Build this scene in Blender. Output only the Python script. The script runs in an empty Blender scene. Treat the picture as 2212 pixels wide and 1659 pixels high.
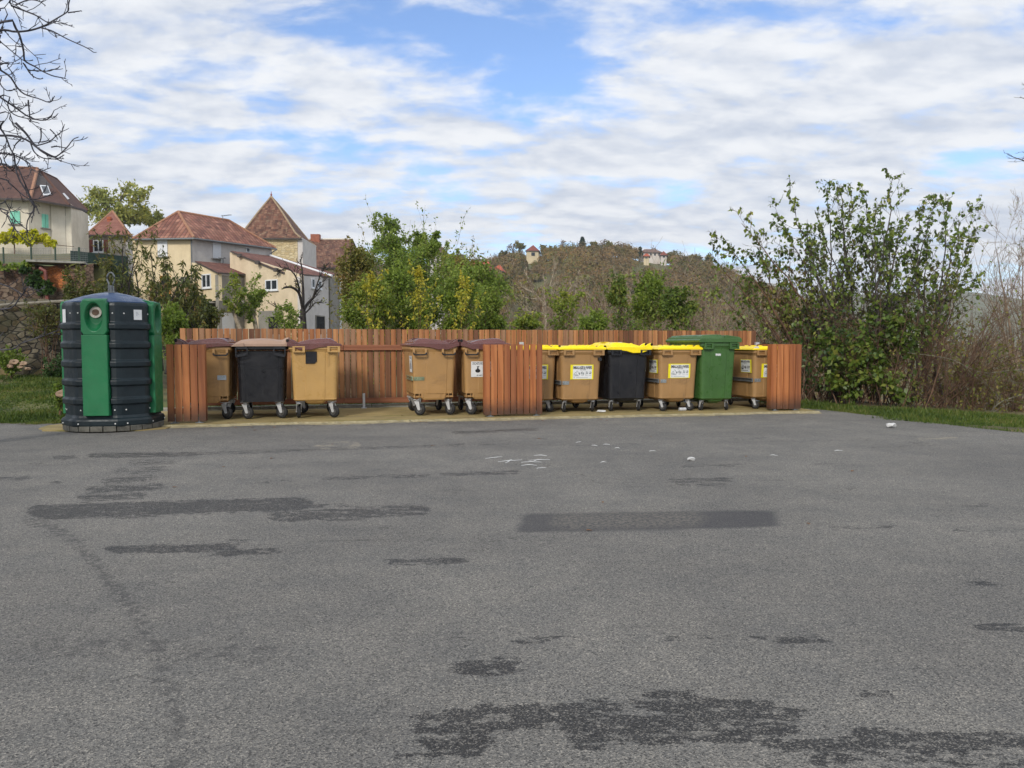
import bpy, math, random
import numpy as np
from mathutils import Vector, Matrix, Euler

SC = bpy.context.scene
COL = SC.collection
PI = math.pi
R = math.radians

# ------------------------------------------------------------------ camera
F = 1662.0                     # focal length in pixels of a 2212 px wide picture
CX, CY = 1106.0, 829.5
PITCH = math.atan(85.5 / F)
EYE = 1.25
cam = bpy.data.cameras.new('camera')
camo = bpy.data.objects.new('camera', cam)
COL.objects.link(camo)
camo.location = (0, 0, EYE)
camo.rotation_euler = (PI / 2 - PITCH, 0, 0)
cam.sensor_width = 36
cam.lens = 36 * F / 2212
cam.clip_end = 6000
SC.camera = camo

# ------------------------------------------------------------------ world: sky with cloud layer
SUN_EL, SUN_AZ = R(32), R(198)     # compass angle of the sun, measured from +Y clockwise
w = bpy.data.worlds.new('World')
SC.world = w
w.use_nodes = True
nt = w.node_tree
nt.nodes.clear()
def N(t, ty, **k):
    n = t.nodes.new(ty)
    for a, b in k.items():
        if a == 'inp':
            for i, v in b.items():
                n.inputs[i].default_value = v
        else:
            setattr(n, a, b)
    return n
def L(t, a, b): t.links.new(a, b)
def M(t, op, a, b=None, c=None, clamp=False):
    n = t.nodes.new('ShaderNodeMath'); n.operation = op; n.use_clamp = clamp
    for i, x in enumerate((a, b, c)):
        if x is None: continue
        if isinstance(x, (int, float)): n.inputs[i].default_value = x
        else: t.links.new(x, n.inputs[i])
    return n.outputs[0]
def VM(t, op, a, b=None):
    n = t.nodes.new('ShaderNodeVectorMath'); n.operation = op
    for i, x in enumerate((a, b)):
        if x is None: continue
        if isinstance(x, tuple): n.inputs[i].default_value = x
        else: t.links.new(x, n.inputs[i])
    return n
def MIX(t, fac, a, b, mode='MIX'):
    n = t.nodes.new('ShaderNodeMix'); n.data_type = 'RGBA'; n.blend_type = mode
    for i, x in ((0, fac), (6, a), (7, b)):
        if isinstance(x, (int, float)): n.inputs[i].default_value = x
        elif isinstance(x, tuple): n.inputs[i].default_value = (*x[:3], 1)
        else: t.links.new(x, n.inputs[i])
    return n.outputs[2]
def SMOOTH(t, x, lo, hi, a=0.0, b=1.0):
    n = t.nodes.new('ShaderNodeMapRange'); n.interpolation_type = 'SMOOTHSTEP'
    t.links.new(x, n.inputs[0])
    n.inputs[1].default_value = lo; n.inputs[2].default_value = hi
    n.inputs[3].default_value = a; n.inputs[4].default_value = b
    return n.outputs[0]
sky = N(nt, 'ShaderNodeTexSky', sky_type='NISHITA', sun_disc=False)
sky.sun_elevation = SUN_EL
sky.sun_rotation = SUN_AZ
sky.air_density = 1.0; sky.dust_density = 0.6; sky.ozone_density = 2.0
tc = N(nt, 'ShaderNodeTexCoord')
sep = N(nt, 'ShaderNodeSeparateXYZ'); L(nt, tc.outputs['Generated'], sep.inputs[0])
zc = M(nt, 'ADD', M(nt, 'MAXIMUM', sep.outputs[2], 0.0), 0.22)
px = M(nt, 'DIVIDE', sep.outputs[0], zc)
py = M(nt, 'DIVIDE', sep.outputs[1], zc)
cmb = N(nt, 'ShaderNodeCombineXYZ'); L(nt, px, cmb.inputs[0]); L(nt, py, cmb.inputs[1])
def cn(scale, detail, rough, off, dist=0.0, sx=1.0, sy=1.0):
    mp = N(nt, 'ShaderNodeMapping'); L(nt, cmb.outputs[0], mp.inputs[0])
    mp.inputs['Location'].default_value = off
    mp.inputs['Scale'].default_value = (sx, sy, 1)
    mp.inputs['Rotation'].default_value = (0, 0, R(-14))
    n = N(nt, 'ShaderNodeTexNoise', inp={'Scale': scale, 'Detail': detail, 'Roughness': rough, 'Distortion': dist})
    L(nt, mp.outputs[0], n.inputs['Vector'])
    return n.outputs[0]
big = cn(1.0, 3, .5, (3.1, 7.7, 0), 0.3)
mid = cn(3.6, 8, .57, (1.3, 2.2, 0), 0.25, .85, 1.1)
det = cn(9.0, 4, .6, (5.3, 9.2, 0), 0.2)
ripd = cn(9.5, 5, .55, (4.3, 1.2, 0), 0.3, .7, 1.3)
dens = M(nt, 'ADD', M(nt, 'ADD', M(nt, 'MULTIPLY', big, .50), M(nt, 'MULTIPLY', mid, .72)), M(nt, 'ADD', M(nt, 'MULTIPLY', det, .10), M(nt, 'MULTIPLY', M(nt, 'SUBTRACT', ripd, .4), .34)))
def hole(cx, cy, rx, ry, amp):
    a = M(nt, 'DIVIDE', M(nt, 'SUBTRACT', px, cx), rx)
    b = M(nt, 'DIVIDE', M(nt, 'SUBTRACT', py, cy), ry)
    e = M(nt, 'EXPONENT', M(nt, 'MULTIPLY', M(nt, 'ADD', M(nt, 'MULTIPLY', a, a), M(nt, 'MULTIPLY', b, b)), -1.0))
    return M(nt, 'MULTIPLY', e, amp)
hs = [hole(-.14, 1.57, .30, .15, .30), hole(.04, 1.80, .17, .12, .26), hole(.47, 1.50, .28, .07, .20), hole(-.62, 1.66, .22, .06, .10), hole(-.70, 1.98, .26, .06, .14), hole(-.42, 1.53, .26, .07, .13), hole(.20, 2.98, .60, .14, .24),
      hole(-.72, 2.30, .4, .06, .08), hole(1.14, 2.02, .28, .07, .06), hole(.2, 2.28, .14, .05, .14)]
tot = hs[0]
for h_ in hs[1:]: tot = M(nt, 'ADD', tot, h_)
dens = M(nt, 'SUBTRACT', dens, tot)
mask = SMOOTH(nt, dens, .46, .69)
mid2 = cn(3.6, 5, .57, (1.33, 2.27, 0), 0.25, .85, 1.1)
rip = cn(9.5, 5, .55, (4.3, 1.2, 0), 0.3, .7, 1.3)
rip2 = cn(9.5, 5, .55, (4.33, 1.27, 0), 0.3, .7, 1.3)
relief = M(nt, 'ADD', M(nt, 'MULTIPLY', M(nt, 'SUBTRACT', mid2, mid), 1.5), M(nt, 'MULTIPLY', M(nt, 'SUBTRACT', rip2, rip), .55))
tone = SMOOTH(nt, M(nt, 'ADD', M(nt, 'ADD', relief, M(nt, 'MULTIPLY', dens, .55)), 0.0), .12, .72)
CLOUD = MIX(nt, tone, (6.6, 6.75, 7.0), (4.2, 4.65, 5.5))
blue = MIX(nt, 1.0, sky.outputs[0], (1.12, 1.22, 1.42), 'MULTIPLY')
skycol = MIX(nt, mask, blue, CLOUD)
bg = N(nt, 'ShaderNodeBackground'); bg.inputs[1].default_value = 0.10
L(nt, skycol, bg.inputs[0])
wo = N(nt, 'ShaderNodeOutputWorld'); L(nt, bg.outputs[0], wo.inputs[0])

# ------------------------------------------------------------------ sun
sun = bpy.data.lights.new('sun', 'SUN')
sun.energy = 1.7
sun.angle = R(12)
sun.color = (1, .94, .85)
suno = bpy.data.objects.new('sun', sun)
COL.objects.link(suno)
sd = Vector((math.sin(SUN_AZ) * math.cos(SUN_EL), math.cos(SUN_AZ) * math.cos(SUN_EL), math.sin(SUN_EL)))
suno.rotation_euler = sd.to_track_quat('Z', 'Y').to_euler()
SC.view_settings.view_transform = 'Standard'
SC.view_settings.look = 'None'
SC.view_settings.gamma = 1
SC.view_settings.exposure = 0.53
SC.render.engine = 'CYCLES'
SC.cycles.max_bounces = 5
SC.cycles.diffuse_bounces = 2
SC.cycles.glossy_bounces = 2
SC.cycles.transparent_max_bounces = 4

# ------------------------------------------------------------------ helpers
cp, sp = math.cos(PITCH), math.sin(PITCH)
def ray(u, v):
    x, y = (u - CX) / F, (CY - v) / F
    return Vector((x, cp + y * sp, -sp + y * cp))
def at(u, v, Y):                                   # world point at depth Y seen at picture point (u, v)
    d = ray(u, v); s = Y / d.y
    return Vector((d.x * s, Y, EYE + d.z * s))
def gr(u, v, z=0.0):
    d = ray(u, v); s = (z - EYE) / d.z
    return Vector((d.x * s, d.y * s, z))
def S(r, g, b):
    f = lambda c: (c / 255 / 12.92) if c <= 10.3 else ((c / 255 + .055) / 1.055) ** 2.4
    return (f(r), f(g), f(b))
def tag(o, label=None, cat=None, group=None, kind=None):
    if label: o['label'] = label
    if cat: o['category'] = cat
    if group: o['group'] = group
    if kind: o['kind'] = kind
    return o
OFF = {}
def empty(name, loc, rz=0.0, label=None, cat=None, group=None):
    o = bpy.data.objects.new(name, None); COL.objects.link(o)
    o.location = loc; o.rotation_euler = (0, 0, rz)
    o.empty_display_size = .2
    return tag(o, label, cat, group)
def link_mesh(name, me, parent=None, loc=None, rot=None):
    o = bpy.data.objects.new(name, me); COL.objects.link(o)
    if parent: o.parent = parent
    if loc is not None: o.location = loc
    if rot is not None: o.rotation_euler = rot
    return o
class MB:
    """collects boxes, lofts, tubes; build() links them as one mesh object"""
    def __init__(s): s.v = []; s.f = []; s.m = []; s.mi = 0
    def add(s, vs, fs):
        b = len(s.v); s.v += [tuple(p) for p in vs]
        s.f += [tuple(i + b for i in f) for f in fs]; s.m += [s.mi] * len(fs); return s
    def box(s, c, d, rz=0.0, M4=None):
        hx, hy, hz = d[0] / 2, d[1] / 2, d[2] / 2
        vs = [Vector((x, y, z)) for z in (-hz, hz) for x, y in ((-hx, -hy), (hx, -hy), (hx, hy), (-hx, hy))]
        m = Matrix.Rotation(rz, 4, 'Z') if M4 is None else M4
        vs = [m @ p + Vector(c) for p in vs]
        return s.add(vs, [(3, 2, 1, 0), (4, 5, 6, 7), (0, 1, 5, 4), (1, 2, 6, 5), (2, 3, 7, 6), (3, 0, 4, 7)])
    def bar(s, a, b, wx, wz):                       # box between two points
        a, b = Vector(a), Vector(b); d = b - a
        q = d.to_track_quat('Y', 'Z').to_matrix().to_4x4()
        return s.box((a + b) / 2, (wx, d.length, wz), M4=q)
    def loft(s, rings, caps=True):
        n = len(rings[0]); vs = [p for r in rings for p in r]; fs = []
        for k in range(len(rings) - 1):
            for i in range(n):
                j = (i + 1) % n
                fs.append((k * n + i, k * n + j, (k + 1) * n + j, (k + 1) * n + i))
        if caps:
            fs.append(tuple(reversed(range(n)))); fs.append(tuple((len(rings) - 1) * n + i for i in range(n)))
        return s.add(vs, fs)
    def tube(s, pts, rad, k=8, cap=True):
        pts = [Vector(p) for p in pts]
        if not isinstance(rad, (list, tuple)): rad = [rad] * len(pts)
        rings = []; up = Vector((0, 0, 1))
        for i, p in enumerate(pts):
            d = (pts[min(i + 1, len(pts) - 1)] - pts[max(i - 1, 0)]).normalized()
            a = d.cross(up)
            if a.length < .05: a = d.cross(Vector((1, 0, 0)))
            a.normalize(); b = a.cross(d).normalized()
            rings.append([p + (a * math.cos(t) + b * math.sin(t)) * rad[i] for t in [2 * PI * j / k for j in range(k)]])
        return s.loft(rings, cap)
    def cyl(s, a, b, r, k=16): return s.tube([a, b], r, k)
    def poly(s, pts, th=None, n=None):
        pts = [Vector(p) for p in pts]
        if th is None: return s.add(pts, [tuple(range(len(pts)))])
        n = Vector(n) * th; return s.loft([pts, [p + n for p in pts]])
    def mesh(s, name, mats, off=None, smooth=False, uv=False):
        v = np.array(s.v, float)
        if off is not None: v = v - np.array(off)
        me = bpy.data.meshes.new(name)
        me.from_pydata(v.tolist(), [], s.f)
        if not isinstance(mats, (list, tuple)): mats = [mats]
        for m in mats:
            if m is not None: me.materials.append(m)
        if len(mats) > 1: me.polygons.foreach_set('material_index', s.m)
        if uv:
            ul = me.uv_layers.new(name='UVMap').data
            for p in me.polygons:
                n = p.normal
                if abs(n.z) > .97: t, b = Vector((1, 0, 0)), Vector((0, 1, 0))
                else:
                    t = Vector((0, 0, 1)).cross(n).normalized(); b = n.cross(t)
                for li in p.loop_indices:
                    co = me.vertices[me.loops[li].vertex_index].co
                    ul[li].uv = (co.dot(t), co.dot(b))
        if smooth: me.shade_smooth()
        me.update()
        return me
    def build(s, name, mats, parent=None, smooth=False, uv=False, bevel=0, auto=None):
        off = None
        if parent is not None and parent.name in OFF: off = OFF[parent.name]
        me = s.mesh(name, mats, off, smooth, uv)
        o = link_mesh(name, me, parent)
        if off is not None: OFF[o.name] = off
        if bevel:
            b = o.modifiers.new('bevel', 'BEVEL'); b.width = bevel; b.segments = 2; b.limit_method = 'ANGLE'; b.angle_limit = R(35)
        if auto is not None: me.set_sharp_from_angle(angle=R(auto))
        return o
def np_mesh(name, V, Fq, mat, attrs=None, nper=4, smooth=False):
    """fast mesh from numpy arrays; all faces have nper corners"""
    me = bpy.data.meshes.new(name)
    V = np.asarray(V, np.float32); Fq = np.asarray(Fq, np.int32)
    me.vertices.add(len(V)); me.vertices.foreach_set('co', V.ravel())
    me.loops.add(Fq.size); me.loops.foreach_set('vertex_index', Fq.ravel())
    me.polygons.add(len(Fq))
    me.polygons.foreach_set('loop_start', np.arange(len(Fq), dtype=np.int32) * nper)
    if attrs:
        for k, a in attrs.items():
            at_ = me.attributes.new(k, 'FLOAT', 'POINT'); at_.data.foreach_set('value', np.asarray(a, np.float32))
    if mat is not None: me.materials.append(mat)
    me.update(calc_edges=True)
    if smooth: me.shade_smooth()
    return me

# ------------------------------------------------------------------ materials
def new_mat(name):
    m = bpy.data.materials.new(name); m.use_nodes = True
    t = m.node_tree; t.nodes.clear()
    b = t.nodes.new('ShaderNodeBsdfPrincipled'); o = t.nodes.new('ShaderNodeOutputMaterial')
    t.links.new(b.outputs[0], o.inputs[0])
    return m, t, b
def nz(t, scale, detail=4, rough=.55, vec=None, dist=0.0):
    n = N(t, 'ShaderNodeTexNoise', inp={'Scale': scale, 'Detail': detail, 'Roughness': rough, 'Distortion': dist})
    if vec is not None: t.links.new(vec, n.inputs['Vector'])
    return n.outputs[0]
def objco(t, scale=None):
    c = N(t, 'ShaderNodeTexCoord').outputs['Object']
    if scale is None: return c
    mp = N(t, 'ShaderNodeMapping'); t.links.new(c, mp.inputs[0]); mp.inputs['Scale'].default_value = scale
    return mp.outputs[0]
def uvco(t, scale=None):
    c = N(t, 'ShaderNodeTexCoord').outputs['UV']
    if scale is None: return c
    mp = N(t, 'ShaderNodeMapping'); t.links.new(c, mp.inputs[0]); mp.inputs['Scale'].default_value = scale
    return mp.outputs[0]
def bump(t, b, h, strength=.3, dist=.01):
    n = N(t, 'ShaderNodeBump', inp={'Strength': strength, 'Distance': dist})
    t.links.new(h, n.inputs['Height']); t.links.new(n.outputs[0], b.inputs['Normal'])
def simple(name, c, rough=.6, metal=0.0, var=.12, vs=6.0, bs=0.0, bscale=60.0, spec=.5, dirt=None, dirt_amt=.5, dscale=3.0, rvar=0.15):
    m, t, b = new_mat(name)
    co = objco(t)
    f = nz(t, vs, 5, .6, co)
    lo = tuple(x * (1 - var) for x in c); hi = tuple(min(1, x * (1 + var)) for x in c)
    col = MIX(t, SMOOTH(t, f, .3, .7), lo, hi)
    if dirt:
        d = SMOOTH(t, nz(t, dscale, 8, .68, co, .4), .52, .75, 0, dirt_amt)
        col = MIX(t, d, col, dirt)
    t.links.new(col, b.inputs['Base Color'])
    rr = SMOOTH(t, nz(t, vs * 2.3, 4, .6, co), .3, .7, max(.03, rough - rvar), min(1, rough + rvar))
    t.links.new(rr, b.inputs['Roughness'])
    b.inputs['Metallic'].default_value = metal
    b.inputs['Specular IOR Level'].default_value = spec
    if bs: bump(t, b, nz(t, bscale, 4, .6, co), bs, .004)
    return m
def ramp(t, fac, cols):
    n = t.nodes.new('ShaderNodeValToRGB'); e = n.color_ramp.elements
    while len(e) < len(cols): e.new(.5)
    for i, c in enumerate(cols):
        e[i].position = i / (len(cols) - 1); e[i].color = (*c, 1)
    t.links.new(fac, n.inputs[0]); return n.outputs[0]
def leaf_mat(name, cols, trans=.35, rough=.5, attr=None, nscale=.5):
    m, t, b = new_mat(name)
    g = N(t, 'ShaderNodeNewGeometry')
    rnd = g.outputs['Random Per Island']
    lf = nz(t, nscale, 2, .5, objco(t))
    fac = M(t, 'ADD', M(t, 'MULTIPLY', rnd, .6), M(t, 'MULTIPLY', SMOOTH(t, lf, .32, .68), .4))
    if attr:
        a = N(t, 'ShaderNodeAttribute', attribute_name=attr).outputs['Fac']
        fac = M(t, 'ADD', M(t, 'MULTIPLY', a, .72), M(t, 'MULTIPLY', rnd, .28))
    col = ramp(t, fac, cols)
    t.links.new(col, b.inputs['Base Color']); b.inputs['Roughness'].default_value = rough
    b.inputs['Specular IOR Level'].default_value = .35
    tr = N(t, 'ShaderNodeBsdfTranslucent'); t.links.new(col, tr.inputs[0])
    mx = N(t, 'ShaderNodeMixShader'); mx.inputs[0].default_value = trans
    t.links.new(b.outputs[0], mx.inputs[1]); t.links.new(tr.outputs[0], mx.inputs[2])
    t.links.new(mx.outputs[0], [n for n in t.nodes if n.type == 'OUTPUT_MATERIAL'][0].inputs[0])
    return m
def bark_mat(name, a, b_, rough=.85, sc=14):
    m, t, b = new_mat(name); co = objco(t, (1, 1, .35))
    f = nz(t, sc, 5, .6, co); col = MIX(t, SMOOTH(t, f, .35, .65), a, b_)
    t.links.new(col, b.inputs['Base Color']); b.inputs['Roughness'].default_value = rough
    bump(t, b, f, .5, .01); return m
def plank_mat(name, cols, grain_axis='Z'):
    m, t, b = new_mat(name)
    g = N(t, 'ShaderNodeNewGeometry'); rnd = g.outputs['Random Per Island']
    base = ramp(t, rnd, cols)
    c = objco(t); add = VM(t, 'ADD', c, VM(t, 'SCALE', (7.0, 5.0, 3.0)).outputs[0]); 
    off = N(t, 'ShaderNodeVectorMath', operation='SCALE'); off.inputs[0].default_value = (9.0, 7.0, 31.0)
    t.links.new(rnd, off.inputs['Scale'])
    v2 = VM(t, 'ADD', c, off.outputs[0])
    mp = N(t, 'ShaderNodeMapping'); t.links.new(v2.outputs[0], mp.inputs[0])
    mp.inputs['Scale'].default_value = (1, 1, .10) if grain_axis == 'Z' else (.10, .10, 1)
    wv = N(t, 'ShaderNodeTexWave', wave_type='RINGS', rings_direction='Y', inp={'Scale': 3.2, 'Distortion': 4.0, 'Detail': 3.0, 'Detail Scale': 2.2, 'Detail Roughness': .6})
    t.links.new(mp.outputs[0], wv.inputs['Vector'])
    gr_ = nz(t, 60, 4, .6, mp.outputs[0])
    col = MIX(t, SMOOTH(t, wv.outputs['Fac'], .3, .85, .0, .55), base, MIX(t, 1.0, base, (.60, .46, .36), 'MULTIPLY'))
    col = MIX(t, SMOOTH(t, gr_, .45, .75, 0, .3), col, MIX(t, 1.0, base, (.62, .52, .44), 'MULTIPLY'))
    # splashed dirt on the lowest hand's breadth of the boards
    if grain_axis == 'Z':
        sz = N(t, 'ShaderNodeSeparateXYZ'); t.links.new(c, sz.inputs[0])
        dz = M(t, 'SUBTRACT', M(t, 'ADD', sz.outputs[2], M(t, 'MULTIPLY', nz(t, 14, 3, .6, c), .12)), .06)
        col = MIX(t, SMOOTH(t, dz, .08, .40, .85, 0), col, (.035, .022, .015))
    st = SMOOTH(t, nz(t, 1.3, 5, .6, v2.outputs[0]), .5, .72, 0, .35)
    col = MIX(t, st, col, MIX(t, 1.0, base, (.6, .5, .42), 'MULTIPLY'))
    t.links.new(col, b.inputs['Base Color']); b.inputs['Roughness'].default_value = .62
    bump(t, b, gr_, .25, .003)
    return m

PLASTIC_TAN = simple('tan_plastic', S(170, 132, 84), .42, var=.06, vs=3, dirt=S(112, 86, 58), dirt_amt=.55, dscale=2.6, bs=.05, bscale=200)
PLASTIC_TAN_DUSTY = simple('dusty_tan_plastic', S(160, 124, 80), .5, var=.07, vs=3, dirt=S(104, 84, 62), dirt_amt=.6, dscale=2.5, bs=.06, bscale=200)
PLASTIC_ORANGE = simple('light_orange_tan_plastic', S(188, 150, 92), .38, var=.05, vs=3, dirt=S(150, 112, 66), dirt_amt=.25, dscale=2.2, bs=.04, bscale=200)
PLASTIC_BROWN_LID = simple('brown_lid_plastic', S(104, 66, 62), .24, var=.10, vs=5, dirt=S(130, 108, 100), dirt_amt=.3, bs=.05)
PLASTIC_BLACK = simple('black_plastic', S(25, 26, 31), .42, var=.12, vs=5, dirt=S(62, 60, 60), dirt_amt=.35, dscale=2, bs=.04, bscale=180)
PLASTIC_PINK = simple('faded_pink_beige_plastic', S(172, 142, 122), .6, var=.08, vs=4, dirt=S(120, 88, 76), dirt_amt=.35, dscale=3)
PLASTIC_YELLOW = simple('yellow_lid_plastic', S(250, 222, 10), .36, var=.05, vs=4, dirt=S(200, 176, 60), dirt_amt=.35, dscale=3)
PLASTIC_GREEN = simple('green_bin_plastic', S(62, 98, 48), .38, var=.09, vs=4, dirt=S(44, 60, 36), dirt_amt=.3, dscale=6, bs=.05)
PLASTIC_IGLOO = simple('dark_slate_plastic', S(13, 30, 36), .5, var=.16, vs=3, dirt=S(48, 60, 60), dirt_amt=.3, dscale=2.5, bs=.08, bscale=160)
PLASTIC_DOME = simple('blue_dome_plastic', S(40, 68, 106), .36, var=.10, vs=2.5, dirt=S(120, 134, 160), dirt_amt=.35, dscale=2)
PLASTIC_CHUTE = simple('bright_green_plastic', S(22, 108, 64), .45, var=.08, vs=4, dirt=S(20, 84, 54), dirt_amt=.4, dscale=2.5, bs=.05)
RUBBER = simple('black_rubber', S(32, 32, 33), .75, var=.2, vs=20, dirt=S(90, 84, 72), dirt_amt=.4, dscale=9)
GALV = simple('galvanised_steel', S(196, 197, 198), .42, metal=.3, var=.10, vs=16, dirt=S(140, 128, 112), dirt_amt=.25, dscale=10)
BASE_DARK = simple('stained_base_concrete', S(92, 90, 82), .9, var=.35, vs=10, dirt=S(34, 34, 30), dirt_amt=.9, dscale=7, bs=.4, bscale=40)
STEEL_GREY = simple('weathered_steel', S(120, 124, 126), .5, metal=.5, var=.2, vs=10)
WHITE_PAPER = simple('white_label', S(222, 224, 224), .5, var=.03, vs=8)
YELLOW_SHEET = simple('yellow_label', S(236, 222, 30), .5, var=.06, vs=8)
INK = simple('black_print', S(30, 30, 34), .6, var=.05)
INK_GREY = simple('grey_print', S(120, 128, 130), .6, var=.05)
INK_BLUE = simple('blue_grey_print', S(84, 96, 124), .6, var=.05)
DARKHOLE = simple('dark_interior', S(14, 14, 15), .9, var=.1)
REFLECT = simple('reflective_band', S(150, 156, 158), .3, metal=.4, var=.3, vs=9, dirt=S(84, 96, 78), dirt_amt=.6, dscale=6)
REFLECT_GREEN = simple('greenish_reflector', S(136, 146, 118), .3, metal=.3, var=.3, vs=9, dirt=S(70, 90, 60), dirt_amt=.6, dscale=6)
REFLECT_PALE = simple('pale_reflector', S(168, 178, 184), .35, metal=.2, var=.1)
WHITE_PLASTIC = simple('white_plastic', S(226, 226, 222), .4, var=.05)
CONCRETE = simple('grey_concrete', S(150, 148, 140), .85, var=.2, vs=8, bs=.4, bscale=40, dirt=S(58, 56, 50), dirt_amt=.8, dscale=5)
PLANK = plank_mat('larch_boards', [S(124, 82, 50), S(166, 108, 62), S(182, 128, 82), S(146, 112, 86), S(174, 124, 80), S(108, 70, 46), S(190, 136, 86), S(152, 96, 56)])
PLANK_RED = plank_mat('reddish_boards', [S(150, 88, 48), S(178, 110, 60), S(132, 78, 46), S(190, 122, 70), S(164, 98, 52)])
RAIL = plank_mat('rail_timber', [S(138, 86, 58), S(150, 96, 66)], 'X')
PAPER_SCRAP = simple('litter_paper', S(196, 196, 194), .7, var=.12, vs=30)
# ------------------------------------------------------------------ terrain
def sm(lo, hi, x):
    t = np.clip((x - lo) / (hi - lo), 0, 1); return t * t * (3 - 2 * t)
CREST_U = np.array([-2500, 300, 640, 760, 900, 1000, 1080, 1150, 1250, 1330, 1400, 1450, 1500, 1560, 1620, 1700, 1800, 1950, 2200, 3200, 5000.])
CREST_V = np.array([560, 560, 580, 592, 592, 588, 580, 570, 565, 561, 572, 579, 591, 607, 632, 662, 705, 740, 750, 755, 755.])
CREST_Z = EYE + (744 - CREST_V) / F * 350
EDGE_X = np.array([-60, -7.2, -6.2, 5.5, 7.2, 9, 12, 20, 60])
FRONT_E = np.array([11.6, 12.1, 13.2, 15.9, 10.9, 9.2, 5.5, 0, -20])      # far edge of the asphalt
DROP_E = np.array([14, 14.0, 15.5, 18.2, 18.0, 15.2, 10.0, 2, -16])       # where the land starts to fall
def Hgt(x, y):
    x = np.asarray(x, float); y = np.asarray(y, float)
    a = x / np.maximum(y, 4)
    s = y - np.interp(x, EDGE_X, DROP_E)
    wl = 1 - sm(-.33, -.13, a)
    zl = .9 * sm(0, 50, s) + 1.5 * sm(50, 110, s)
    zr = -9 * sm(0, 26, s) - 16 * sm(20, 110, s)
    z = wl * zl + (1 - wl) * zr
    u = CX + a * F
    cz = np.interp(u, CREST_U, CREST_Z)
    z = z + (cz - z) * sm(120, 350, y)
    z = z - sm(400, 900, y) * 25
    # far ridge across the valley
    fz = EYE + (744 - np.interp(u, [-3000, 1500, 1700, 1800, 1900, 2010, 2100, 2212, 2500, 4000], [700, 700, 640, 641, 637, 631, 634, 650, 646, 660])) / F * 1500
    z = z + (fz - z) * sm(700, 1500, y)
    # spur with a few houses left of the hill
    z = z + (15.5 - z) * np.exp(-((a + .065) / .115) ** 4) * np.exp(-((y - 165) / 45) ** 2)
    # terraces on the left
    T = np.interp(y, [11.9, 20, 20.25, 27, 27.25, 55, 200], [0, .5, 2.3, 2.5, 4.0, 7.7, 9])
    tw = (1 - sm(-.53, -.46, a)) * (y > 11.9)
    z = z + tw * (T - z) * (1 - sm(90, 200, y))
    z = z + (np.sin(x * .9) * np.cos(y * .7 + x * .3) * .05) * sm(1.5, 6, s)
    return z
ya = np.concatenate([np.arange(-40, 0, 4), np.arange(0, 40, .5), 40 * 1.03 ** np.arange(0, 135)])
ta = np.linspace(-1, 1, 321)
YY, TT = np.meshgrid(ya, ta, indexing='ij')
XX = TT * (np.abs(YY) * 1.25 + 30)
ZZ = Hgt(XX, YY) - .02
nr, nc_ = YY.shape
idx = np.arange(nr * nc_).reshape(nr, nc_)
Q = np.stack([idx[:-1, :-1], idx[:-1, 1:], idx[1:, 1:], idx[1:, :-1]], -1).reshape(-1, 4)
m, t, b = new_mat('hill_ground')
co = objco(t)
f1 = nz(t, .9, 6, .65, co); f2 = nz(t, .05, 4, .5, co)
grass_c = MIX(t, SMOOTH(t, f1, .35, .65), S(58, 74, 30), S(92, 104, 44))
brown_c = MIX(t, SMOOTH(t, f1, .35, .65), S(78, 66, 44), S(116, 98, 66))
sy = N(t, 'ShaderNodeSeparateXYZ'); t.links.new(co, sy.inputs[0])
far = SMOOTH(t, sy.outputs[1], 26, 60)
woods = MIX(t, SMOOTH(t, nz(t, .03, 5, .7, co), .35, .65), S(88, 92, 52), S(104, 100, 66))
col = MIX(t, far, MIX(t, SMOOTH(t, f2, .35, .6), grass_c, brown_c), woods)
t.links.new(col, b.inputs['Base Color']); b.inputs['Roughness'].default_value = .95
bump(t, b, f1, .6, .08)
GROUND_MAT = m
g = link_mesh('ground', np_mesh('ground', np.stack([XX, YY, ZZ], -1).reshape(-1, 3), Q, m, smooth=True))
tag(g, kind='structure')

# ------------------------------------------------------------------ asphalt with damp stains
def proj(x, y, z=0.0):
    dz = z - EYE
    fw = y * cp - dz * sp; up = y * sp + dz * cp
    return CX + F * x / fw, CY - F * up / fw
xs = np.concatenate([np.arange(-60, -10, 2.0), np.arange(-10, 10, .05), np.arange(10, 61, 2.0)])
rows = []
nR = 330
tt = np.linspace(0, 1, nR)
fe = np.interp(xs, EDGE_X, FRONT_E) + .0
y0 = 1.6
AX, AT = np.meshgrid(xs, tt, indexing='ij')
fe2 = np.maximum(fe, 2.0)
AY = y0 + (AT ** 1.35) * (fe2[:, None] - y0)
keep = fe > 2.5
BX = np.array([-60, 60.])
uu, vv = proj(AX, np.maximum(AY, 1.6))
def capsule(u0, v0, u1, v1, rv, k=1.0):
    # distance (in multiples of rv) from a horizontal stroke
    t_ = np.clip((uu - u0) / max(u1 - u0, 1), 0, 1)
    dv = np.abs(vv - (v0 + (v1 - v0) * t_)) / rv
    du = np.maximum(np.maximum(u0 - uu, uu - u1), 0) / (rv * 2.4)
    return np.clip((1.75 - np.sqrt(dv ** 2 + du ** 2)) / .9, 0, 1) * k
wet = np.zeros_like(AX)
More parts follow.
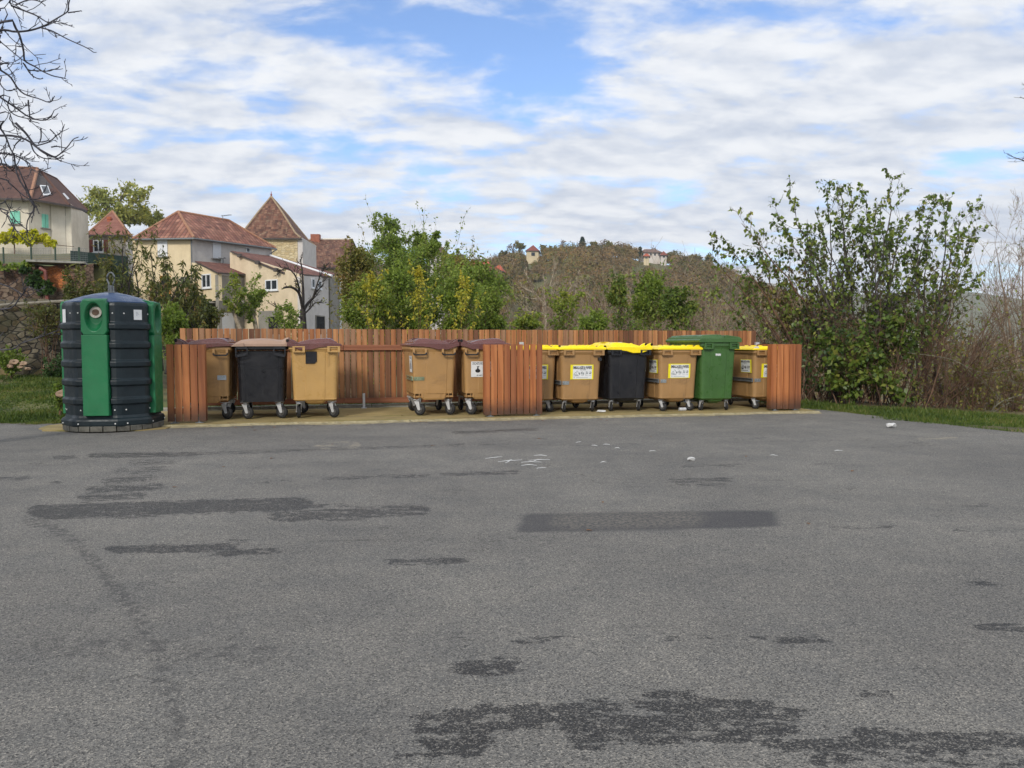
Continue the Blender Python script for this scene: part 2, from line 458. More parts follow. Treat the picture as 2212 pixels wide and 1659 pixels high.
STROKES = [
 (90, 1106, 640, 1090, 13, 1), (100, 1112, 330, 1108, 10, .9), (560, 1090, 640, 1092, 9, .9), (640, 1094, 760, 1094, 5, .7), (610, 1117, 900, 1103, 11, .86), (700, 1122, 790, 1119, 6, .8), (470, 1103, 700, 1096, 7, .6),
 (245, 1189, 500, 1184, 8, .95), (480, 1198, 592, 1192, 6, .9), (500, 1172, 526, 1170, 5, .7), (430, 1200, 460, 1199, 4, .6), (300, 1212, 320, 1212, 4, .5),
 (200, 985, 420, 982, 5, .85), (120, 989, 160, 987, 4, .8), (380, 982, 1000, 962, 3.2, .72), (1040, 962, 1480, 960, 2.6, .6), (1480, 958, 1900, 950, 2.4, .55),
 (290, 1000, 365, 998, 6, .72), (260, 1020, 350, 1014, 7, .68), (230, 1040, 330, 1034, 7, .76), (200, 1060, 340, 1052, 8, .8), (180, 1078, 300, 1072, 7, .8),
 (0, 1036, 60, 1034, 4, .8), (110, 1043, 130, 1042, 4, .6), (510, 1048, 640, 1040, 4, .6), (700, 1035, 920, 1028, 4, .72), (960, 1026, 1110, 1021, 4.5, .8), (420, 1038, 560, 1036, 3, .5),
 (855, 1216, 1000, 1212, 7, .82), (800, 1210, 850, 1208, 4, .5), (1108, 1250, 1160, 1270, 26, .42), (1112, 1225, 1150, 1228, 8, .5),
 (1450, 1040, 1570, 1037, 5, .8), (1470, 1046, 1560, 1048, 4, .7), (1600, 1041, 1760, 1038, 3, .6), (1480, 1008, 1600, 1006, 3.5, .65), (1760, 1004, 1820, 1003, 3, .6),
 (1590, 949, 1660, 947, 3, .6), (1700, 1140, 1790, 1133, 5, .6), (1790, 1141, 1930, 1138, 4, .65), (2060, 1147, 2212, 1144, 5, .6), (2050, 1095, 2130, 1093, 4, .6),
 (980, 1384, 1010, 1386, 9, .62), (1120, 1382, 1160, 1384, 10, .66), (1185, 1377, 1290, 1380, 6, .5), (1310, 1385, 1360, 1387, 6, .6), (1435, 1382, 1450, 1380, 6, .7), (1510, 1376, 1600, 1378, 6, .6), (1620, 1379, 1660, 1380, 6, .72), (1690, 1385, 1790, 1386, 8, .8),
 (2120, 1354, 2212, 1357, 8, .85), (2098, 1263, 2140, 1261, 7, .7), (2160, 1262, 2190, 1263, 5, .6), (1600, 1275, 1625, 1277, 5, .6), (1000, 1410, 1080, 1412, 14, .3),
 (1010, 1448, 1090, 1444, 15, .9), (1080, 1428, 1110, 1434, 10, .8), (1120, 1446, 1160, 1450, 8, .5), (1130, 1396, 1240, 1400, 7, .4),
 (930, 1562, 1240, 1535, 22, .85), (1000, 1570, 1700, 1556, 16, .9), (1060, 1545, 1460, 1535, 20, .78), (1300, 1525, 1400, 1530, 14, .75), (1440, 1520, 1600, 1545, 26, .92), (1560, 1545, 1690, 1552, 22, .86), (1140, 1522, 1180, 1520, 10, .6),
 (1290, 1598, 1520, 1575, 24, .86), (1300, 1580, 1700, 1592, 16, .84), (950, 1604, 1010, 1600, 22, .82), (870, 1638, 920, 1637, 11, .85), (980, 1640, 1030, 1632, 12, .7), (1080, 1583, 1140, 1590, 10, .5),
 (1680, 1615, 1920, 1612, 14, .85), (1860, 1595, 2212, 1603, 16, .86), (1800, 1570, 1880, 1580, 14, .6), (1880, 1620, 2080, 1640, 18, .84), (2040, 1605, 2212, 1600, 18, .8), (2120, 1640, 2212, 1648, 14, .8), (1740, 1540, 1790, 1550, 9, .6),
 (1870, 1500, 1960, 1503, 9, .75), (1780, 1645, 1830, 1650, 14, .75), (1700, 1548, 1760, 1570, 10, .5), (70, 1652, 130, 1655, 12, .6), (1610, 1655, 1640, 1657, 8, .4), (1860, 1650, 1880, 1655, 8, .5),
 (980, 935, 1160, 928, 2.6, .8), (1000, 940, 1060, 938, 2, .6), (500, 935, 900, 928, 2.2, .5), (1160, 918, 1700, 905, 3.0, .45), (350, 925, 1000, 913, 3.5, .6), (1100, 948, 1180, 948, 2.2, .6)]
for s_ in STROKES: wet = np.maximum(wet, capsule(*s_))
rough_trail = np.zeros_like(AX)
TR = [(60, 1125), (130, 1150), (190, 1200), (240, 1260), (290, 1320), (330, 1390), (355, 1460), (380, 1560), (390, 1659)]
for (a0, b0), (a1, b1) in zip(TR[:-1], TR[1:]):
    d = np.array([a1 - a0, b1 - b0], float); l2 = (d ** 2).sum()
    t_ = np.clip(((uu - a0) * d[0] + (vv - b0) * d[1]) / l2, 0, 1)
    dist = np.hypot(uu - a0 - t_ * d[0], vv - b0 - t_ * d[1])
    rough_trail = np.maximum(rough_trail, np.clip(1.2 - dist / (16 + 14 * (b0 - 1100) / 400), 0, 1))
rough_trail = np.maximum(rough_trail, capsule(120, 1400, 560, 1410, 22, .55))
pu = np.clip(np.minimum(uu - 1100 - (vv - 1128) * -.5, 1705 + (vv - 1128) * .5 - uu) / 45, 0, 1); pv_ = np.clip(np.minimum(vv - (1105 - (uu - 1100) * .012), (1158 - (uu - 1100) * .022) - vv) / 10, 0, 1)
patch = pu * pv_
grit = capsule(1230, 1128, 1480, 1122, 13, 1)
tan_spot = np.maximum(capsule(700, 964, 760, 962, 6, .9), np.maximum(capsule(1990, 948, 2060, 946, 3, .9), capsule(640, 966, 840, 964, 3, .35)))
fedge = np.interp(AX, EDGE_X, FRONT_E) - AY
edge_dirt = np.clip(1 - fedge / .45, 0, 1) * (AX < 40)
jag = .10 * np.sin(AX[:, -1] * 5.3) + .06 * np.sin(AX[:, -1] * 13.7 + 1) + .05 * np.sin(AX[:, -1] * 29)
AY2 = AY + (AT ** 6) * jag[:, None]
k = np.where(keep)[0]
AX, AY2 = AX[k], AY2[k]
sub = lambda q: q[k].ravel()
n1, n2 = AX.shape
idx = np.arange(n1 * n2).reshape(n1, n2)
Q = np.stack([idx[:-1, :-1], idx[1:, :-1], idx[1:, 1:], idx[:-1, 1:]], -1).reshape(-1, 4)
AZ = np.full(AX.shape, .004)
V_ = np.stack([AX, AY2, AZ], -1).reshape(-1, 3)
# the rest of the car park, behind the camera
nb = len(V_)
V_ = np.concatenate([V_, [[-60, -60, .004], [60, -60, .004], [60, y0, .004], [-60, y0, .004]]])
Q = np.concatenate([Q, [[nb, nb + 1, nb + 2, nb + 3]]])
pad = np.zeros(4)
m, t, b = new_mat('asphalt')
co = objco(t)
A = lambda n: N(t, 'ShaderNodeAttribute', attribute_name=n).outputs['Fac']
fine = nz(t, 130, 3, .7, co)
vor = N(t, 'ShaderNodeTexVoronoi', feature='F1', inp={'Scale': 185.0}); t.links.new(co, vor.inputs['Vector'])
vsep = N(t, 'ShaderNodeSeparateColor'); t.links.new(vor.outputs['Color'], vsep.inputs[0])
stone = ramp(t, vsep.outputs[0], [S(66, 65, 64), S(108, 107, 104), S(122, 120, 116), S(136, 133, 127), S(164, 159, 150)])
base = MIX(t, SMOOTH(t, fine, .35, .65, 0, .6), stone, S(115, 113, 110))
pebm = M(t, 'GREATER_THAN', vsep.outputs[1], .965)
base = MIX(t, M(t, 'MULTIPLY', pebm, .75), base, S(178, 172, 162))
darkp = M(t, 'GREATER_THAN', vsep.outputs[2], .90)
base = MIX(t, M(t, 'MULTIPLY', darkp, .6), base, S(46, 46, 48))
bigv = MIX(t, SMOOTH(t, nz(t, .45, 5, .6, co), .3, .7), (.84, .84, .845), (1.1, 1.095, 1.08))
base = MIX(t, 1.0, base, bigv, 'MULTIPLY')
blot = SMOOTH(t, nz(t, 2.2, 6, .7, co), .35, .7)
base = MIX(t, 1.0, base, MIX(t, blot, (1.06, 1.05, 1.03), (.87, .88, .89)), 'MULTIPLY')
# old hairline cracks, a worn wheel path and scattered grit
crk = N(t, 'ShaderNodeTexVoronoi', feature='DISTANCE_TO_EDGE', inp={'Scale': .55}); crw = VM(t, 'ADD', co, None); nn_ = N(t, 'ShaderNodeTexNoise', inp={'Scale': 2.2, 'Detail': 6.0}); t.links.new(co, nn_.inputs['Vector']); t.links.new(nn_.outputs['Color'], crw.inputs[1]); t.links.new(crw.outputs[0], crk.inputs['Vector'])
cm = M(t, 'MULTIPLY', SMOOTH(t, crk.outputs['Distance'], .001, .006, 1, 0), SMOOTH(t, nz(t, .8, 4, .6, co), .50, .62))
base = MIX(t, M(t, 'MULTIPLY', cm, .55), base, S(60, 58, 55))
# fine streaks along the laying direction
stk = nz(t, 1.0, 5, .62, objco(t, (.7, 6.5, 1)))
base = MIX(t, SMOOTH(t, stk, .60, .76, 0, .35), base, S(64, 63, 62))
base = MIX(t, M(t, 'MULTIPLY', SMOOTH(t, M(t, 'MULTIPLY', A('trail'), SMOOTH(t, nz(t, 16, 4, .7, co), .3, .75)), .12, .5), .5), base, S(58, 58, 60))
pn = SMOOTH(t, M(t, 'ADD', A('patch'), M(t, 'MULTIPLY', nz(t, 2.2, 6, .7, co), .7)), .55, 1.25)
base = MIX(t, M(t, 'MULTIPLY', pn, .68), base, S(60, 60, 65))
gn = M(t, 'MULTIPLY', A('grit'), SMOOTH(t, nz(t, 40, 3, .7, co), .4, .6))
base = MIX(t, M(t, 'MULTIPLY', gn, .5), base, S(138, 132, 120))
tn = SMOOTH(t, M(t, 'MULTIPLY', A('tan'), M(t, 'ADD', nz(t, 9, 5, .7, objco(t, (1, .5, 1))), .35)), .28, .5)
base = MIX(t, M(t, 'MULTIPLY', M(t, 'MULTIPLY', tn, .6), SMOOTH(t, nz(t, 5, 7, .75, objco(t, (.7, 1.6, 1))), .46, .62)), base, S(168, 158, 138))
ed = SMOOTH(t, M(t, 'MULTIPLY', A('edge'), M(t, 'ADD', nz(t, 7, 5, .7, co), .3)), .3, .7)
base = MIX(t, M(t, 'MULTIPLY', ed, .6), base, S(84, 76, 58))
wn = M(t, 'ADD', M(t, 'MULTIPLY', nz(t, 26, 6, .7, objco(t, (.7, 1, 1))), 1.3), M(t, 'MULTIPLY', nz(t, 9, 7, .72, objco(t, (.42, 1.5, 1))), 1.8))
wv = SMOOTH(t, M(t, 'ADD', M(t, 'MULTIPLY', A('wet'), .84), wn), 2.10, 2.24)
wv = M(t, 'MULTIPLY', M(t, 'MULTIPLY', wv, SMOOTH(t, A('wet'), .02, .22)), M(t, 'SUBTRACT', 1.0, M(t, 'MULTIPLY', M(t, 'GREATER_THAN', vsep.outputs[0], .80), .55)))
# a few more damp specks scattered at random
rs = SMOOTH(t, nz(t, 3.0, 7, .72, objco(t, (.5, 1.6, 1))), .685, .72)
wv = M(t, 'MAXIMUM', wv, M(t, 'MULTIPLY', rs, .8))
col = MIX(t, wv, base, MIX(t, 1.0, base, (.27, .27, .28), 'MULTIPLY'))
t.links.new(col, b.inputs['Base Color'])
rr = M(t, 'SUBTRACT', .86, M(t, 'MULTIPLY', wv, .28)); t.links.new(rr, b.inputs['Roughness'])
b.inputs['Specular IOR Level'].default_value = .3
bump(t, b, M(t, 'ADD', vor.outputs['Distance'], M(t, 'MULTIPLY', fine, .6)), .75, .006)
cat_ = lambda q: np.concatenate([sub(q), pad])
asp = link_mesh('asphalt_car_park', np_mesh('asphalt', V_, Q, m, dict(wet=cat_(wet), trail=cat_(rough_trail), patch=cat_(patch), grit=cat_(grit), tan=cat_(tan_spot), edge=cat_(edge_dirt))))
tag(asp, kind='structure')

# ------------------------------------------------------------------ concrete slab under the bins
SL = .23
def row(x, y0): return y0 + SL * x                # a line parallel to the row of bins
rng = random.Random(3)
m, t, b = new_mat('mossy_concrete_slab')
co = objco(t)
c1 = MIX(t, SMOOTH(t, nz(t, 1.6, 6, .65, co), .3, .7), S(164, 144, 94), S(138, 122, 80))
c1 = MIX(t, SMOOTH(t, nz(t, 2.6, 6, .7, objco(t, (.5, 1.6, 1))), .5, .66, 0, .75), c1, S(116, 112, 44))
c1 = MIX(t, SMOOTH(t, nz(t, 5, 6, .7, objco(t, (.4, 1.6, 1))), .55, .7, 0, .7), c1, S(66, 62, 48))
c1 = MIX(t, SMOOTH(t, nz(t, 60, 3, .7, co), .45, .7, 0, .4), c1, S(104, 96, 76))
t.links.new(c1, b.inputs['Base Color']); b.inputs['Roughness'].default_value = .9
bump(t, b, nz(t, 50, 4, .7, co), .4, .006)
mb = MB()
fr = []; xv = np.arange(-6.35, 5.62, .04)
for x in xv:
    fr.append((x, row(x, 12.72) + rng.uniform(-.012, .012) + .03 * math.sin(x * 3.1) + .02 * math.sin(x * 9)))
top = []; low = []; back = []
n = len(fr)
vs = []
for (x, y) in fr: vs.append((x, y, .0))
for (x, y) in fr: vs.append((x, y + .012, .034))
for (x, y) in fr: vs.append((x - .45, row(x, 15.34), .036))
fs = []
for i in range(n - 1):
    fs.append((i, i + 1, n + i + 1, n + i)); fs.append((n + i, n + i + 1, 2 * n + i + 1, 2 * n + i))
mb.add(vs, fs)
mb.add([(fr[-1][0], fr[-1][1], 0), (fr[-1][0] - .45, row(fr[-1][0], 15.34), 0), vs[3 * n - 1], vs[2 * n - 1]], [(0, 1, 2, 3)])
slab = mb.build('concrete_slab', m)
tag(slab, kind='structure')
# worn paler lip of cement along the front of the slab, and the kerb at the back
m2 = simple('pale_cement', S(150, 140, 110), .9, var=.3, vs=7, dirt=S(66, 62, 44), dirt_amt=.95, dscale=7, bs=.5, bscale=50)
mb = MB(); vs = []; fs = []
for i, x in enumerate(xv):
    y = row(x, 12.72) + .03 * math.sin(x * 3.1) + .02 * math.sin(x * 9)
    w_ = .10 + .05 * math.sin(x * 2.3 + 1) + rng.uniform(-.03, .03)
    vs += [(x, y - w_, .0045), (x, y - .02, .016), (x, y + .02, .0385)]
for i in range(len(xv) - 1):
    for k_ in (0, 1): fs.append((3 * i + k_, 3 * i + 3 + k_, 3 * i + 4 + k_, 3 * i + 1 + k_))
mb.add(vs, fs); tag(mb.build('slab_edge', m2), kind='structure')
mb = MB()
for i in range(12):
    x0, x1 = -6.7 + i * 1.0, -6.7 + (i + 1) * 1.0 - .012
    mb.bar((x0, row(x0, 15.42), .045), (x1, row(x1, 15.42), .045), .07, .11)
tag(mb.build('kerb', CONCRETE, bevel=.008), 'low concrete kerb along the back of the bin slab under the fence', 'kerb')
# low concrete apron beside the big container
mb = MB(); ap = [gr(200, 945), gr(178, 928), gr(200, 918), gr(250, 918), gr(330, 915), gr(352, 925), gr(300, 942)]
c_ = gr(250, 930)
pts = [(-7.02, 11.45), (-6.95, 11.25), (-6.82, 11.18), (-6.75, 11.0), (-6.5, 10.98), (-5.4, 11.0), (-5.1, 11.3), (-5.2, 12.6), (-6.6, 12.7), (-6.95, 12.0), (-7.08, 11.7)]
mb.poly([(x, y, .0) for x, y in pts], .018, (0, 0, 1)); tag(mb.build('concrete_apron', m), kind='structure')

# ------------------------------------------------------------------ grass
GRASS = leaf_mat('grass_blades', [S(44, 60, 22), S(62, 84, 28), S(82, 102, 36), S(100, 112, 46), S(132, 122, 70)], .3, .55, nscale=1.2)
def grass(name, pts_fn, n, hmin, hmax, seed, label=None):
    r = np.random.RandomState(seed)
    P = pts_fn(r, n)
    n = len(P)
    h = r.uniform(hmin, hmax, n) * (0.45 + .9 * r.rand(n) ** 3) * (.75 + .45 * np.sin(P[:, 0] * 2.1 + 2 * np.sin(P[:, 1] * 1.7)))
    an = r.rand(n) * 2 * PI; wd = r.uniform(.004, .010, n) * (1 + P[:, 1] / 22)
    lean = r.uniform(.1, .75, n) * h; la = r.rand(n) * 2 * PI
    dx, dy = np.cos(an) * wd, np.sin(an) * wd
    tip = np.stack([P[:, 0] + np.cos(la) * lean, P[:, 1] + np.sin(la) * lean, P[:, 2] + h], -1)
    a = np.stack([P[:, 0] - dx, P[:, 1] - dy, P[:, 2]], -1); c = np.stack([P[:, 0] + dx, P[:, 1] + dy, P[:, 2]], -1)
    V = np.stack([a, c, tip], 1).reshape(-1, 3)
    o = link_mesh(name, np_mesh(name, V, np.arange(3 * n).reshape(-1, 3), GRASS, nper=3))
    return tag(o, label, 'grass', kind='stuff')
def patchy(r, x, y):
    return np.sin(x * 1.7 + 1.3 * np.sin(y * 1.1)) + np.sin(y * 2.3 + x) + r.normal(0, .9, len(x))
def left_grass(r, n):
    y = 12.05 + 8.2 * r.rand(n) ** 1.5; a = r.uniform(-.72, -.515, n); x = a * y
    y2 = y + .12 * np.sin(x * 6)
    k_ = (patchy(r, x, y) > -1.1) & (x < -6.9)
    x, y2 = x[k_], y2[k_]
    return np.stack([x, y2, Hgt(x, y2) - .02], -1)
grass('grass', left_grass, 60000, .03, .10, 5, 'green grass verge sloping up to the stone wall beside the container')
def right_grass(r, n):
    x = r.uniform(4.9, 10.5, n)
    f = np.interp(x, [4.9, 5.5, 7.2, 9, 12], [14.3, 14.1, 10.95, 9.2, 5.5])
    wd = np.interp(x, [4.9, 6, 7.2, 10], [3.2, 3.6, 5.2, 4.6])
    s = r.rand(n) ** 1.2
    y = f - .05 + s * wd + .10 * np.sin(x * 5) + .05 * np.sin(x * 17)
    bare = (s < .25) & (np.sin(x * 3.1) + r.normal(0, .5, n) < .2)
    k_ = (patchy(r, x, y) > -1.2) & ~bare
    x, y = x[k_], y[k_]
    return np.stack([x, y, Hgt(x, y) - .02], -1)
grass('grass', right_grass, 90000, .03, .11, 6, 'green grass strip between the car park and the bushes on the right')
def back_grass(r, n):
    x = r.uniform(-6.5, 5.4, n); y = row(x, 15.5) + r.rand(n) ** 1.5 * .9
    return np.stack([x, y, Hgt(x, y) - .02], -1)
grass('grass', back_grass, 16000, .04, .20, 7, 'weeds and grass behind the board fence, seen under its bottom rail')
# ------------------------------------------------------------------ board fences
FD = Vector((1, SL, 0)).normalized(); FA = math.atan(SL)
def boards(mb, x0, x1, y0, z0, z1, seed, w_=.094, gap=.014, th=.022, off=0.0):
    r = random.Random(seed); L_ = (x1 - x0) / FD.x; n = round(L_ / (w_ + gap)); p = L_ / n
    nrm = Vector((-FD.y, FD.x, 0))
    for i in range(n):
        c = Vector((x0, row(x0, y0), 0)) + FD * (i + .5) * p + nrm * (off + r.uniform(-.002, .002))
        dz = r.uniform(-.004, .004)
        mb.box((c.x, c.y, (z0 + z1) / 2 + dz), (p - gap, th, z1 - z0), FA + r.uniform(-.006, .006))
fence = empty('board_fence', (-6.02, row(-6.02, 15.35), 0), 0, 'long tall fence of upright reddish brown boards along the back of the bins', 'fence')
OFF[fence.name] = tuple(fence.location)
mb = MB(); boards(mb, -6.02, 5.24, 15.35, .17, 1.54, 1); mb.build('plank_panel', PLANK, fence, bevel=.0015)
for z in (1.19, .18):
    mb = MB()
    a = Vector((-6.0, row(-6.0, 15.35), z)); nn = Vector((FD.y, -FD.x, 0)) * .036
    for i in range(4):
        p0 = a + FD * (i * 2.88) + nn; p1 = a + FD * ((i + 1) * 2.88 - .006) + nn
        mb.bar(p0, p1, .045, .10)
    mb.build('rail', RAIL, fence, bevel=.004)
for u in (655, 785, 905, 1124, 1335, 1480, 1630):
    X = (u - CX) / F; yy = 15.35 / (1 - SL * X) ; x = X * yy
    mb = MB(); c = Vector((x, yy, 0)) + Vector((FD.y, -FD.x, 0)) * .085
    mb.box((c.x, c.y, .16), (.045, .045, .32), FA); mb.box((c.x, c.y, .042), (.10, .10, .008), FA)
    mb.build('post_foot', GALV, fence)
    if u != 785:
        mb = MB(); mb.box((c.x, c.y, 1.262), (.085, .06, .07), FA); mb.box((c.x, c.y - .033, 1.262), (.02, .01, .03), FA)
        mb.build('post_bracket', WHITE_PLASTIC if u in (655,) else GALV, fence, bevel=.004)
def screen(name, x0, x1, y0, label, seed, left_end, right_end, z1=1.25):
    base = Vector(((x0 + x1) / 2, row((x0 + x1) / 2, y0), 0))
    r_ = empty(name, base, 0, label, 'fence', 'low board screens in front of the bins'); OFF[r_.name] = tuple(base)
    mb = MB(); boards(mb, x0, x1, y0, .065, z1, seed, .101, .013)
    mb.build('plank_panel', PLANK_RED, r_, bevel=.0015)
    nrm = Vector((-FD.y, FD.x, 0))
    for (x, e) in ((x0, left_end), (x1, right_end)):
        if e:
            mb = MB(); s_ = 1 if x == x0 else -1
            c = Vector((x, row(x, y0), 0)) + FD * (.012 * s_ ) + nrm * .070
            mb.box((c.x, c.y, (.065 + z1) / 2), (.022, .105, z1 - .065), FA); mb.build('end_board', PLANK_RED, r_, bevel=.0015)
    mb = MB()
    for z in (1.10, .22):
        mb = MB()
        a = Vector((x0 + .04, row(x0 + .04, y0), z)) + nrm * .034; b_ = Vector((x1 - .04, row(x1 - .04, y0), z)) + nrm * .034
        mb.bar(a, b_, .04, .09)
        mb.build('rail', RAIL, r_)
    for x in (x0 + .10, x1 - .10):
        mb = MB(); c = Vector((x, row(x, y0), 0)) + nrm * .03
        mb.box((c.x, c.y, .075), (.05, .05, .11), FA); mb.box((c.x, c.y, .04), (.12, .10, .008), FA); mb.build('post_foot', STEEL_GREY, r_)
    return r_
screen('board_screen', -5.29, -4.74, 12.985, 'narrow board screen in front of the brown lidded bin beside the big container', 21, False, True)
screen('board_screen', -.467, .52, 12.99, 'wide board screen in the middle of the row of bins', 22, True, False)
rs_ = screen('board_screen', 4.73, 5.34, 12.97, 'narrow board screen at the far right end of the row by the bush', 23, True, False)
# side return of the right screen, running back to the tall fence
mb = MB(); p0 = Vector((5.32, row(5.32, 12.99) + .05, 0)); p1 = Vector((5.24, row(5.22, 15.35) - .06, 0)); d = (p1 - p0); n = 20
for i in range(n):
    c = p0 + d * ((i + .5) / n); mb.box((c.x, c.y, .66), (.022, d.length / n - .008, 1.19), math.atan2(-d.x, d.y))
mb.build('side_panel', PLANK_RED, rs_, bevel=.0015)

# ------------------------------------------------------------------ wheelie bins
def rrect(wx, wy, r, z, step=.007, fx=(-.22, .22), cx=0, cy=0, n=4):
    """rounded rectangle outline with a shallow vertical step on its four sides"""
    P = []
    hx, hy = wx / 2, wy / 2
    def corner(x, y, a0):
        for i in range(n + 1):
            a = a0 + PI / 2 * i / n; P.append((cx + x + r * math.cos(a), cy + y + r * math.sin(a), z))
    a1, a2 = fx
    corner(-hx + r, -hy + r, PI)
    P.extend([(cx + a1 * wx, cy - hy, z), (cx + a1 * wx + .008, cy - hy - step, z), (cx + a2 * wx, cy - hy - step, z), (cx + a2 * wx + .008, cy - hy, z)])
    corner(hx - r, -hy + r, -PI / 2)
    P.extend([(cx + hx, cy - .3 * wy, z), (cx + hx + step, cy - .3 * wy + .01, z), (cx + hx + step, cy + .3 * wy, z), (cx + hx, cy + .3 * wy + .01, z)])
    corner(hx - r, hy - r, 0)
    P.extend([(cx + a2 * wx, cy + hy, z), (cx + a2 * wx - .008, cy + hy + step, z), (cx + a1 * wx, cy + hy + step, z), (cx + a1 * wx - .008, cy + hy, z)])
    corner(-hx + r, hy - r, PI / 2)
    P.extend([(cx - hx, cy + .3 * wy, z), (cx - hx - step, cy + .3 * wy - .01, z), (cx - hx - step, cy - .3 * wy, z), (cx - hx, cy - .3 * wy - .01, z)])
    return P
Z0, Z1 = .29, 1.10
WB, WT, LB, LT = .685, .745, 1.14, 1.26
def wid(z): k = (z - Z0) / (Z1 - Z0); return WB + (WT - WB) * k, LB + (LT - LB) * k
CACHE = {}
def cached(key, fn):
    if key not in CACHE: CACHE[key] = fn()
    return CACHE[key]
def part(name, key, fn, mat, parent, loc=None, rot=None, smooth=False, bevel=0, auto=None):
    def mk():
        mb = MB(); fn(mb); me = mb.mesh(name, mat, None, smooth)
        if auto is not None: me.shade_smooth(); me.set_sharp_from_angle(angle=R(auto))
        return me
    o = link_mesh(name, cached((key, mat.name if not isinstance(mat, list) else mat[0].name), mk), parent, loc, rot)
    if bevel:
        b = o.modifiers.new('bevel', 'BEVEL'); b.width = bevel; b.segments = 2; b.limit_method = 'ANGLE'; b.angle_limit = R(30)
    return o
def body_b(mb):
    rings = []
    for z, r in ((Z0, .05), (Z0 + .02, .06), (Z0 + .4, .07), (Z1, .07)):
        w_, l_ = wid(z)
        if z == Z0: w_ -= .03; l_ -= .03
        rings.append(rrect(w_, l_, r, z))
    mb.loft(rings)
    w_, l_ = wid(Z0)                                # lip line near the base and rounded belly
    mb.loft([rrect(w_ + .012, l_ + .012, .06, Z0 + .018, .0), rrect(w_ + .012, l_ + .012, .06, Z0 + .034, .0)])
    mb.loft([rrect(.20, .9, .04, Z0 - .065, 0), rrect(.32, 1.06, .06, Z0 - .03, 0), rrect(.36, 1.10, .06, Z0 + .02, 0)])
def body_a(mb):
    rings = []
    for z, r in ((Z0 + .085, .05), (Z0 + .15, .06), (Z0 + .4, .06), (Z1, .06)):
        w_, l_ = wid(z); rings.append(rrect(w_, l_, r, z, .007, (-.18, .30)))
    mb.loft(rings)
    w_, l_ = wid(Z0 + .15); mb.loft([rrect(w_ + .008, l_ + .008, .06, Z0 + .158, .004, (-.18, .30)), rrect(w_ + .008, l_ + .008, .06, Z0 + .166, .004, (-.18, .30))])
    mb.loft([rrect(.36, LB - .02, .03, Z0 - .02, 0), rrect(.42, LB + .0, .03, Z0 + .01, 0), rrect(.46, LB + .01, .03, Z0 + .09, 0)])
    mb.loft([rrect(.60, LB - .42, .03, Z0 - .01, 0), rrect(.66, LB - .38, .03, Z0 + .09, 0)])
    for sx in (-1, 1):                              # wheel housings with ribs at the four corners
        for sy in (-1, 1):
            for dx in (.19, .25, .325):
                mb.box((sx * dx, sy * (LB / 2 - .012), Z0 + .055), (.012, .05, .075))
            mb.box((sx * .26, sy * (LB / 2 - .09), Z0 + .035), (.15, .15, .03))
def body_c(mb):
    rings = []
    for z, r in ((Z0 - .01, .05), (Z0 + .02, .07), (Z0 + .4, .08), (Z1, .08)):
        w_, l_ = wid(z); rings.append(rrect(w_ + .01, l_, r, z, .003, (-.36, .36)))
    mb.loft(rings)
    for z in (.82, .865): w_, l_ = wid(z); mb.loft([rrect(w_ + .014, l_ + .008, .08, z, .003, (-.36, .36)), rrect(w_ + .014, l_ + .008, .08, z + .004, .003, (-.36, .36))])
RW, RL = .82, 1.36
def pocket(mb, x0, x1, y, z0=1.085, z1=1.185):
    """hollow grip pocket hanging from the rim, open towards -y or +y"""
    s_ = 1 if y > 0 else -1; t_ = .018; d = .05; yc = y - s_ * d / 2 + s_ * .012; xm = (x0 + x1) / 2
    mb.box((xm, yc, z0 + t_ / 2), (x1 - x0, d, t_)); mb.box((xm, yc, z1 - t_ / 2), (x1 - x0, d, t_))
    mb.box((x0 + .02, yc, (z0 + z1) / 2), (.04, d - .002, z1 - z0 - 2 * t_)); mb.box((x1 - .02, yc, (z0 + z1) / 2), (.04, d - .002, z1 - z0 - 2 * t_))
    mb.box((xm, yc - s_ * d * .4, (z0 + z1) / 2), (x1 - x0 - .08, .006, z1 - z0 - 2 * t_))
def rim_b(mb):
    z = 1.10
    def ring(w_, l_, zz, r): return rrect(w_, l_, r, zz, 0)
    mb.loft([ring(WT + .01, LT + .01, z - .01, .07), ring(RW - .02, RL - .05, z + .03, .06), ring(RW, RL - .03, z + .035, .06), ring(RW, RL - .03, z + .088, .06), ring(RW - .02, RL - .05, z + .092, .06)])
    for s_ in (-1, 1):
        for (a, b_) in ((-.345, -.15), (.20, .405)): pocket(mb, a, b_, s_ * RL / 2)
def rim_a(mb):
    def ring(w_, l_, zz, r): return rrect(w_, l_, r, zz, 0)
    mb.loft([ring(WT + .01, LT + .01, 1.085, .06), ring(RW - .01, RL - .06, 1.125, .05), ring(RW, RL - .05, 1.13, .05), ring(RW, RL - .05, 1.175, .05), ring(RW - .02, RL - .07, 1.18, .05)])
    for s_ in (-1, 1):
        for xc in (-.25, .24):
            for dx in (-.10, .10):
                mb.box((xc + dx, s_ * (RL / 2 - .005), 1.10), (.038, .045, .075))
def rim_c(mb):
    def ring(w_, l_, zz, r): return rrect(w_, l_, r, zz, 0)
    mb.loft([ring(WT + .01, LT + .01, 1.12, .08), ring(RW - .01, RL - .06, 1.135, .06), ring(RW, RL - .05, 1.14, .06), ring(RW, RL - .05, 1.18, .06)])
def handle_a(mb):
    mb.tube([(-.105, -.012, .015), (-.105, -.02, -.01), (-.085, -.022, -.022), (.085, -.022, -.022), (.105, -.02, -.01), (.105, -.012, .015)], .013, 8)
    mb.box((0, -.02, -.022), (.17, .03, .022))
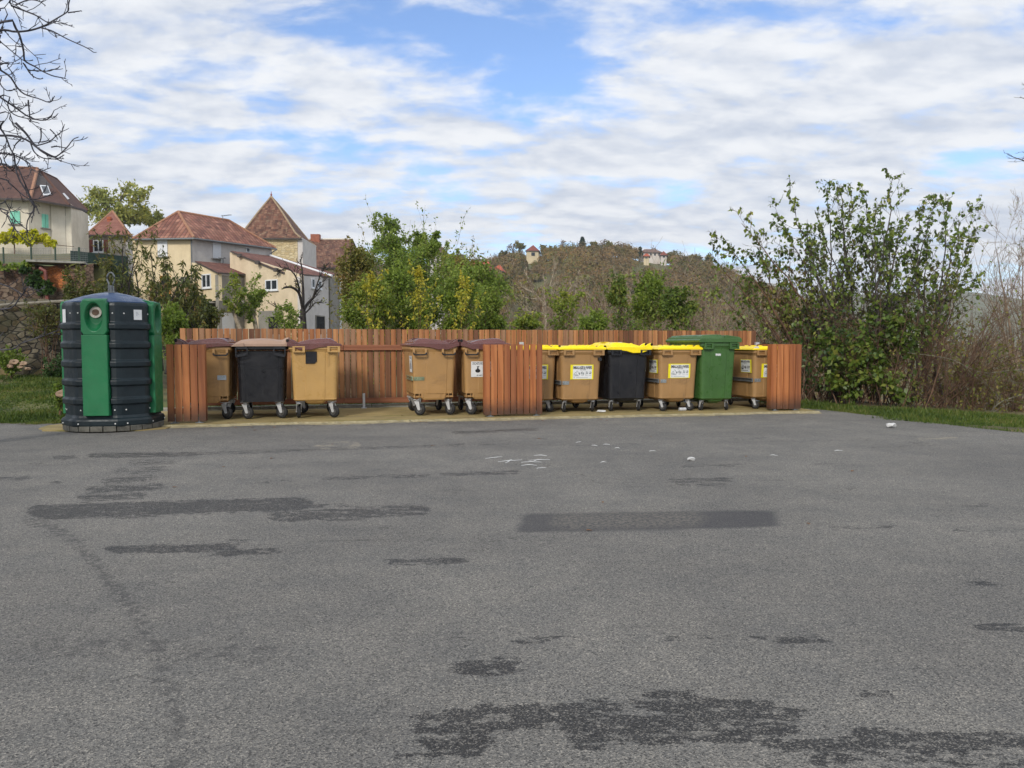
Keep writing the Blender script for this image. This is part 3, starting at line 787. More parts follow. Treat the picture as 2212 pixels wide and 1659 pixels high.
def handle_c(mb):                                   # open trapezoid grip
    pts = [(-.085, 0, .05), (-.085, 0, -.075), (.07, 0, -.045), (.085, 0, .05)]
    for a, b_ in zip(pts, pts[1:] + pts[:1]): mb.bar(Vector(a) + Vector((0, -.02, 0)), Vector(b_) + Vector((0, -.02, 0)), .018, .045)
def prof_loft(mb, prof, sts):
    """sweep an x-z profile along y; every station is (y, x scale, z scale about z=1.18)"""
    mb.loft([[(x * sx, y, 1.18 + (z - 1.18) * sz) for x, z in prof] for y, sx, sz in sts])
def lid_a(mb):
    base = [(-.435, 1.20), (-.42, 1.225), (-.37, 1.235), (-.2, 1.242), (.1, 1.238), (.3, 1.225), (.38, 1.235), (.43, 1.25), (.435, 1.19), (.34, 1.165), (.24, 1.125), (.06, 1.122), (-.06, 1.16), (-.2, 1.178), (-.42, 1.186)]
    prof_loft(mb, base, [(-.69, .985, .9), (-.675, 1, 1), (.675, 1, 1), (.69, .985, .9)])
    mid_ = [(-.36, 1.232), (-.35, 1.262), (-.30, 1.278), (-.1, 1.275), (.1, 1.262), (.28, 1.236), (.30, 1.22), (-.36, 1.22)]
    prof_loft(mb, mid_, [(-.65, .94, .6), (-.63, .985, 1), (-.6, 1, 1), (.6, 1, 1), (.63, .985, 1), (.65, .94, .6)])
    top = [(-.32, 1.272), (-.30, 1.296), (-.26, 1.312), (-.2, 1.318), (-.05, 1.310), (.12, 1.288), (.24, 1.256), (.26, 1.24), (-.32, 1.25)]
    prof_loft(mb, top, [(-.585, .86, .72), (-.56, .96, .96), (-.5, 1, 1), (.5, 1, 1), (.56, .96, .96), (.585, .86, .72)])
    for sy in (-1, 1):
        for y in (.64, .36):                         # hinge arms
            mb.loft([[(x, sy * y + d, z) for x, z in ((.20, 1.232), (.30, 1.245), (.36, 1.285), (.41, 1.305), (.445, 1.295), (.45, 1.262), (.43, 1.235), (.36, 1.228))] for d in (-.022, .022)])
    mb.box((-.25, 0, 1.319), (.10, .30, .010))
def lid_b(mb):
    base = [(-.44, 1.186), (-.435, 1.205), (-.36, 1.222), (-.1, 1.232), (.2, 1.236), (.42, 1.232), (.44, 1.222), (.44, 1.186)]
    prof_loft(mb, base, [(-.69, .99, .7), (-.68, 1, 1), (.68, 1, 1), (.69, .99, .7)])
    mid_ = [(-.40, 1.215), (-.38, 1.236), (-.3, 1.250), (-.05, 1.258), (.1, 1.256), (.14, 1.24), (.14, 1.215)]
    prof_loft(mb, mid_, [(-.655, .96, .7), (-.63, 1, 1), (.63, 1, 1), (.655, .96, .7)])
    for sy in (-1, 1):
        for y in (.63, .40):
            for x0 in (.155, .33):
                mb.loft([[(x, sy * y + d, z) for x, z in ((x0 - .06, 1.225), (x0 + .01, 1.27), (x0 + .045, 1.27), (x0 + .10, 1.245), (x0 + .105, 1.21), (x0 - .05, 1.21))] for d in (-.03, .03)])
    mb.loft([[(x, y, 1.18 + (z - 1.18)) for x, z in ((.16, 1.23), (.20, 1.255), (.36, 1.25), (.40, 1.225))] for y in (-.32, .32)])
def lid_pad(mb): mb.box((0, 0, 0), (.19, .16, .022))
def lid_c(mb):
    prof = [(-.45, 1.185), (-.44, 1.20), (-.38, 1.245), (-.30, 1.285), (-.18, 1.305), (0, 1.313), (.16, 1.308), (.28, 1.290), (.33, 1.290), (.39, 1.32), (.425, 1.33), (.43, 1.19)]
    prof_loft(mb, prof, [(-.69, .985, .35), (-.66, 1, .75), (-.55, 1, 1), (.55, 1, 1), (.66, 1, .75), (.69, .985, .35)])
    for sy in (-1, 1): prof_loft(mb, [(-.45, 1.18), (-.40, 1.215), (-.26, 1.238), (-.25, 1.18)], [(sy * .70 - .012, 1, 1), (sy * .70 + .012, 1, 1)])
def lid_d(mb):                                      # big stepped lid of the tall green bin
    base = [(-.46, 1.19), (-.47, 1.225), (-.44, 1.245), (.43, 1.262), (.45, 1.25), (.45, 1.19)]
    prof_loft(mb, base, [(-.70, 1, 1), (.70, 1, 1)])
    mid_ = [(-.43, 1.24), (-.42, 1.275), (.08, 1.285), (.10, 1.25)]
    prof_loft(mb, mid_, [(-.68, .98, .8), (-.66, 1, 1), (.66, 1, 1), (.68, .98, .8)])
    top = [(-.39, 1.27), (-.37, 1.30), (-.05, 1.315), (.05, 1.31), (.07, 1.28)]
    prof_loft(mb, top, [(-.64, .97, .8), (-.62, 1, 1), (.62, 1, 1), (.64, .97, .8)])
    ear = [(.09, 1.25), (.10, 1.302), (.14, 1.305), (.42, 1.275), (.44, 1.25)]
    for y0_, y1_ in ((-.68, -.42), (.42, .68), (-.2, .2)): prof_loft(mb, ear, [(y0_, 1, 1), (y1_, 1, 1)])
def hinge_pin(mb): mb.cyl((0, -.014, 0), (0, .014, 0), .024, 12)
def fork(mb):                                       # swivel bracket, wheel axis along local x, swivel centre at origin top
    mb.box((0, 0, -.006), (.10, .11, .012)); mb.cyl((0, 0, -.03), (0, 0, -.008), .035, 14)
    for s_ in (-1, 1):
        pts = [(-.048, -.03), (.045, -.03), (.06, -.12), (.068, -.175), (.045, -.192), (.022, -.175), (-.01, -.10)]
        mb.loft([[(s_ * .036 + d, y, z) for y, z in pts] for d in (-.003, .003)])
    mb.box((0, .0, -.034), (.075, .09, .008)); mb.cyl((-.046, .045, -.172), (.046, .045, -.172), .010, 8)
def wheel(mb):
    prof = [(.030, .055), (.030, .060), (.027, .088), (.018, .098), (0, .101), (-.018, .098), (-.027, .088), (-.030, .060), (-.030, .055)]
    mb.loft([[(x, r_ * math.cos(a), r_ * math.sin(a)) for a in [2 * PI * i / 24 for i in range(24)]] for x, r_ in prof], False)
def hub(mb):
    prof = [(.022, .0), (.028, .018), (.024, .03), (.018, .05), (.022, .058), (-.022, .058), (-.018, .05), (-.024, .03), (-.028, .018), (-.022, .0)]
    mb.loft([[(x, max(r_, .001) * math.cos(a), max(r_, .001) * math.sin(a)) for a in [2 * PI * i / 16 for i in range(16)]] for x, r_ in prof])
HUB = simple('grey_hub', S(74, 72, 70), .5, var=.15, vs=20)
def text_mesh(key, txt, size, mat, squash=1.0, bold=0.0, sp=1.0):
    def mk():
        cu = bpy.data.curves.new('lettering', 'FONT'); cu.body = txt; cu.size = size; cu.align_x = 'CENTER'; cu.align_y = 'CENTER'
        cu.offset = bold; cu.space_character = sp; cu.resolution_u = 3
        o = bpy.data.objects.new('tmp', cu); COL.objects.link(o); bpy.context.view_layer.update()
        me = bpy.data.meshes.new_from_object(o.evaluated_get(bpy.context.evaluated_depsgraph_get()))
        bpy.data.objects.remove(o); me.name = 'lettering'
        for v in me.vertices: v.co.x *= squash
        me.materials.clear(); me.materials.append(mat); return me
    return cached(('txt', key), mk)
def merge_text(items):
    """one mesh out of several lettering meshes with (mesh, dx, dy)"""
    mb = MB(); 
    for me, dx, dy in items:
        mb.add([(v.co.x + dx, v.co.y + dy, 0) for v in me.vertices], [tuple(p.vertices) for p in me.polygons])
    return mb
def disc_pts(cx, cy, rx, ry, n=14): return [(cx + rx * math.cos(2 * PI * i / n), cy + ry * math.sin(2 * PI * i / n), 0) for i in range(n)]
def picto_packaging(mb, s_=1.0, thick=1.0):
    q = .0045 * thick
    def ln(a, b_, w_=q):
        a = Vector((*a, 0)) * s_; b_ = Vector((*b_, 0)) * s_; n_ = (b_ - a).normalized().cross(Vector((0, 0, 1))) * w_ / 2
        mb.add([a - n_, b_ - n_, b_ + n_, a + n_], [(0, 1, 2, 3)])
    # tray, cartons and bottle
    for a, b_ in (((-.125, -.03), (-.105, .0)), ((-.105, .0), (-.085, .004)), ((-.125, -.03), (-.09, -.03)), ((-.09, -.03), (-.09, -.005)), ((-.09, .018), (-.075, .024)), ((-.08, -.03), (-.065, -.03)), ((-.07, .022), (-.062, .0)), ((-.058, .0), (-.045, -.028)), ((-.045, -.028), (-.04, .002))): ln(a, b_)
    mb.add([Vector(p) * s_ for p in ((-.05, -.028, 0), (-.036, -.028, 0), (-.034, -.004, 0), (-.052, -.004, 0))], [(0, 1, 2, 3)])
    for a, b_ in (((-.01, -.028), (-.01, .012)), ((-.002, .014), (-.002, -.028)), ((-.016, .01), (-.018, -.02)), ((.008, -.02), (.02, -.02)), ((.022, -.028), (.02, .0))): ln(a, b_)
    mb.add([Vector(p) * s_ for p in ((.006, -.028, 0), (.017, -.028, 0), (.015, .004, 0), (.008, .0, 0))], [(0, 1, 2, 3)])
    for c_ in ((.056, .006, .009, .008), (.066, -.014, .014, .007), (.076, .004, .005, .010), (.047, -.02, .005, .005)): mb.add([Vector(p) * s_ for p in disc_pts(*c_)], [tuple(range(14))])
    for a, b_ in (((.095, -.014), (.125, -.014)), ((.095, -.009), (.128, -.007)), ((.100, .006), (.118, .010)), ((.118, .010), (.128, -.005))): ln(a, b_, q * 1.5)
    for a, b_ in (((-.13, -.045), (-.045, -.045)), ((-.105, -.038), (-.06, -.038)), ((-.016, -.039), (.018, -.039)), ((.04, -.037), (.075, -.037)), ((.09, -.037), (.127, -.037)), ((-.09, -.068), (.08, -.068)), ((-.128, -.066), (-.105, -.066))): ln(a, b_, q * .7)
def sheet(w_, h_, bend=0.0): 
    def f(mb): mb.box((0, 0, .0008), (w_, h_, .0016))
    return f
def add_packaging_label(root, loc, rot, torn=False):
    y = part('label', 'ylab', sheet(.285, .172), YELLOW_SHEET, root, loc, rot); y.scale = (1.5, 1.52, 1)
    wl = part('white_sheet', 'wlab', sheet(.235 if not torn else .238, .155), WHITE_PAPER, y, (.006, -.002, .0022))
    t1 = text_mesh('emb', 'EMBALLAGES & PAPIERS', .044, INK, .50, .0016); t2 = text_mesh('vid', 'bien vid\u00e9s', .022, INK_GREY, .85, 0)
    def mk():
        mb = merge_text([(t1, .006, .050), (t2, .012, .028)]); return mb.mesh('lettering', INK)
    link_mesh('lettering', cached(('lt', 'emb2'), mk), y, (0, 0, .0049))
    part('pictograms', 'pic', lambda mb: picto_packaging(mb, .86), INK_GREY, y, (.006, -.006, .0049))
def add_side_label(root, loc, rot):
    y = part('label', 'ylabs', sheet(.30, .20), YELLOW_SHEET, root, loc, rot); y.scale = (1.3, 1.25, 1)
    part('white_sheet', 'wlabs', sheet(.25, .185), WHITE_PAPER, y, (-.012, 0, .0022))
    t1 = text_mesh('emb3', 'EMBALLAGES & PAPIERS', .044, INK, .545, .0014); t2 = text_mesh('vid', 'bien vid\u00e9s', .022, INK_GREY, .85, 0)
    link_mesh('lettering', cached(('lt', 'emb4'), lambda: merge_text([(t1, -.012, .066), (t2, -.012, .038)]).mesh('lettering', INK)), y, (0, 0, .0049))
    part('pictograms', 'pics', lambda mb: picto_packaging(mb, .9, 2.0), INK, y, (-.012, -.008, .0049))
def add_bag_label(root, loc, rot):
    y = part('label', 'wbag', sheet(.36, .215), WHITE_PAPER, root, loc, rot); y.scale = (1.22, 1.24, 1)
    t1 = text_mesh('dec', 'DECHETS NON RECYCLABLES', .048, INK, .50, .0006); t2 = text_mesh('sac', 'en sacs', .028, INK, 1.0, .0006)
    link_mesh('lettering', cached(('lt', 'dec2'), lambda: merge_text([(t1, 0, .078), (t2, -.06, -.082)]).mesh('lettering', INK)), y, (0, 0, .0024))
    def bags(mb):
        for cx_ in (-.085, .03, .13):
            mb.add(disc_pts(cx_, -.022, .036, .026, 18), [tuple(range(18))])
            mb.add([(cx_ - .02, -.008, .0003), (cx_ + .02, -.008, .0003), (cx_ + .006, .022, .0003), (cx_ + .022, .042, .0003), (cx_ - .016, .038, .0003), (cx_ - .005, .022, .0003)], [tuple(range(6))])
    part('pictograms', 'bags', bags, INK, y, (0, 0, .0026))
def add_bottle_label(root, loc, rot):
    y = part('label', 'wbot', sheet(.24, .21), WHITE_PAPER, root, loc, rot); y.scale = (1.3, 1.32, 1)
    t1 = text_mesh('bou', 'BOUTEILLES', .040, INK_GREY, .68, .001); t2 = text_mesh('bou2', 'en verre', .018, INK, 1.0, 0)
    link_mesh('lettering', cached(('lt', 'bou3'), lambda: merge_text([(t1, 0, .080), (t2, .01, -.088)]).mesh('lettering', INK_GREY)), y, (0, 0, .0024))
    def bot(mb):
        for cx_ in (-.05, .0, .05):
            mb.add([(cx_ - .013, -.065, 0), (cx_ + .013, -.065, 0), (cx_ + .013, .0, 0), (cx_ + .005, .02, 0), (cx_ + .005, .045, 0), (cx_ - .005, .045, 0), (cx_ - .005, .02, 0), (cx_ - .013, .0, 0)], [tuple(range(8))])
    part('pictograms', 'botts', bot, INK, y, (0, 0, .0026))
TILT_F = PI / 2 + math.atan((LT - LB) / 2 / (Z1 - Z0)); TILT_S = PI / 2 + math.atan((WT - WB) / 2 / (Z1 - Z0))
def front_y(z): return -wid(z)[1] / 2 - .009
def side_x(z): return -wid(z)[0] / 2 - .009
def make_bin(u, Yf, kind, body, lid, side, label, dyaw=0.0, casters=(20, -30, 0, 0), scale=(1, 1, 1), extra=(), zlift=.036, drop=0.0):
    """u, Yf: picture column and depth of the middle of the near end face"""
    yaw = FA + R(dyaw)
    x = (u - CX) / F * Yf
    ax = Vector((-math.sin(yaw), math.cos(yaw), 0))
    c = Vector((x, Yf, zlift - drop)) + ax * (LT / 2)
    r_ = empty('wheelie_bin', c, yaw, label, 'wheelie bin', 'four wheeled bins standing in a row in the board enclosure')
    r_.scale = scale
    fb = {'A': body_a, 'B': body_b, 'C': body_c}[kind]; fr_ = {'A': rim_a, 'B': rim_b, 'C': rim_c}[kind]
    part('body', 'body' + kind, fb, body, r_, bevel=.004)
    part('rim', 'rim' + kind, fr_, body, r_, bevel=.004)
    flip = 0 if side > 0 else PI
    lt = extra['lid'] if isinstance(extra, dict) and 'lid' in extra else kind
    fl = {'A': lid_a, 'B': lid_b, 'C': lid_c, 'D': lid_d}[lt]
    l_ = part('lid', 'lid' + lt, fl, lid, r_, rot=(0, 0, flip), bevel=.006)
    if lt in 'AB':
        for yy_ in (-.655, -.375, .375, .655): part('hinge_pin', 'pin', hinge_pin, DARKHOLE, l_, (.423, yy_, 1.278 if lt == 'A' else 1.238))
    if lt == 'B':
        for sy in (-1, 1): part('grip_pad', 'pad', lid_pad, PLASTIC_TAN_DUSTY, l_, (.30, sy * .515, 1.243))
    if kind == 'A':
        for xc in (-.25, .24):
            for s_ in (-1, 1): part('handle', 'hnd', handle_a, PLASTIC_BLACK, r_, (xc, s_ * (RL / 2 - .002), 1.062), (0, 0, 0 if s_ < 0 else PI))
    if kind == 'C':
        for xc, m_ in ((-.29, 1), (.29, -1)):
            o = part('handle', 'hndC%d' % m_, (lambda mb, m_=m_: [mb.bar(Vector((a[0] * m_, -.02, a[1])), Vector((b_[0] * m_, -.02, b_[1])), .018, .04) for a, b_ in zip(((-.085, .05), (-.085, -.085), (.085, -.045), (.085, .05)), ((-.085, -.085), (.085, -.045), (.085, .05), (-.085, .05)))]), PLASTIC_BLACK, r_, (xc, front_y(1.1) - .03, 1.11))
    k_ = 0
    for sy, an in ((-1, casters[0]), (-1, casters[1]), (1, casters[2]), (1, casters[3])):
        sx = (-1, 1, -1, 1)[k_]; k_ += 1
        ztop = .275
        f_ = part('castor', 'fork', fork, GALV, r_, (sx * .265, sy * (LB / 2 - .115), ztop), (0, 0, R(an)))
        sc_c = (ztop * scale[2] - drop) / ztop; f_.scale = (sc_c / scale[0], sc_c, sc_c / scale[2])
        part('tyre', 'wheel', wheel, RUBBER, f_, (0, .045, -.174), auto=40, smooth=True); part('hub', 'hub', hub, HUB, f_, (0, .045, -.174))
    return r_
def band(root, z, x0, x1, side_from=None, mat=REFLECT, h=.062):
    """reflective strip wrapped round the near left corner"""
    y = front_y(z) + .0035
    part('reflective_strip', 'bf%g%g%g' % (z, x0, x1), lambda mb: mb.box(((x0 + x1) / 2, 0, 0), (x1 - x0, .003, h)), mat, root, (0, y, z), (math.atan((LT - LB) / 2 / (Z1 - Z0)), 0, 0))
    if side_from is not None:
        part('side_bar', 'bs%g' % side_from, lambda mb: (mb.box((0, 0, 0), (.022, side_from, .07)), mb.box((-.014, 0, .03), (.03, side_from * .96, .008)), mb.box((-.014, 0, -.025), (.03, side_from * .96, .008))), STEEL_GREY if mat is REFLECT else REFLECT_GREEN, root, (side_x(z) + .002, -wid(z)[1] / 2 + .03 + side_from / 2, z), (0, -math.atan((WT - WB) / 2 / (Z1 - Z0)), 0))
b1 = make_bin(443, 12.28, 'A', PLASTIC_TAN, PLASTIC_BROWN_LID, -1, 'tan bin with a ribbed brown lid half hidden behind the left board screen', casters=(30, -125, 10, 60))
part('sticker', 'st1', sheet(.135, .075), REFLECT_PALE, b1, (.245, front_y(.68), .68), (TILT_F, 0, 0))
b2 = make_bin(564, 12.42, 'C', PLASTIC_BLACK, PLASTIC_PINK, 1, 'black bin with a faded pinkish beige domed lid', dyaw=1.5, casters=(-120, -115, 0, 40))
b3 = make_bin(680, 12.55, 'B', PLASTIC_ORANGE, PLASTIC_BROWN_LID, -1, 'light orange tan bin with a black lock plate under its brown lid', dyaw=.5, casters=(8, -130, -60, 30), extra={'lid': 'A'})
def lockplate(mb): mb.loft([[(x, 0, z) for x, z in ((-.09, .10), (.09, .10), (.09, -.06), (.05, -.10), (-.09, -.10))], [(x, -.02, z) for x, z in ((-.084, .095), (.084, .095), (.084, -.058), (.046, -.094), (-.084, -.094))]])
lp = part('lock_plate', 'lockp', lockplate, PLASTIC_BLACK, b3, (-.055, front_y(1.0) + .002, 1.0), (math.atan((LT - LB) / 2 / (Z1 - Z0)), 0, 0))
part('lock', 'lockc', lambda mb: mb.cyl((0, -.03, 0), (0, -.018, 0), .022, 16), RUBBER, lp, (-.04, 0, -.01))
part('wear_strip', 'wearst', lambda mb: mb.box((0, 0, 0), (.016, .006, .19)), PLASTIC_ORANGE, b3, (.215, front_y(.95) - .001, .96), (math.atan((LT - LB) / 2 / (Z1 - Z0)), 0, 0))
b4 = make_bin(938, 13.05, 'A', PLASTIC_TAN, PLASTIC_BROWN_LID, 1, 'tan bin, brown lid, bottle label on its side and greenish reflector', dyaw=1.5, casters=(-125, -135, -60, 20))
band(b4, .635, -.345, -.165, .75, REFLECT_GREEN)
add_bottle_label(b4, (side_x(.88), -.43, .88), (TILT_S, 0, -PI / 2))
b5 = make_bin(1049, 13.2, 'A', PLASTIC_TAN, PLASTIC_BROWN_LID, -1, 'tan bin with a brown lid and a white label of bin bags', dyaw=-1, casters=(-120, 20, 10, 60))
add_bag_label(b5, (-.03, front_y(.79), .79), (TILT_F, 0, 0))
b6 = make_bin(1158, 13.6, 'B', PLASTIC_TAN_DUSTY, PLASTIC_YELLOW, 1, drop=.065, label= 'tan bin with a yellow lid just right of the middle board screen', dyaw=0, casters=(30, -120, 20, -30))
add_packaging_label(b6, (.01, front_y(.79), .79), (TILT_F, 0, 0))
b7 = make_bin(1256.5, 13.62, 'B', PLASTIC_TAN_DUSTY, PLASTIC_YELLOW, 1, drop=.065, label= 'tan bin with a yellow lid between another yellow lidded tan bin and the black one', dyaw=0, casters=(4, -6, 30, 30))
add_packaging_label(b7, (.01, front_y(.79), .79), (TILT_F, 0, 0)); band(b7, .60, -.345, -.22, .5, REFLECT)
part('lock', 'blk', lambda mb: (mb.box((0, 0, 0), (.06, .05, .05)), mb.cyl((0, -.05, -.01), (0, -.02, -.01), .03, 12)), PLASTIC_BLACK, b7, (.33, front_y(1.0) - .01, 1.02), bevel=.006)
b8 = make_bin(1358, 13.82, 'B', PLASTIC_BLACK, PLASTIC_YELLOW, 1, drop=.065, label= 'black bin with a domed yellow lid', dyaw=-1, casters=(3, -4, 20, 0), extra={'lid': 'A'})
b9 = make_bin(1467, 13.9, 'B', PLASTIC_TAN_DUSTY, PLASTIC_YELLOW, 1, drop=.065, label= 'tan bin with a yellow lid between the black bin and the green bin', dyaw=0, casters=(-140, -135, 0, 40))
add_packaging_label(b9, (.01, front_y(.80), .80), (TILT_F, 0, 0), True); band(b9, .62, -.345, -.23, .9, REFLECT)
add_side_label(b9, (side_x(.88), -.34, .88), (TILT_S, 0, -PI / 2))
b10 = make_bin(1553, 14.02, 'B', PLASTIC_GREEN, PLASTIC_GREEN, 1, drop=.13, label= 'tall green bin with a green lid', dyaw=1, casters=(12, 168, 0, 40), scale=(.93, 1, 1.16), extra={'lid': 'D'})
part('number', 'nr', lambda mb: None, INK, b10) if False else link_mesh('number', text_mesh('nr', '99494', .048, WHITE_PAPER, .95, .003, 1.0), b10, (-.02, front_y(.995) - .002, .995), (TILT_F, 0, 0))
b11 = make_bin(1668, 14.42, 'B', PLASTIC_TAN_DUSTY, PLASTIC_YELLOW, 1, drop=.075, label= 'tan bin with a yellow lid partly behind the right end screen', dyaw=0, casters=(-140, 10, -60, 40))
add_packaging_label(b11, (.0, front_y(.80), .80), (TILT_F, 0, 0)); band(b11, .62, -.345, -.21, .9, REFLECT)
add_side_label(b11, (side_x(.88), -.34, .88), (TILT_S, 0, -PI / 2))

# ------------------------------------------------------------------ big bottle bank container
CB = Vector((-5.92, 11.42, 0))
CH0 = R(-83.5)
ig = empty('glass_container', CB, 0, 'big dark domed bottle container with green chutes and a lifting eye on top', 'recycling container'); OFF[ig.name] = (0, 0, 0)
def oct_ring(Rr, z, rnd=3.0, f=1.0):
    P = []
    for q in range(4):
        for a in (-27, 27):
            th = CH0 + R(90 * q + a)
            for k_ in (-1, 0, 1):
                t_ = th + R(rnd * k_); rr = Rr * (1 if k_ == 0 else .9985)
                P.append((rr * math.cos(t_), rr * math.sin(t_), z))
            if a < 0 and f == 1.0:
                n_ = Vector((math.cos(th - R(a)), math.sin(th - R(a)), 0)); tt_ = Vector((-n_.y, n_.x, 0))
                for x_, d_ in ((-.182, 0), (-.181, -.07), (.181, -.07), (.182, 0)): q_ = n_ * (Rr * .9122 + d_) + tt_ * x_; P.append((q_.x, q_.y, z))
    return P
RB = .64
mb = MB()
prof = [(.24, .985)]
for zc_ in (.45, .715, .98, 1.245, 1.515):
    prof += [(zc_ - .055, 1.0), (zc_ - .045, 1.045), (zc_ + .025, 1.05), (zc_ + .05, 1.0)]
prof += [(1.80, 1.0), (1.835, .985), (1.85, .95)]
mb.loft([oct_ring(RB * (k_ - .010 * (1.0 - z / 1.9)), z) for z, k_ in prof])
mb.build('body', PLASTIC_IGLOO, ig, bevel=.01)
mb = MB(); mb.loft([oct_ring(RB * k_, z, 3.0, 2.0) for z, k_ in ((.085, 1.045), (.10, 1.07), (.165, 1.075), (.195, 1.05), (.205, 1.0), (.25, .975))]); mb.build('skirt', PLASTIC_IGLOO, ig, bevel=.01)
mb = MB()
for q in range(24):
    a0, a1 = 2 * PI * q / 24, 2 * PI * (q + 1) / 24 - .02
    mb.poly([(.50 * math.cos(a0), .50 * math.sin(a0), .02), (.672 * math.cos(a0), .672 * math.sin(a0), .02), (.672 * math.cos(a1), .672 * math.sin(a1), .02), (.50 * math.cos(a1), .50 * math.sin(a1), .02)], .075, (0, 0, 1))
mb.build('concrete_base', BASE_DARK, ig, bevel=.006)
mb = MB(); mb.loft([oct_ring(RB * k_, z, 3.0, 2.0) for z, k_ in ((1.845, .955), (1.862, .95), (1.90, .80), (1.95, .58), (1.985, .38), (2.005, .22), (2.012, .05))])
mb.build('dome', PLASTIC_DOME, ig, smooth=True, auto=32)
mb = MB()
lp_ = [(-.035, 0, 2.0), (-.035, 0, 2.10), (-.03, 0, 2.14), (-.055, 0, 2.20), (-.055, 0, 2.25), (-.03, 0, 2.295), (0, 0, 2.31), (.03, 0, 2.295), (.055, 0, 2.25), (.055, 0, 2.20), (.03, 0, 2.14), (.035, 0, 2.10), (.035, 0, 2.0)]
mb.tube(lp_, .0125, 8); mb.cyl((0, 0, 2.0), (0, 0, 2.12), .024, 12); mb.box((0, 0, 2.018), (.16, .10, .012))
mb.build('lifting_eye', STEEL_GREY, ig)
def chute(mb):
    # local frame: x across, -y outwards (apothem plane at y = 0), z up
    n_ = 28; zc_, rz, rx = 1.635, .195, .115; wo_, zt, zb = .175, 1.875, 1.38
    def outer(i):
        a = 2 * PI * i / n_ ; x, z = math.cos(a), math.sin(a)
        k_ = 1 / max(abs(x), abs(z)); return (wo_ * x * k_, zc_ + (zt - zc_ if z > 0 else zc_ - zb) * z * k_)
    def taper(z): return 1 + .0 * z
    yo = -.062
    o_ = [outer(i) for i in range(n_)]; e_ = [(rx * math.cos(2 * PI * i / n_), zc_ + rz * math.sin(2 * PI * i / n_) ) for i in range(n_)]
    rings = [[(x * 1.03, .06, z) for x, z in o_], [(x, yo + .012, z) for x, z in o_], [(x * .97, yo, zc_ + (z - zc_) * .97) for x, z in o_],
             [(x * 1.06, yo, zc_ + (z - zc_) * 1.06) for x, z in e_], [(x, yo + .012, z) for x, z in e_],
             [(x * .90, yo + .05, zc_ + .01 + (z - zc_) * .88) for x, z in e_], [(x * .80, yo + .093, zc_ + .04 + (z - zc_) * .72) for x, z in e_]]
    mb.loft(rings, False)
    m0 = len(mb.v) - n_; mb.f.append(tuple(range(m0, m0 + n_))); mb.m.append(0)
    # plain lower slide
    rr = [(-wo_, .06), (-wo_, yo + .012), (-wo_ * .96, yo), (wo_ * .96, yo), (wo_, yo + .012), (wo_, .06)]
    mb.loft([[(x, y, z) for x, y in rr] for z in (.245, 1.383)])
    # hood running back over the rim on to the dome
    mb.loft([[(-.165, -.03, zt - .01), (-.165, -.04, zt - .05), (.165, -.04, zt - .05), (.165, -.03, zt - .01)], [(-.15, .02, zt + .018), (-.15, .02, zt - .05), (.15, .02, zt - .05), (.15, .02, zt + .018)], [(-.12, .16, zt + .03), (-.12, .16, zt - .04), (.12, .16, zt - .04), (.12, .16, zt + .03)]])
def flapdisc(mb): mb.loft([[(.080 * math.cos(a), y, .080 * math.sin(a)) for a in [2 * PI * i / 24 for i in range(24)]] for y in (0, -.006)]); 
def flaphole(mb):  mb.loft([[(.05 * math.cos(a), y, .045 * math.sin(a)) for a in [2 * PI * i / 20 for i in range(20)]] for y in (0, -.002)])
STAIN = simple('brown_stain', S(96, 76, 62), .8, var=.4, vs=20)
DISC = simple('worn_white_disc', S(190, 184, 172), .6, var=.25, vs=14, dirt=S(92, 72, 58), dirt_amt=.8, dscale=14)
ap_ = RB * .9122
for q in range(4):
    an = CH0 + R(90 * q)
    o = part('chute', 'chute', chute, PLASTIC_CHUTE, ig, (ap_ * math.cos(an), ap_ * math.sin(an), 0), (0, 0, an + PI / 2), bevel=.006)
    d_ = part('flap', 'flap', flapdisc, DISC, o, (.0, .022, 1.70), (R(-6), 0, 0))
    part('flap_hole', 'flaph', flaphole, STAIN, o, (.0, .0145, 1.70), (R(-6), 0, 0))
bolt_me = None
for z, k_ in ((1.69, 1.0), (.32, .995), (.13, 1.078)):
    for q in range(4):
        for a in (-21.5, 21.5, 35, 55):
            if z < 1 and a == 55: continue
            th = CH0 + R(90 * q + a)
            aa = a if a <= 27 else a - 45
            rr = RB * k_ * (.9122 if a <= 27 else .9645) / math.cos(R(aa))
            part('bolt', 'bolt', lambda mb: mb.loft([[(.011 * math.cos(t_), .011 * math.sin(t_), 0) for t_ in [PI * i / 5 for i in range(10)]], [(.007 * math.cos(t_), .007 * math.sin(t_), .008) for t_ in [PI * i / 5 for i in range(10)]]]), WHITE_PLASTIC, ig, (rr * math.cos(th), rr * math.sin(th), z), (PI / 2, 0, (th - R(aa)) + PI / 2))
# label with a star of strokes and a curved dash, facing the car park right of the front chute
thl = CH0 + R(45); rl = RB * .9645 + .003
tl = thl + R(10)
cx_, cy_ = rl * math.cos(thl) - math.sin(thl) * .085, rl * math.sin(thl) + math.cos(thl) * .085
def star(mb):
    for a, l0, l1, w_ in ((100, .004, .034, .006), (140, .006, .032, .006), (255, .006, .034, .007), (55, .005, .020, .004), (205, .006, .024, .004), (-80, .004, .016, .003)):
        d = Vector((math.cos(R(a)), math.sin(R(a)), 0)); n_ = Vector((-d.y, d.x, 0)) * w_ / 2
        mb.add([d * l0, d * (l0 + l1) / 2 - n_, d * l1, d * (l0 + l1) / 2 + n_], [(0, 1, 2, 3)])
    for i in range(6):
        x0, x1 = .006 + i * .006, .012 + i * .006; f_ = lambda x: -.004 + 10 * (x - .02) ** 2
        mb.add([(x0, f_(x0), 0), (x1, f_(x1), 0), (x1, f_(x1) + .003, 0), (x0, f_(x0) + .003, 0)], [(0, 1, 2, 3)])
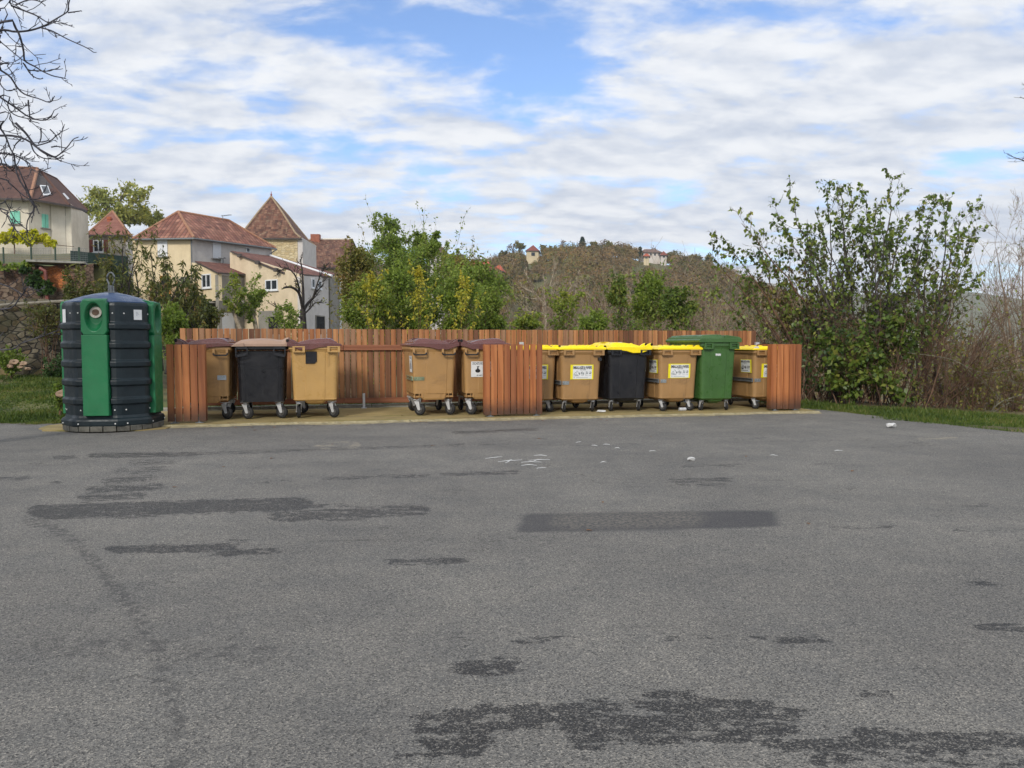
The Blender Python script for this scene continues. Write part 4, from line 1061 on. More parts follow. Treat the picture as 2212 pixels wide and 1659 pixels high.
lb = part('sticker', 'stk', sheet(.115, .145), WHITE_PAPER, ig, (cx_, cy_, 1.675), (PI / 2, 0, thl + PI / 2))
part('emblem', 'star', star, INK_BLUE, lb, (-.008, .012, .0022))
thl = CH0 + R(-45)
part('sticker', 'stk2', sheet(.10, .26), WHITE_PAPER, ig, (rl * math.cos(thl) + math.sin(thl) * .09, rl * math.sin(thl) - math.cos(thl) * .09, 1.62), (PI / 2, 0, thl + PI / 2))

# ------------------------------------------------------------------ litter
LEAF_BROWN = simple('dead_leaf', S(120, 84, 50), .8, var=.35, vs=30)
rl_ = random.Random(99)
def dead_leaf(x, y, z):
    s_ = rl_.uniform(.018, .034); a = rl_.uniform(0, 6.3); mb = MB(); k_ = [(-1, 0, 0), (-.3, .5, .18), (.5, .42, .22), (1.1, 0, .05), (.5, -.42, .25), (-.3, -.5, .15)]
    mb.add([(s_ * (px_ * math.cos(a) - py_ * math.sin(a)), s_ * (px_ * math.sin(a) + py_ * math.cos(a)), s_ * pz_ + .001) for px_, py_, pz_ in k_], [tuple(range(6))])
    o = mb.build('fallen_leaf', LEAF_BROWN); o.location = (x, y, z); tag(o, 'small brown dead leaf lying on the ground before or under the bins', 'leaf', 'fallen leaves on the asphalt and slab')
for i in range(46):
    x = rl_.uniform(-6, 5.2); 
    if i % 2: dead_leaf(x, row(x, 12.72) - abs(rl_.gauss(0, .35)) - .05, .006)
    else: dead_leaf(x, row(x, 12.8) + rl_.random() ** 2 * 2.3, .038)
for i in range(16): x = rl_.uniform(-5, 7); dead_leaf(x, rl_.uniform(5, 11), .006)
def scrap(name, u, v, lw, label, cat, seed, group=None, mat=PAPER_SCRAP, z=.006, curl=.01, rz=None, wd=.02):
    r = random.Random(seed); p = gr(u, v, z)
    n_ = 7; mb = MB(); L_ = lw; a0 = r.uniform(-.5, .5) if rz is None else rz; a = a0
    x = y = 0; L2 = []; R2 = []
    for i in range(n_):
        a += r.uniform(-.25, .25); x += math.cos(a) * L_ / n_; y += math.sin(a) * L_ / n_
        w_ = wd * (1 - .5 * abs(i / (n_ - 1) - .5)); h_ = curl * math.sin(PI * i / (n_ - 1)) * r.uniform(.3, 1)
        L2.append((x - math.sin(a) * w_ / 2, y + math.cos(a) * w_ / 2, h_ + .001)); R2.append((x + math.sin(a) * w_ / 2, y - math.cos(a) * w_ / 2, h_ * .6))
    mb.add(L2 + R2, [(i, i + 1, n_ + i + 1, n_ + i) for i in range(n_ - 1)])
    o = mb.build(name, mat); o.location = p
    so = o.modifiers.new('thickness', 'SOLIDIFY'); so.thickness = .001
    return tag(o, label, cat, group)
rr_ = random.Random(11)
k_ = 0
for (u, v, l_) in ((1042, 991, .26), (1066, 998, .34), (1090, 1001, .28), (1118, 999, .26), (1134, 995, .28), (1150, 996, .16), (1148, 984, .18), (1120, 1006, .20), (1156, 1012, .12)):
    scrap('paper_scrap', u, v, l_, 'thin white paper shred in the cluster on the asphalt before the middle screen', 'paper scrap', k_, 'white paper shreds on the asphalt', wd=.013, rz=rr_.uniform(-.4, 1.2)); k_ += 1
for (u, v, l_) in ((1240, 956, .14), (1275, 962, .10), (1300, 960, .10), (1325, 968, .08), (1400, 975, .10), (1800, 974, .12), (1660, 983, .10), (1295, 999, .08)):
    scrap('paper_scrap', u, v, l_, 'tiny white paper shred lying alone on the asphalt', 'paper scrap', 50 + k_, 'white paper shreds on the asphalt', wd=.013, rz=rr_.uniform(-.6, .6)); k_ += 1
def crumple(name, u, v, s_, label, cat, seed, z=.0, mat=PAPER_SCRAP, sq=(1.5, 1, .8), Y=None, loc=None):
    import bmesh
    bm = bmesh.new(); bmesh.ops.create_icosphere(bm, subdivisions=2, radius=s_); r = random.Random(seed)
    for v_ in bm.verts:
        f_ = r.uniform(.6, 1.15); v_.co = Vector((v_.co.x * sq[0] * f_, v_.co.y * sq[1] * f_, (v_.co.z * sq[2] * f_ + s_ * sq[2] * .8)))
        v_.co.z = max(v_.co.z, 0)
    me = bpy.data.meshes.new(name); bm.to_mesh(me); bm.free(); me.materials.append(mat)
    o = link_mesh(name, me); o.location = loc if loc is not None else gr(u, v, z); return tag(o, label, cat)
crumple('crumpled_bag', 1924, 924, .055, 'crumpled white bag on the asphalt near the right hand bushes', 'litter', 4, z=.004)
crumple('crumpled_paper', 1493, 995, .03, 'small crumpled white paper on the asphalt in front of the green bin', 'litter', 8, z=.004)
crumple('crumpled_carton', 1298, 890.5, .05, 'flattened white carton on the slab between two yellow lidded bins', 'litter', 5, z=.036, sq=(1.8, .8, .5))
crumple('white_tissue', 0, 0, .035, 'white tissue stuck under the yellow lid at the right end of the row', 'litter', 6, sq=(1.5, .3, .8), loc=at(1634, 754, 14.30))
mb = MB(); p = gr(1475, 888, .036); mb.cyl((p.x - .07, p.y, p.z + .033), (p.x + .06, p.y + .03, p.z + .033), .033, 14)
tag(mb.build('drink_can', GALV, bevel=.004), 'small metal can lying on the slab by the green bin', 'can')
# ------------------------------------------------------------------ houses
def render_mat(name, a, b_, sc=1.2, streak=.35, low=None):
    m, t, b = new_mat(name); co = objco(t)
    col = MIX(t, SMOOTH(t, nz(t, sc, 7, .65, co), .3, .7), a, b_)
    st = SMOOTH(t, nz(t, 2.0, 6, .65, objco(t, (1.6, 1.6, .22))), .50, .78, 0, streak)
    col = MIX(t, st, col, MIX(t, 1.0, col, (.5, .48, .44), 'MULTIPLY'))
    t.links.new(col, b.inputs['Base Color']); b.inputs['Roughness'].default_value = .92
    bump(t, b, nz(t, 18, 4, .7, co), .25, .02); return m
def stone_mat(name, cols, mortar, sc=2.6, squash=1.9, stain=None, stain_amt=.6):
    m, t, b = new_mat(name)
    co = uvco(t, (1, squash, 1))
    wob = N(t, 'ShaderNodeTexNoise', inp={'Scale': sc * 1.2, 'Detail': 2.0}); t.links.new(co, wob.inputs['Vector'])
    v2 = VM(t, 'ADD', co, VM(t, 'SCALE', wob.outputs['Color']).outputs[0])
    v2.inputs[1].default_value = (0, 0, 0)
    v1 = N(t, 'ShaderNodeVectorMath', operation='MULTIPLY_ADD'); t.links.new(wob.outputs['Color'], v1.inputs[0]); v1.inputs[1].default_value = (.35 / sc, .35 / sc, 0); t.links.new(co, v1.inputs[2])
    vo = N(t, 'ShaderNodeTexVoronoi', feature='F1', inp={'Scale': sc, 'Randomness': .82}); t.links.new(v1.outputs[0], vo.inputs['Vector'])
    ve = N(t, 'ShaderNodeTexVoronoi', feature='DISTANCE_TO_EDGE', inp={'Scale': sc, 'Randomness': .82}); t.links.new(v1.outputs[0], ve.inputs['Vector'])
    sc_ = N(t, 'ShaderNodeSeparateColor'); t.links.new(vo.outputs['Color'], sc_.inputs[0])
    col = ramp(t, sc_.outputs[0], cols)
    col = MIX(t, SMOOTH(t, nz(t, 9, 6, .7, co), .35, .7, 0, .5), col, MIX(t, 1.0, col, (.6, .57, .5), 'MULTIPLY'))
    e = SMOOTH(t, ve.outputs['Distance'], .015, .07)
    col = MIX(t, e, mortar, col)
    if stain: col = MIX(t, SMOOTH(t, nz(t, .7, 6, .7, objco(t)), .45, .62, 0, stain_amt), col, stain)
    t.links.new(col, b.inputs['Base Color']); b.inputs['Roughness'].default_value = .93
    bump(t, b, M(t, 'ADD', e, M(t, 'MULTIPLY', nz(t, 14, 4, .7, co), .4)), .8, .05); return m
def roof_mat(name, cols, px_=.24, py_=.34, barrel=.8, gap=S(52, 30, 24), moss=None, moss_amt=.3, depth=.07):
    """clay tiles laid in courses, drawn on the roof plane's own metres (u along the eave, v up the slope)"""
    m, t, b = new_mat(name); uv = uvco(t)
    s_ = N(t, 'ShaderNodeSeparateXYZ'); t.links.new(uv, s_.inputs[0])
    gx = M(t, 'DIVIDE', s_.outputs[0], px_); gy = M(t, 'DIVIDE', s_.outputs[1], py_)
    gy2 = M(t, 'ADD', gy, M(t, 'MULTIPLY', nz(t, 1.5, 2, .5, uv), .35))
    fx = M(t, 'FRACT', gx); fy = M(t, 'FRACT', gy2)
    cell = N(t, 'ShaderNodeCombineXYZ'); t.links.new(M(t, 'FLOOR', gx), cell.inputs[0]); t.links.new(M(t, 'FLOOR', gy2), cell.inputs[1])
    wn = N(t, 'ShaderNodeTexWhiteNoise', noise_dimensions='2D'); t.links.new(cell.outputs[0], wn.inputs['Vector'])
    col = ramp(t, wn.outputs['Value'], cols)
    col = MIX(t, SMOOTH(t, nz(t, .8, 5, .65, uv), .35, .7, 0, .45), col, MIX(t, 1.0, col, (.62, .56, .52), 'MULTIPLY'))
    hx = M(t, 'SINE', M(t, 'MULTIPLY', fx, PI))
    h_ = M(t, 'ADD', M(t, 'MULTIPLY', hx, barrel), M(t, 'MULTIPLY', M(t, 'SUBTRACT', 1.0, fy), .55))
    tile_shade = M(t, 'MAXIMUM', M(t, 'MULTIPLY', SMOOTH(t, hx, .0, .42, 1, 0), min(1, barrel)), M(t, 'MULTIPLY', SMOOTH(t, fy, .0, .13, 1, 0), .75))
    col = MIX(t, M(t, 'MULTIPLY', tile_shade, .8), col, gap)  # shade between and under the tiles painted in as dark lines
    if moss: col = MIX(t, SMOOTH(t, nz(t, 2.2, 7, .72, objco(t)), .52, .70, 0, moss_amt), col, moss)
    t.links.new(col, b.inputs['Base Color']); b.inputs['Roughness'].default_value = .85
    bump(t, b, h_, .9, depth); return m
W_YELLOW = render_mat('yellow_render', S(226, 208, 172), S(212, 194, 158), streak=.2)
W_GREY_AND_SHADE = render_mat('grey_and_shaded_render', S(212, 206, 200), S(196, 190, 184), streak=.3)  # shaded side of lit walls put into the colour; also one truly grey house
W_BEIGE = render_mat('beige_render', S(220, 202, 172), S(204, 186, 156), streak=.3)
W_CREAM = render_mat('cream_render', S(222, 214, 196), S(202, 193, 174), .7, streak=.35)
W_BLOCK = render_mat('concrete_block', S(150, 146, 136), S(128, 124, 116), streak=.3)
W_STONE = stone_mat('tower_stone', [S(226, 208, 164), S(210, 188, 142), S(234, 218, 180), S(196, 172, 128)], S(190, 172, 134), 2.2, 2.4, S(180, 160, 120), .3)
W_RETAIN = stone_mat('retaining_stone', [S(104, 98, 82), S(78, 72, 60), S(118, 110, 92), S(66, 60, 50), S(96, 80, 58)], S(26, 24, 18), 3.4, 2.0, S(46, 48, 24), .75)
W_RETAIN_UP = stone_mat('upper_retaining_stone', [S(112, 92, 76), S(92, 72, 60), S(128, 112, 96), S(84, 70, 56)], S(52, 42, 34), 4.2, 1.6, S(76, 50, 40), .6)
R_CANAL = roof_mat('canal_tiles', [S(150, 100, 84), S(124, 80, 68), S(172, 124, 104), S(108, 70, 60), S(156, 108, 88)], .36, .42, .9)
R_CANAL_S = roof_mat('small_canal_tiles', [S(128, 82, 70), S(108, 68, 58), S(144, 98, 82)], .30, .40, .9)
R_FLAT = roof_mat('brown_flat_tiles', [S(120, 84, 68), S(94, 64, 52), S(140, 104, 84), S(80, 54, 46), S(130, 88, 70)], .26, .30, .25, moss=S(158, 140, 112), moss_amt=.6, depth=.04)
R_PLAIN = roof_mat('plain_brown_tiles', [S(98, 68, 58), S(84, 58, 50), S(106, 76, 64)], .20, .22, .15, moss=S(84, 58, 50), moss_amt=.5, depth=.02)
R_PINK = roof_mat('pinkish_tiles', [S(146, 98, 84), S(132, 86, 74), S(156, 110, 94)], .22, .25, .2, moss=S(120, 84, 70), moss_amt=.4, depth=.02)
RIDGE = simple('ridge_tile', S(160, 118, 92), .85, var=.2, vs=6)
LICHEN = simple('lichen_ridge', S(158, 138, 112), .9, var=.25, vs=5)
FASCIA = simple('dark_fascia', S(74, 66, 62), .7, var=.15)
TRIM_WHITE = simple('white_paint', S(226, 228, 230), .5, var=.04)
TEAL = simple('teal_shutter_paint', S(128, 206, 180), .55, var=.06)
GLASS = simple('window_glass', S(44, 50, 56), .12, var=.2, vs=1)
WOOD_OLD = simple('weathered_wood', S(130, 96, 62), .8, var=.25, vs=5)
ORANGE_P = simple('orange_paint', S(214, 150, 50), .6, var=.08)
REDBROWN = simple('red_brown_paint', S(110, 46, 34), .6, var=.1)
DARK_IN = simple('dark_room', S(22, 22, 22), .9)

def P2(u, Y): return Vector(((u - CX) / F * Y / 1.0, Y, 0))
def zat(v, Y): return at(CX, v, Y).z
def house(name, loc, label, cat='house', group=None):
    r_ = empty(name, loc, 0, label, cat, group); OFF[r_.name] = tuple(loc); return r_
def wallpanel(root, p0, p1, z0, za, zb, mat, th=.35, name='wall'):
    """one upright wall between ground points p0 and p1 (tops za, zb), thickness goes away from the camera"""
    p0, p1 = Vector(p0), Vector(p1); d = (p1 - p0).normalized(); n_ = Vector((-d.y, d.x, 0))
    if n_.y < 0: n_ = -n_
    mb = MB(); f_ = [Vector((p0.x, p0.y, z0)), Vector((p1.x, p1.y, z0)), Vector((p1.x, p1.y, zb)), Vector((p0.x, p0.y, za))]
    mb.loft([f_, [q + n_ * th for q in f_]])
    return mb.build(name, mat, root, uv=True)
def solid_walls(root, pts, z0, z1, mat, name='wall'):
    mb = MB(); mb.loft([[(p[0], p[1], z0) for p in pts], [(p[0], p[1], z1) for p in pts]]); return mb.build(name, mat, root, uv=True)
def roof(root, faces, mat, th=.14, name='roof'):
    mb = MB(); mb.mi = 0
    edges = {}
    key = lambda p: (round(p[0], 3), round(p[1], 3), round(p[2], 3))
    for f_ in faces:
        f_ = [Vector(p) for p in f_]
        n_ = (f_[1] - f_[0]).cross(f_[2] - f_[1])
        if n_.z < 0: f_ = f_[::-1]
        mb.add(f_, [tuple(range(len(f_)))])
        mb.mi = 1; mb.add([p - Vector((0, 0, th)) for p in f_[::-1]], [tuple(range(len(f_)))]); mb.mi = 0
        for i in range(len(f_)):
            a, b_ = key(f_[i]), key(f_[(i + 1) % len(f_)])
            if (b_, a) in edges: del edges[(b_, a)]
            else: edges[(a, b_)] = 1
    mb.mi = 1
    for a, b_ in edges:
        a, b_ = Vector(a), Vector(b_); dn = Vector((0, 0, th)); mb.add([a, a - dn, b_ - dn, b_], [(0, 1, 2, 3)])
    return mb.build(name, [mat, FASCIA], root, uv=True)
def ridge(root, lines, r=.12, mat=None, name='ridge_tiles'):
    for a, b_ in lines:
        mb = MB(); mb.tube([a, b_], r, 6); mb.build(name, mat or RIDGE, root)
def onwall(p0, p1, u, v):
    p0, p1 = Vector(p0), Vector(p1); k_ = (u - CX) / F
    d = p1 - p0; den = d.x - k_ * cpf(d)
    # solve x = k * fw where fw depends on y only (small pitch): iterate
    t_ = .5
    for _ in range(12):
        y = p0.y + d.y * t_; 
        r_ = ray(u, v); x = r_.x / r_.y * y
        t_ = (x - p0.x) / d.x if abs(d.x) > abs(d.y) * .2 else t_
        t_ = (r_.x * p0.y - r_.y * p0.x) / (r_.y * d.x - r_.x * d.y)
        break
    p = p0 + d * t_; return at(u, v, p.y)
def cpf(d): return d.y
def wallrect(p0, p1, u0, v0, u1, v1, proud=.03):
    """corner points on the wall for a picture rectangle; squared up so that jambs are upright and sills level"""
    a = onwall(p0, p1, u0, (v0 + v1) / 2); b_ = onwall(p0, p1, u1, (v0 + v1) / 2)
    um = (u0 + u1) / 2; zt = onwall(p0, p1, um, v0).z; zb = onwall(p0, p1, um, v1).z
    d = (Vector(p1) - Vector(p0)).normalized(); n_ = Vector((d.y, -d.x, 0))
    if n_.y > 0: n_ = -n_
    a.z = b_.z = 0
    return a, b_, zb, zt, d, n_
def window(root, wall, box, frame=TRIM_WHITE, panes=2, sill=True, glass=GLASS, name='window'):
    a, b_, zb, zt, d, n_ = wallrect(*wall, *box); w_ = (b_ - a).length; an = math.atan2(d.y, d.x)
    c = (a + b_) / 2; fr = MB(); t_ = min(.09, w_ * .12)
    for z in (zb + t_ / 2, zt - t_ / 2): q = c + n_ * .035; fr.box((q.x, q.y, z), (w_, .09, t_), an)
    for i in range(panes + 1):
        q = a + d * (t_ / 2 + (w_ - t_) * i / panes) + n_ * .035; fr.box((q.x, q.y, (zb + zt) / 2), (t_ if 0 < i < panes else t_, .086, zt - zb - 2 * t_), an)
    o = fr.build(name, frame, root)
    g = MB(); q = c + n_ * .012; g.box((q.x, q.y, (zb + zt) / 2), (w_ - t_, .02, zt - zb - t_), an); g.build('pane', glass, o)
    if sill: g = MB(); q = c + n_ * .07; g.box((q.x, q.y, zb - .05), (w_ + .2, .16, .08), an); g.build('sill', W_BLOCK if frame is not TRIM_WHITE else TRIM_WHITE, o)
    return o
def shutter(root, wall, box, mat, leaves=2, open_=0.0, sill=True, name='shutter'):
    a, b_, zb, zt, d, n_ = wallrect(*wall, *box); w_ = (b_ - a).length; an = math.atan2(d.y, d.x)
    for i in range(leaves):
        mb = MB(); p = a + d * (w_ * (i + .5) / leaves); q = p + n_ * (.035 + open_ * .1 * (1 if i else .3))
        mb.box((q.x, q.y, (zb + zt) / 2), (w_ / leaves - .03, .05, zt - zb), an + open_ * (.5 if i else -.25))
        for z in (zb + (zt - zb) * .18, zb + (zt - zb) * .82): q2 = q + n_ * .03; mb.box((q2.x, q2.y, z), (w_ / leaves - .08, .02, .05), an + open_ * (.5 if i else -.25))
        mb.build(name, mat, root)
    if sill: g = MB(); q = (a + b_) / 2 + n_ * .07; g.box((q.x, q.y, zb - .07), (w_ + .25, .16, .08), an); g.build('sill', W_BLOCK, root)
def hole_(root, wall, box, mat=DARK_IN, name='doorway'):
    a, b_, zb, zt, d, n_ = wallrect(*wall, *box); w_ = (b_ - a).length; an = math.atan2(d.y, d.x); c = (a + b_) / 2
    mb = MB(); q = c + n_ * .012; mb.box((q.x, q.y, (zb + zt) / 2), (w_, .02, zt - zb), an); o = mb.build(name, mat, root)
    fr = MB()
    for s_ in (-1, 1): q = c + d * s_ * (w_ / 2 + .04) + n_ * .03; fr.box((q.x, q.y, (zb + zt) / 2), (.09, .08, zt - zb), an)
    q = c + n_ * .03; fr.box((q.x, q.y, zt + .05), (w_ + .17, .078, .10), an); fr.build('frame', W_BLOCK, o); return o

# ---- main yellow house: tall block, lean-to, long low wing
def V2(u, Y): p = at(u, 744, Y); return Vector((p.x, p.y, 0))
zE = zat(512, 65)
C_, L_, R__ = V2(416, 65), V2(292, 65.6), V2(587, 72.4)
BL = L_ + (R__ - C_); Z_B = .2
hm = house('village_house', (C_.x, C_.y, Z_B), 'yellow house with shade-grey right walls, hipped canal tile roof, lean-to and long low wing')
wallpanel(hm, L_, C_, Z_B, zE, zE, W_YELLOW); wallpanel(hm, C_ + Vector((.02, .02, 0)), R__, Z_B, zE - .05, zE - .05, W_GREY_AND_SHADE, .3)  # right wall coloured grey for its shade, not a second render
wallpanel(hm, R__, BL, Z_B, zE - .05, zE - .05, W_GREY_AND_SHADE); wallpanel(hm, L_ + Vector((0, .4, 0)), BL, Z_B, zE - .06, zE - .06, W_YELLOW)
eC, eL, eR, eB = at(419, 513, 64.5), at(286, 514, 65.2), at(596, 537, 72.6), BL + Vector((-.6, .6, zE))
eL.z = eC.z; eR.z = eC.z + .15; eB.z = eC.z
rA, rB = at(385, 457, 67.9), at(494, 476, 71.2)
roof(hm, [[eL, eC, rA], [eC, eR, rB, rA], [eR, eB, rB], [eB, eL, rA, rB]], R_CANAL)
ridge(hm, [(rA, rB), (eC, rA), (eL, rA), (eR, rB)])
gut = MB(); gut.tube([eL + Vector((0, -.08, -.1)), eC + Vector((.05, -.08, -.1)), eR + Vector((.08, 0, -.12))], .08, 6); gut.build('gutter', STEEL_GREY, hm)
dp = MB(); q = C_ + Vector((.12, -.10, 0)); dp.tube([(q.x, q.y, zE - .2), (q.x, q.y, 3.)], .06, 6); dp.build('downpipe', STEEL_GREY, hm)
dp = MB(); q = R__ + Vector((.1, -.08, 0)); dp.tube([(q.x + .5, q.y, zE - .15), (q.x, q.y, zE - .5), (q.x, q.y, 7.)], .06, 6); dp.build('downpipe', STEEL_GREY, hm)
wY, wG = (L_, C_), (C_, R__)
shutter(hm, wY, (340.6, 519, 362.5, 554), TRIM_WHITE); shutter(hm, wG, (459, 524, 477, 558), TRIM_WHITE, 1)
window(hm, wG, (531, 535, 539, 545), panes=1, sill=False)
window(hm, wY, (347, 596, 369, 640), ORANGE_P, 1, False, DARK_IN, 'door'); window(hm, wY, (391, 598, 408, 620), W_BLOCK, 2, False)
q = at(441, 468, 69.5)
an_ = empty('roof_antenna', at(474, 478, 70.4), 0, 'thin television antenna on the canal tile roof ridge', 'antenna'); OFF[an_.name] = tuple(an_.location)
mb = MB(); p = at(481, 480, 70.6); p2 = at(481, 465, 70.6); mb.tube([p - Vector((0, 0, .6)), p2], .03, 5); mb.build('mast', STEEL_GREY, an_)
mb = MB(); mb.tube([at(478, 466.5, 70.6), at(500, 464, 70.3)], .025, 5)
for k_ in range(7): c = at(480 + k_ * 3.1, 466.3 - k_ * .34, 70.5); mb.tube([c + Vector((0, -.25, .0)), c + Vector((0, .25, 0))], .015, 4)
mb.build('boom', STEEL_GREY, an_)
# lean-to in front
e0, e1, e2 = V2(418, 63.6), V2(474.5, 61.2), V2(567, 66.6)
zb_ = zat(649.5, 61.5)
wallpanel(hm, e0, e1, zb_, zat(567, 63.6), zat(590, 61.2), W_YELLOW, .3); wallpanel(hm, e1, e2, Z_B, zat(592, 61.2) - .05, zat(592, 61.2) - .05, W_BLOCK, .3)
sl = MB(); sl.box(((e0.x + e1.x) / 2 + .6, 63.6, zb_ - .08), (e1.x - e0.x + 2.2, 3.4, .16)); sl.build('floor_slab', W_BLOCK, hm)
q0, q1 = at(421, 563.5, 63.4), at(470, 588, 60.8); q2 = at(569, 594, 66.4); q3 = at(508, 571, 68.4)
roof(hm, [[q0, q1, q2, q3]], R_CANAL_S, .12, 'lean_to_roof')
window(hm, (e0, e1), (437, 592, 456.5, 622), panes=2)
window(hm, (e1, e2), (503, 592, 513, 612), panes=1)
fl = MB(); p = at(480, 571, 67.0); fl.cyl(p + Vector((0, 0, -.6)), p + Vector((0, 0, .45)), .12, 10); fl.box((p.x, p.y, p.z + .55), (.5, .5, .06)); fl.build('flue', STEEL_GREY, hm)
# white garage door and open ground floor under the lean-to
wallpanel(hm, V2(416, 64.6), V2(476, 62.6), Z_B, zb_ - .2, zb_ - .2, W_BLOCK, .3)
hole_(hm, (e1, e2), (478, 676, 506, 722), TRIM_WHITE, 'garage_door')
# brown brick pillar
pl = MB(); p = V2(541, 65.0); pl.box((p.x, p.y, (Z_B + zat(570, 65)) / 2), (.62, .6, zat(560, 65) - Z_B)); pl.build('chimney', simple('brown_brick', S(128, 84, 60), .9, var=.25, vs=4), hm)
# balcony
bp0, bp1 = V2(330, 62.9), V2(427, 62.0); zf, zr_ = zat(641, 62.4), zat(615.5, 62.4)
mb = MB(); c = (bp0 + bp1) / 2; d_ = (bp1 - bp0); an = math.atan2(d_.y, d_.x); mb.box((c.x, c.y + 1.3, zf - .1), (d_.length, 2.6, .18), an); bal = mb.build('balcony', WOOD_OLD, hm)
mb = MB()
for k_ in range(34): q = bp0 + d_ * (k_ / 33); mb.box((q.x, q.y, (zf + zr_) / 2), (.04, .04, zr_ - zf), an)
mb.bar((bp0.x, bp0.y, zr_), (bp1.x, bp1.y, zr_), .08, .06); mb.build('railing', WOOD_OLD, bal)
for k_ in (.0, .33, .58, .8, 1.0):
    mb = MB(); q = bp0 + d_ * k_; mb.box((q.x, q.y, (zf + zr_) / 2 + .1), (.16, .16, zr_ - zf + .2), an); mb.build('post', WOOD_OLD, bal)
for k_ in (.05, .62, .98):
    mb = MB(); q = bp0 + d_ * k_; mb.cyl((q.x, q.y + .1, Z_B - .3), (q.x, q.y + .1, zf - .15), .17, 10); mb.build('pillar', WOOD_OLD, bal)
# long low wing on the right
g0, g1, g2, g3 = V2(500, 65.2), V2(652, 60.5), V2(711, 66.0), V2(736, 69.5)
wallpanel(hm, g0, g1, Z_B, zat(545, 65.2), zat(594, 60.5), W_BEIGE, .3)
wallpanel(hm, g1, g2, Z_B, zat(597, 60.5), zat(598, 66.0), W_GREY_AND_SHADE, .3); wallpanel(hm, g2 + Vector((.05, .4, 0)), g3, Z_B, zat(599, 66.4), zat(599, 69.5) , W_BLOCK, .3)  # beige front turns grey round the corner: shade in the wall colour
h0, h1, h2, h3 = at(498, 541.5, 64.8), at(613, 588, 61.4), at(717, 597.5, 65.4), at(581, 552.5, 72.3)
roof(hm, [[h0, h1, h2, h3]], R_CANAL_S, .14, 'wing_roof')
k0, k1, k2 = at(582, 549.5, 73), at(716, 593.5, 66.4), at(731, 592.5, 71); 
roof(hm, [[k0, k1, k2]], R_CANAL_S, .12, 'wing_roof')
ridge(hm, [(at(582, 551, 72.2), at(717, 596, 65.6))], .11, TRIM_WHITE, 'roof_verge')
for (u, v, Y) in ((518, 552, 64.3), (556, 567, 62.8), (596, 583, 61.5)): mb = MB(); p = at(u, v, Y); mb.box(p, (.3, .5, .28)); mb.build('rafter_end', FASCIA, hm)
window(hm, (g0, g1), (574, 604, 600.6, 627), panes=2)
for bx in ((672, 602, 679, 622), (686, 606, 693, 624)): window(hm, (g1, g2), bx, TRIM_WHITE, 1)
wallpanel(hm, V2(559, 62.9), V2(608, 61.5), Z_B, zat(671, 62), zat(671, 62), W_BLOCK, .3, 'block_wall')
hole_(hm, (V2(559, 62.9), V2(608, 61.5)), (581, 684, 605, 722)); hole_(hm, (g1, g2), (682, 684, 700, 722))
mb = MB(); p = at(735, 610, 69.4); mb.cyl((p.x, p.y - .1, 2.), (p.x, p.y - .1, zat(600, 69.4)), .12, 8); mb.build('downpipe', TRIM_WHITE, hm)
# ---- stone dovecote tower
t0, t1, t2 = V2(522, 80), V2(645.6, 80), V2(676, 86.5); t3 = t0 + (t2 - t1); zT = zat(513, 80)
ht = house('stone_tower', (t1.x, t1.y, 1.5), 'square cream stone tower with a steep pointed tile roof and finial', 'tower')
wallpanel(ht, t0, t1, 1.5, zT, zT, W_STONE, .5); wallpanel(ht, t1 + Vector((.02, .02, 0)), t2, 1.5, zT - .03, zT - .03, W_GREY_AND_SHADE, .5)  # tower side away from the sun gets its shade as grey colour
wallpanel(ht, t2, t3, 1.5, zT - .05, zT - .05, W_GREY_AND_SHADE, .4); wallpanel(ht, t0 + Vector((0, .6, 0)), t3, 1.5, zT - .06, zT - .06, W_STONE, .4)
apx = at(586, 424.5, 83)
ctr = Vector((apx.x, apx.y, 0))
cor = [Vector((p.x, p.y, 0)) for p in (t0, t1, t2, t3)]
cc = sum(cor, Vector()) / 4
faces = []; lv = []
for k_, zz in ((1.13, zT - .05), (.93, zT + .75), (.70, zT + 2.0), (.40, zT + 3.6), (.0, None)):
    if zz is None: lv.append([apx] * 4)
    else: lv.append([Vector(((cc.x + (p.x - cc.x) * k_) + (apx.x - cc.x) * (1 - k_), (cc.y + (p.y - cc.y) * k_) + (apx.y - cc.y) * (1 - k_), zz)) for p in cor])
h_ap = apx.z - zT
for i_, (k_, f_) in enumerate(((1.13, -.02), (.95, .10), (.70, .33), (.40, .63))):
    for p in lv[i_]: p.z = zT + h_ap * f_
for i_ in range(4):
    for j in range(4):
        a, b_ = lv[i_][j], lv[i_][(j + 1) % 4]; c, d = lv[i_ + 1][(j + 1) % 4], lv[i_ + 1][j]
        faces.append([a, b_, c, d] if i_ < 3 else [a, b_, c])
roof(ht, faces, R_FLAT, .12)
for j in range(4):
    mb = MB(); mb.tube([lv[i_][j] for i_ in range(5)], .10, 6); mb.build('ridge_tiles', LICHEN, ht)
mb = MB(); mb.tube([apx - Vector((0, 0, .2)), apx + Vector((0, 0, .1)), apx + Vector((0, 0, .18)), apx + Vector((0, 0, .26)), apx + Vector((0, 0, .55))], [.12, .06, .13, .05, .02], 8); mb.build('finial', simple('terracotta', S(150, 74, 50), .8), ht)
mb = MB(); c_ = [Vector((cc.x + (p.x - cc.x) * 1.03, cc.y + (p.y - cc.y) * 1.03, 0)) for p in cor]
mb.loft([[(p.x, p.y, zT - .28) for p in c_], [(p.x, p.y, zT - .08) for p in c_]]); mb.build('cornice', W_CREAM, ht)
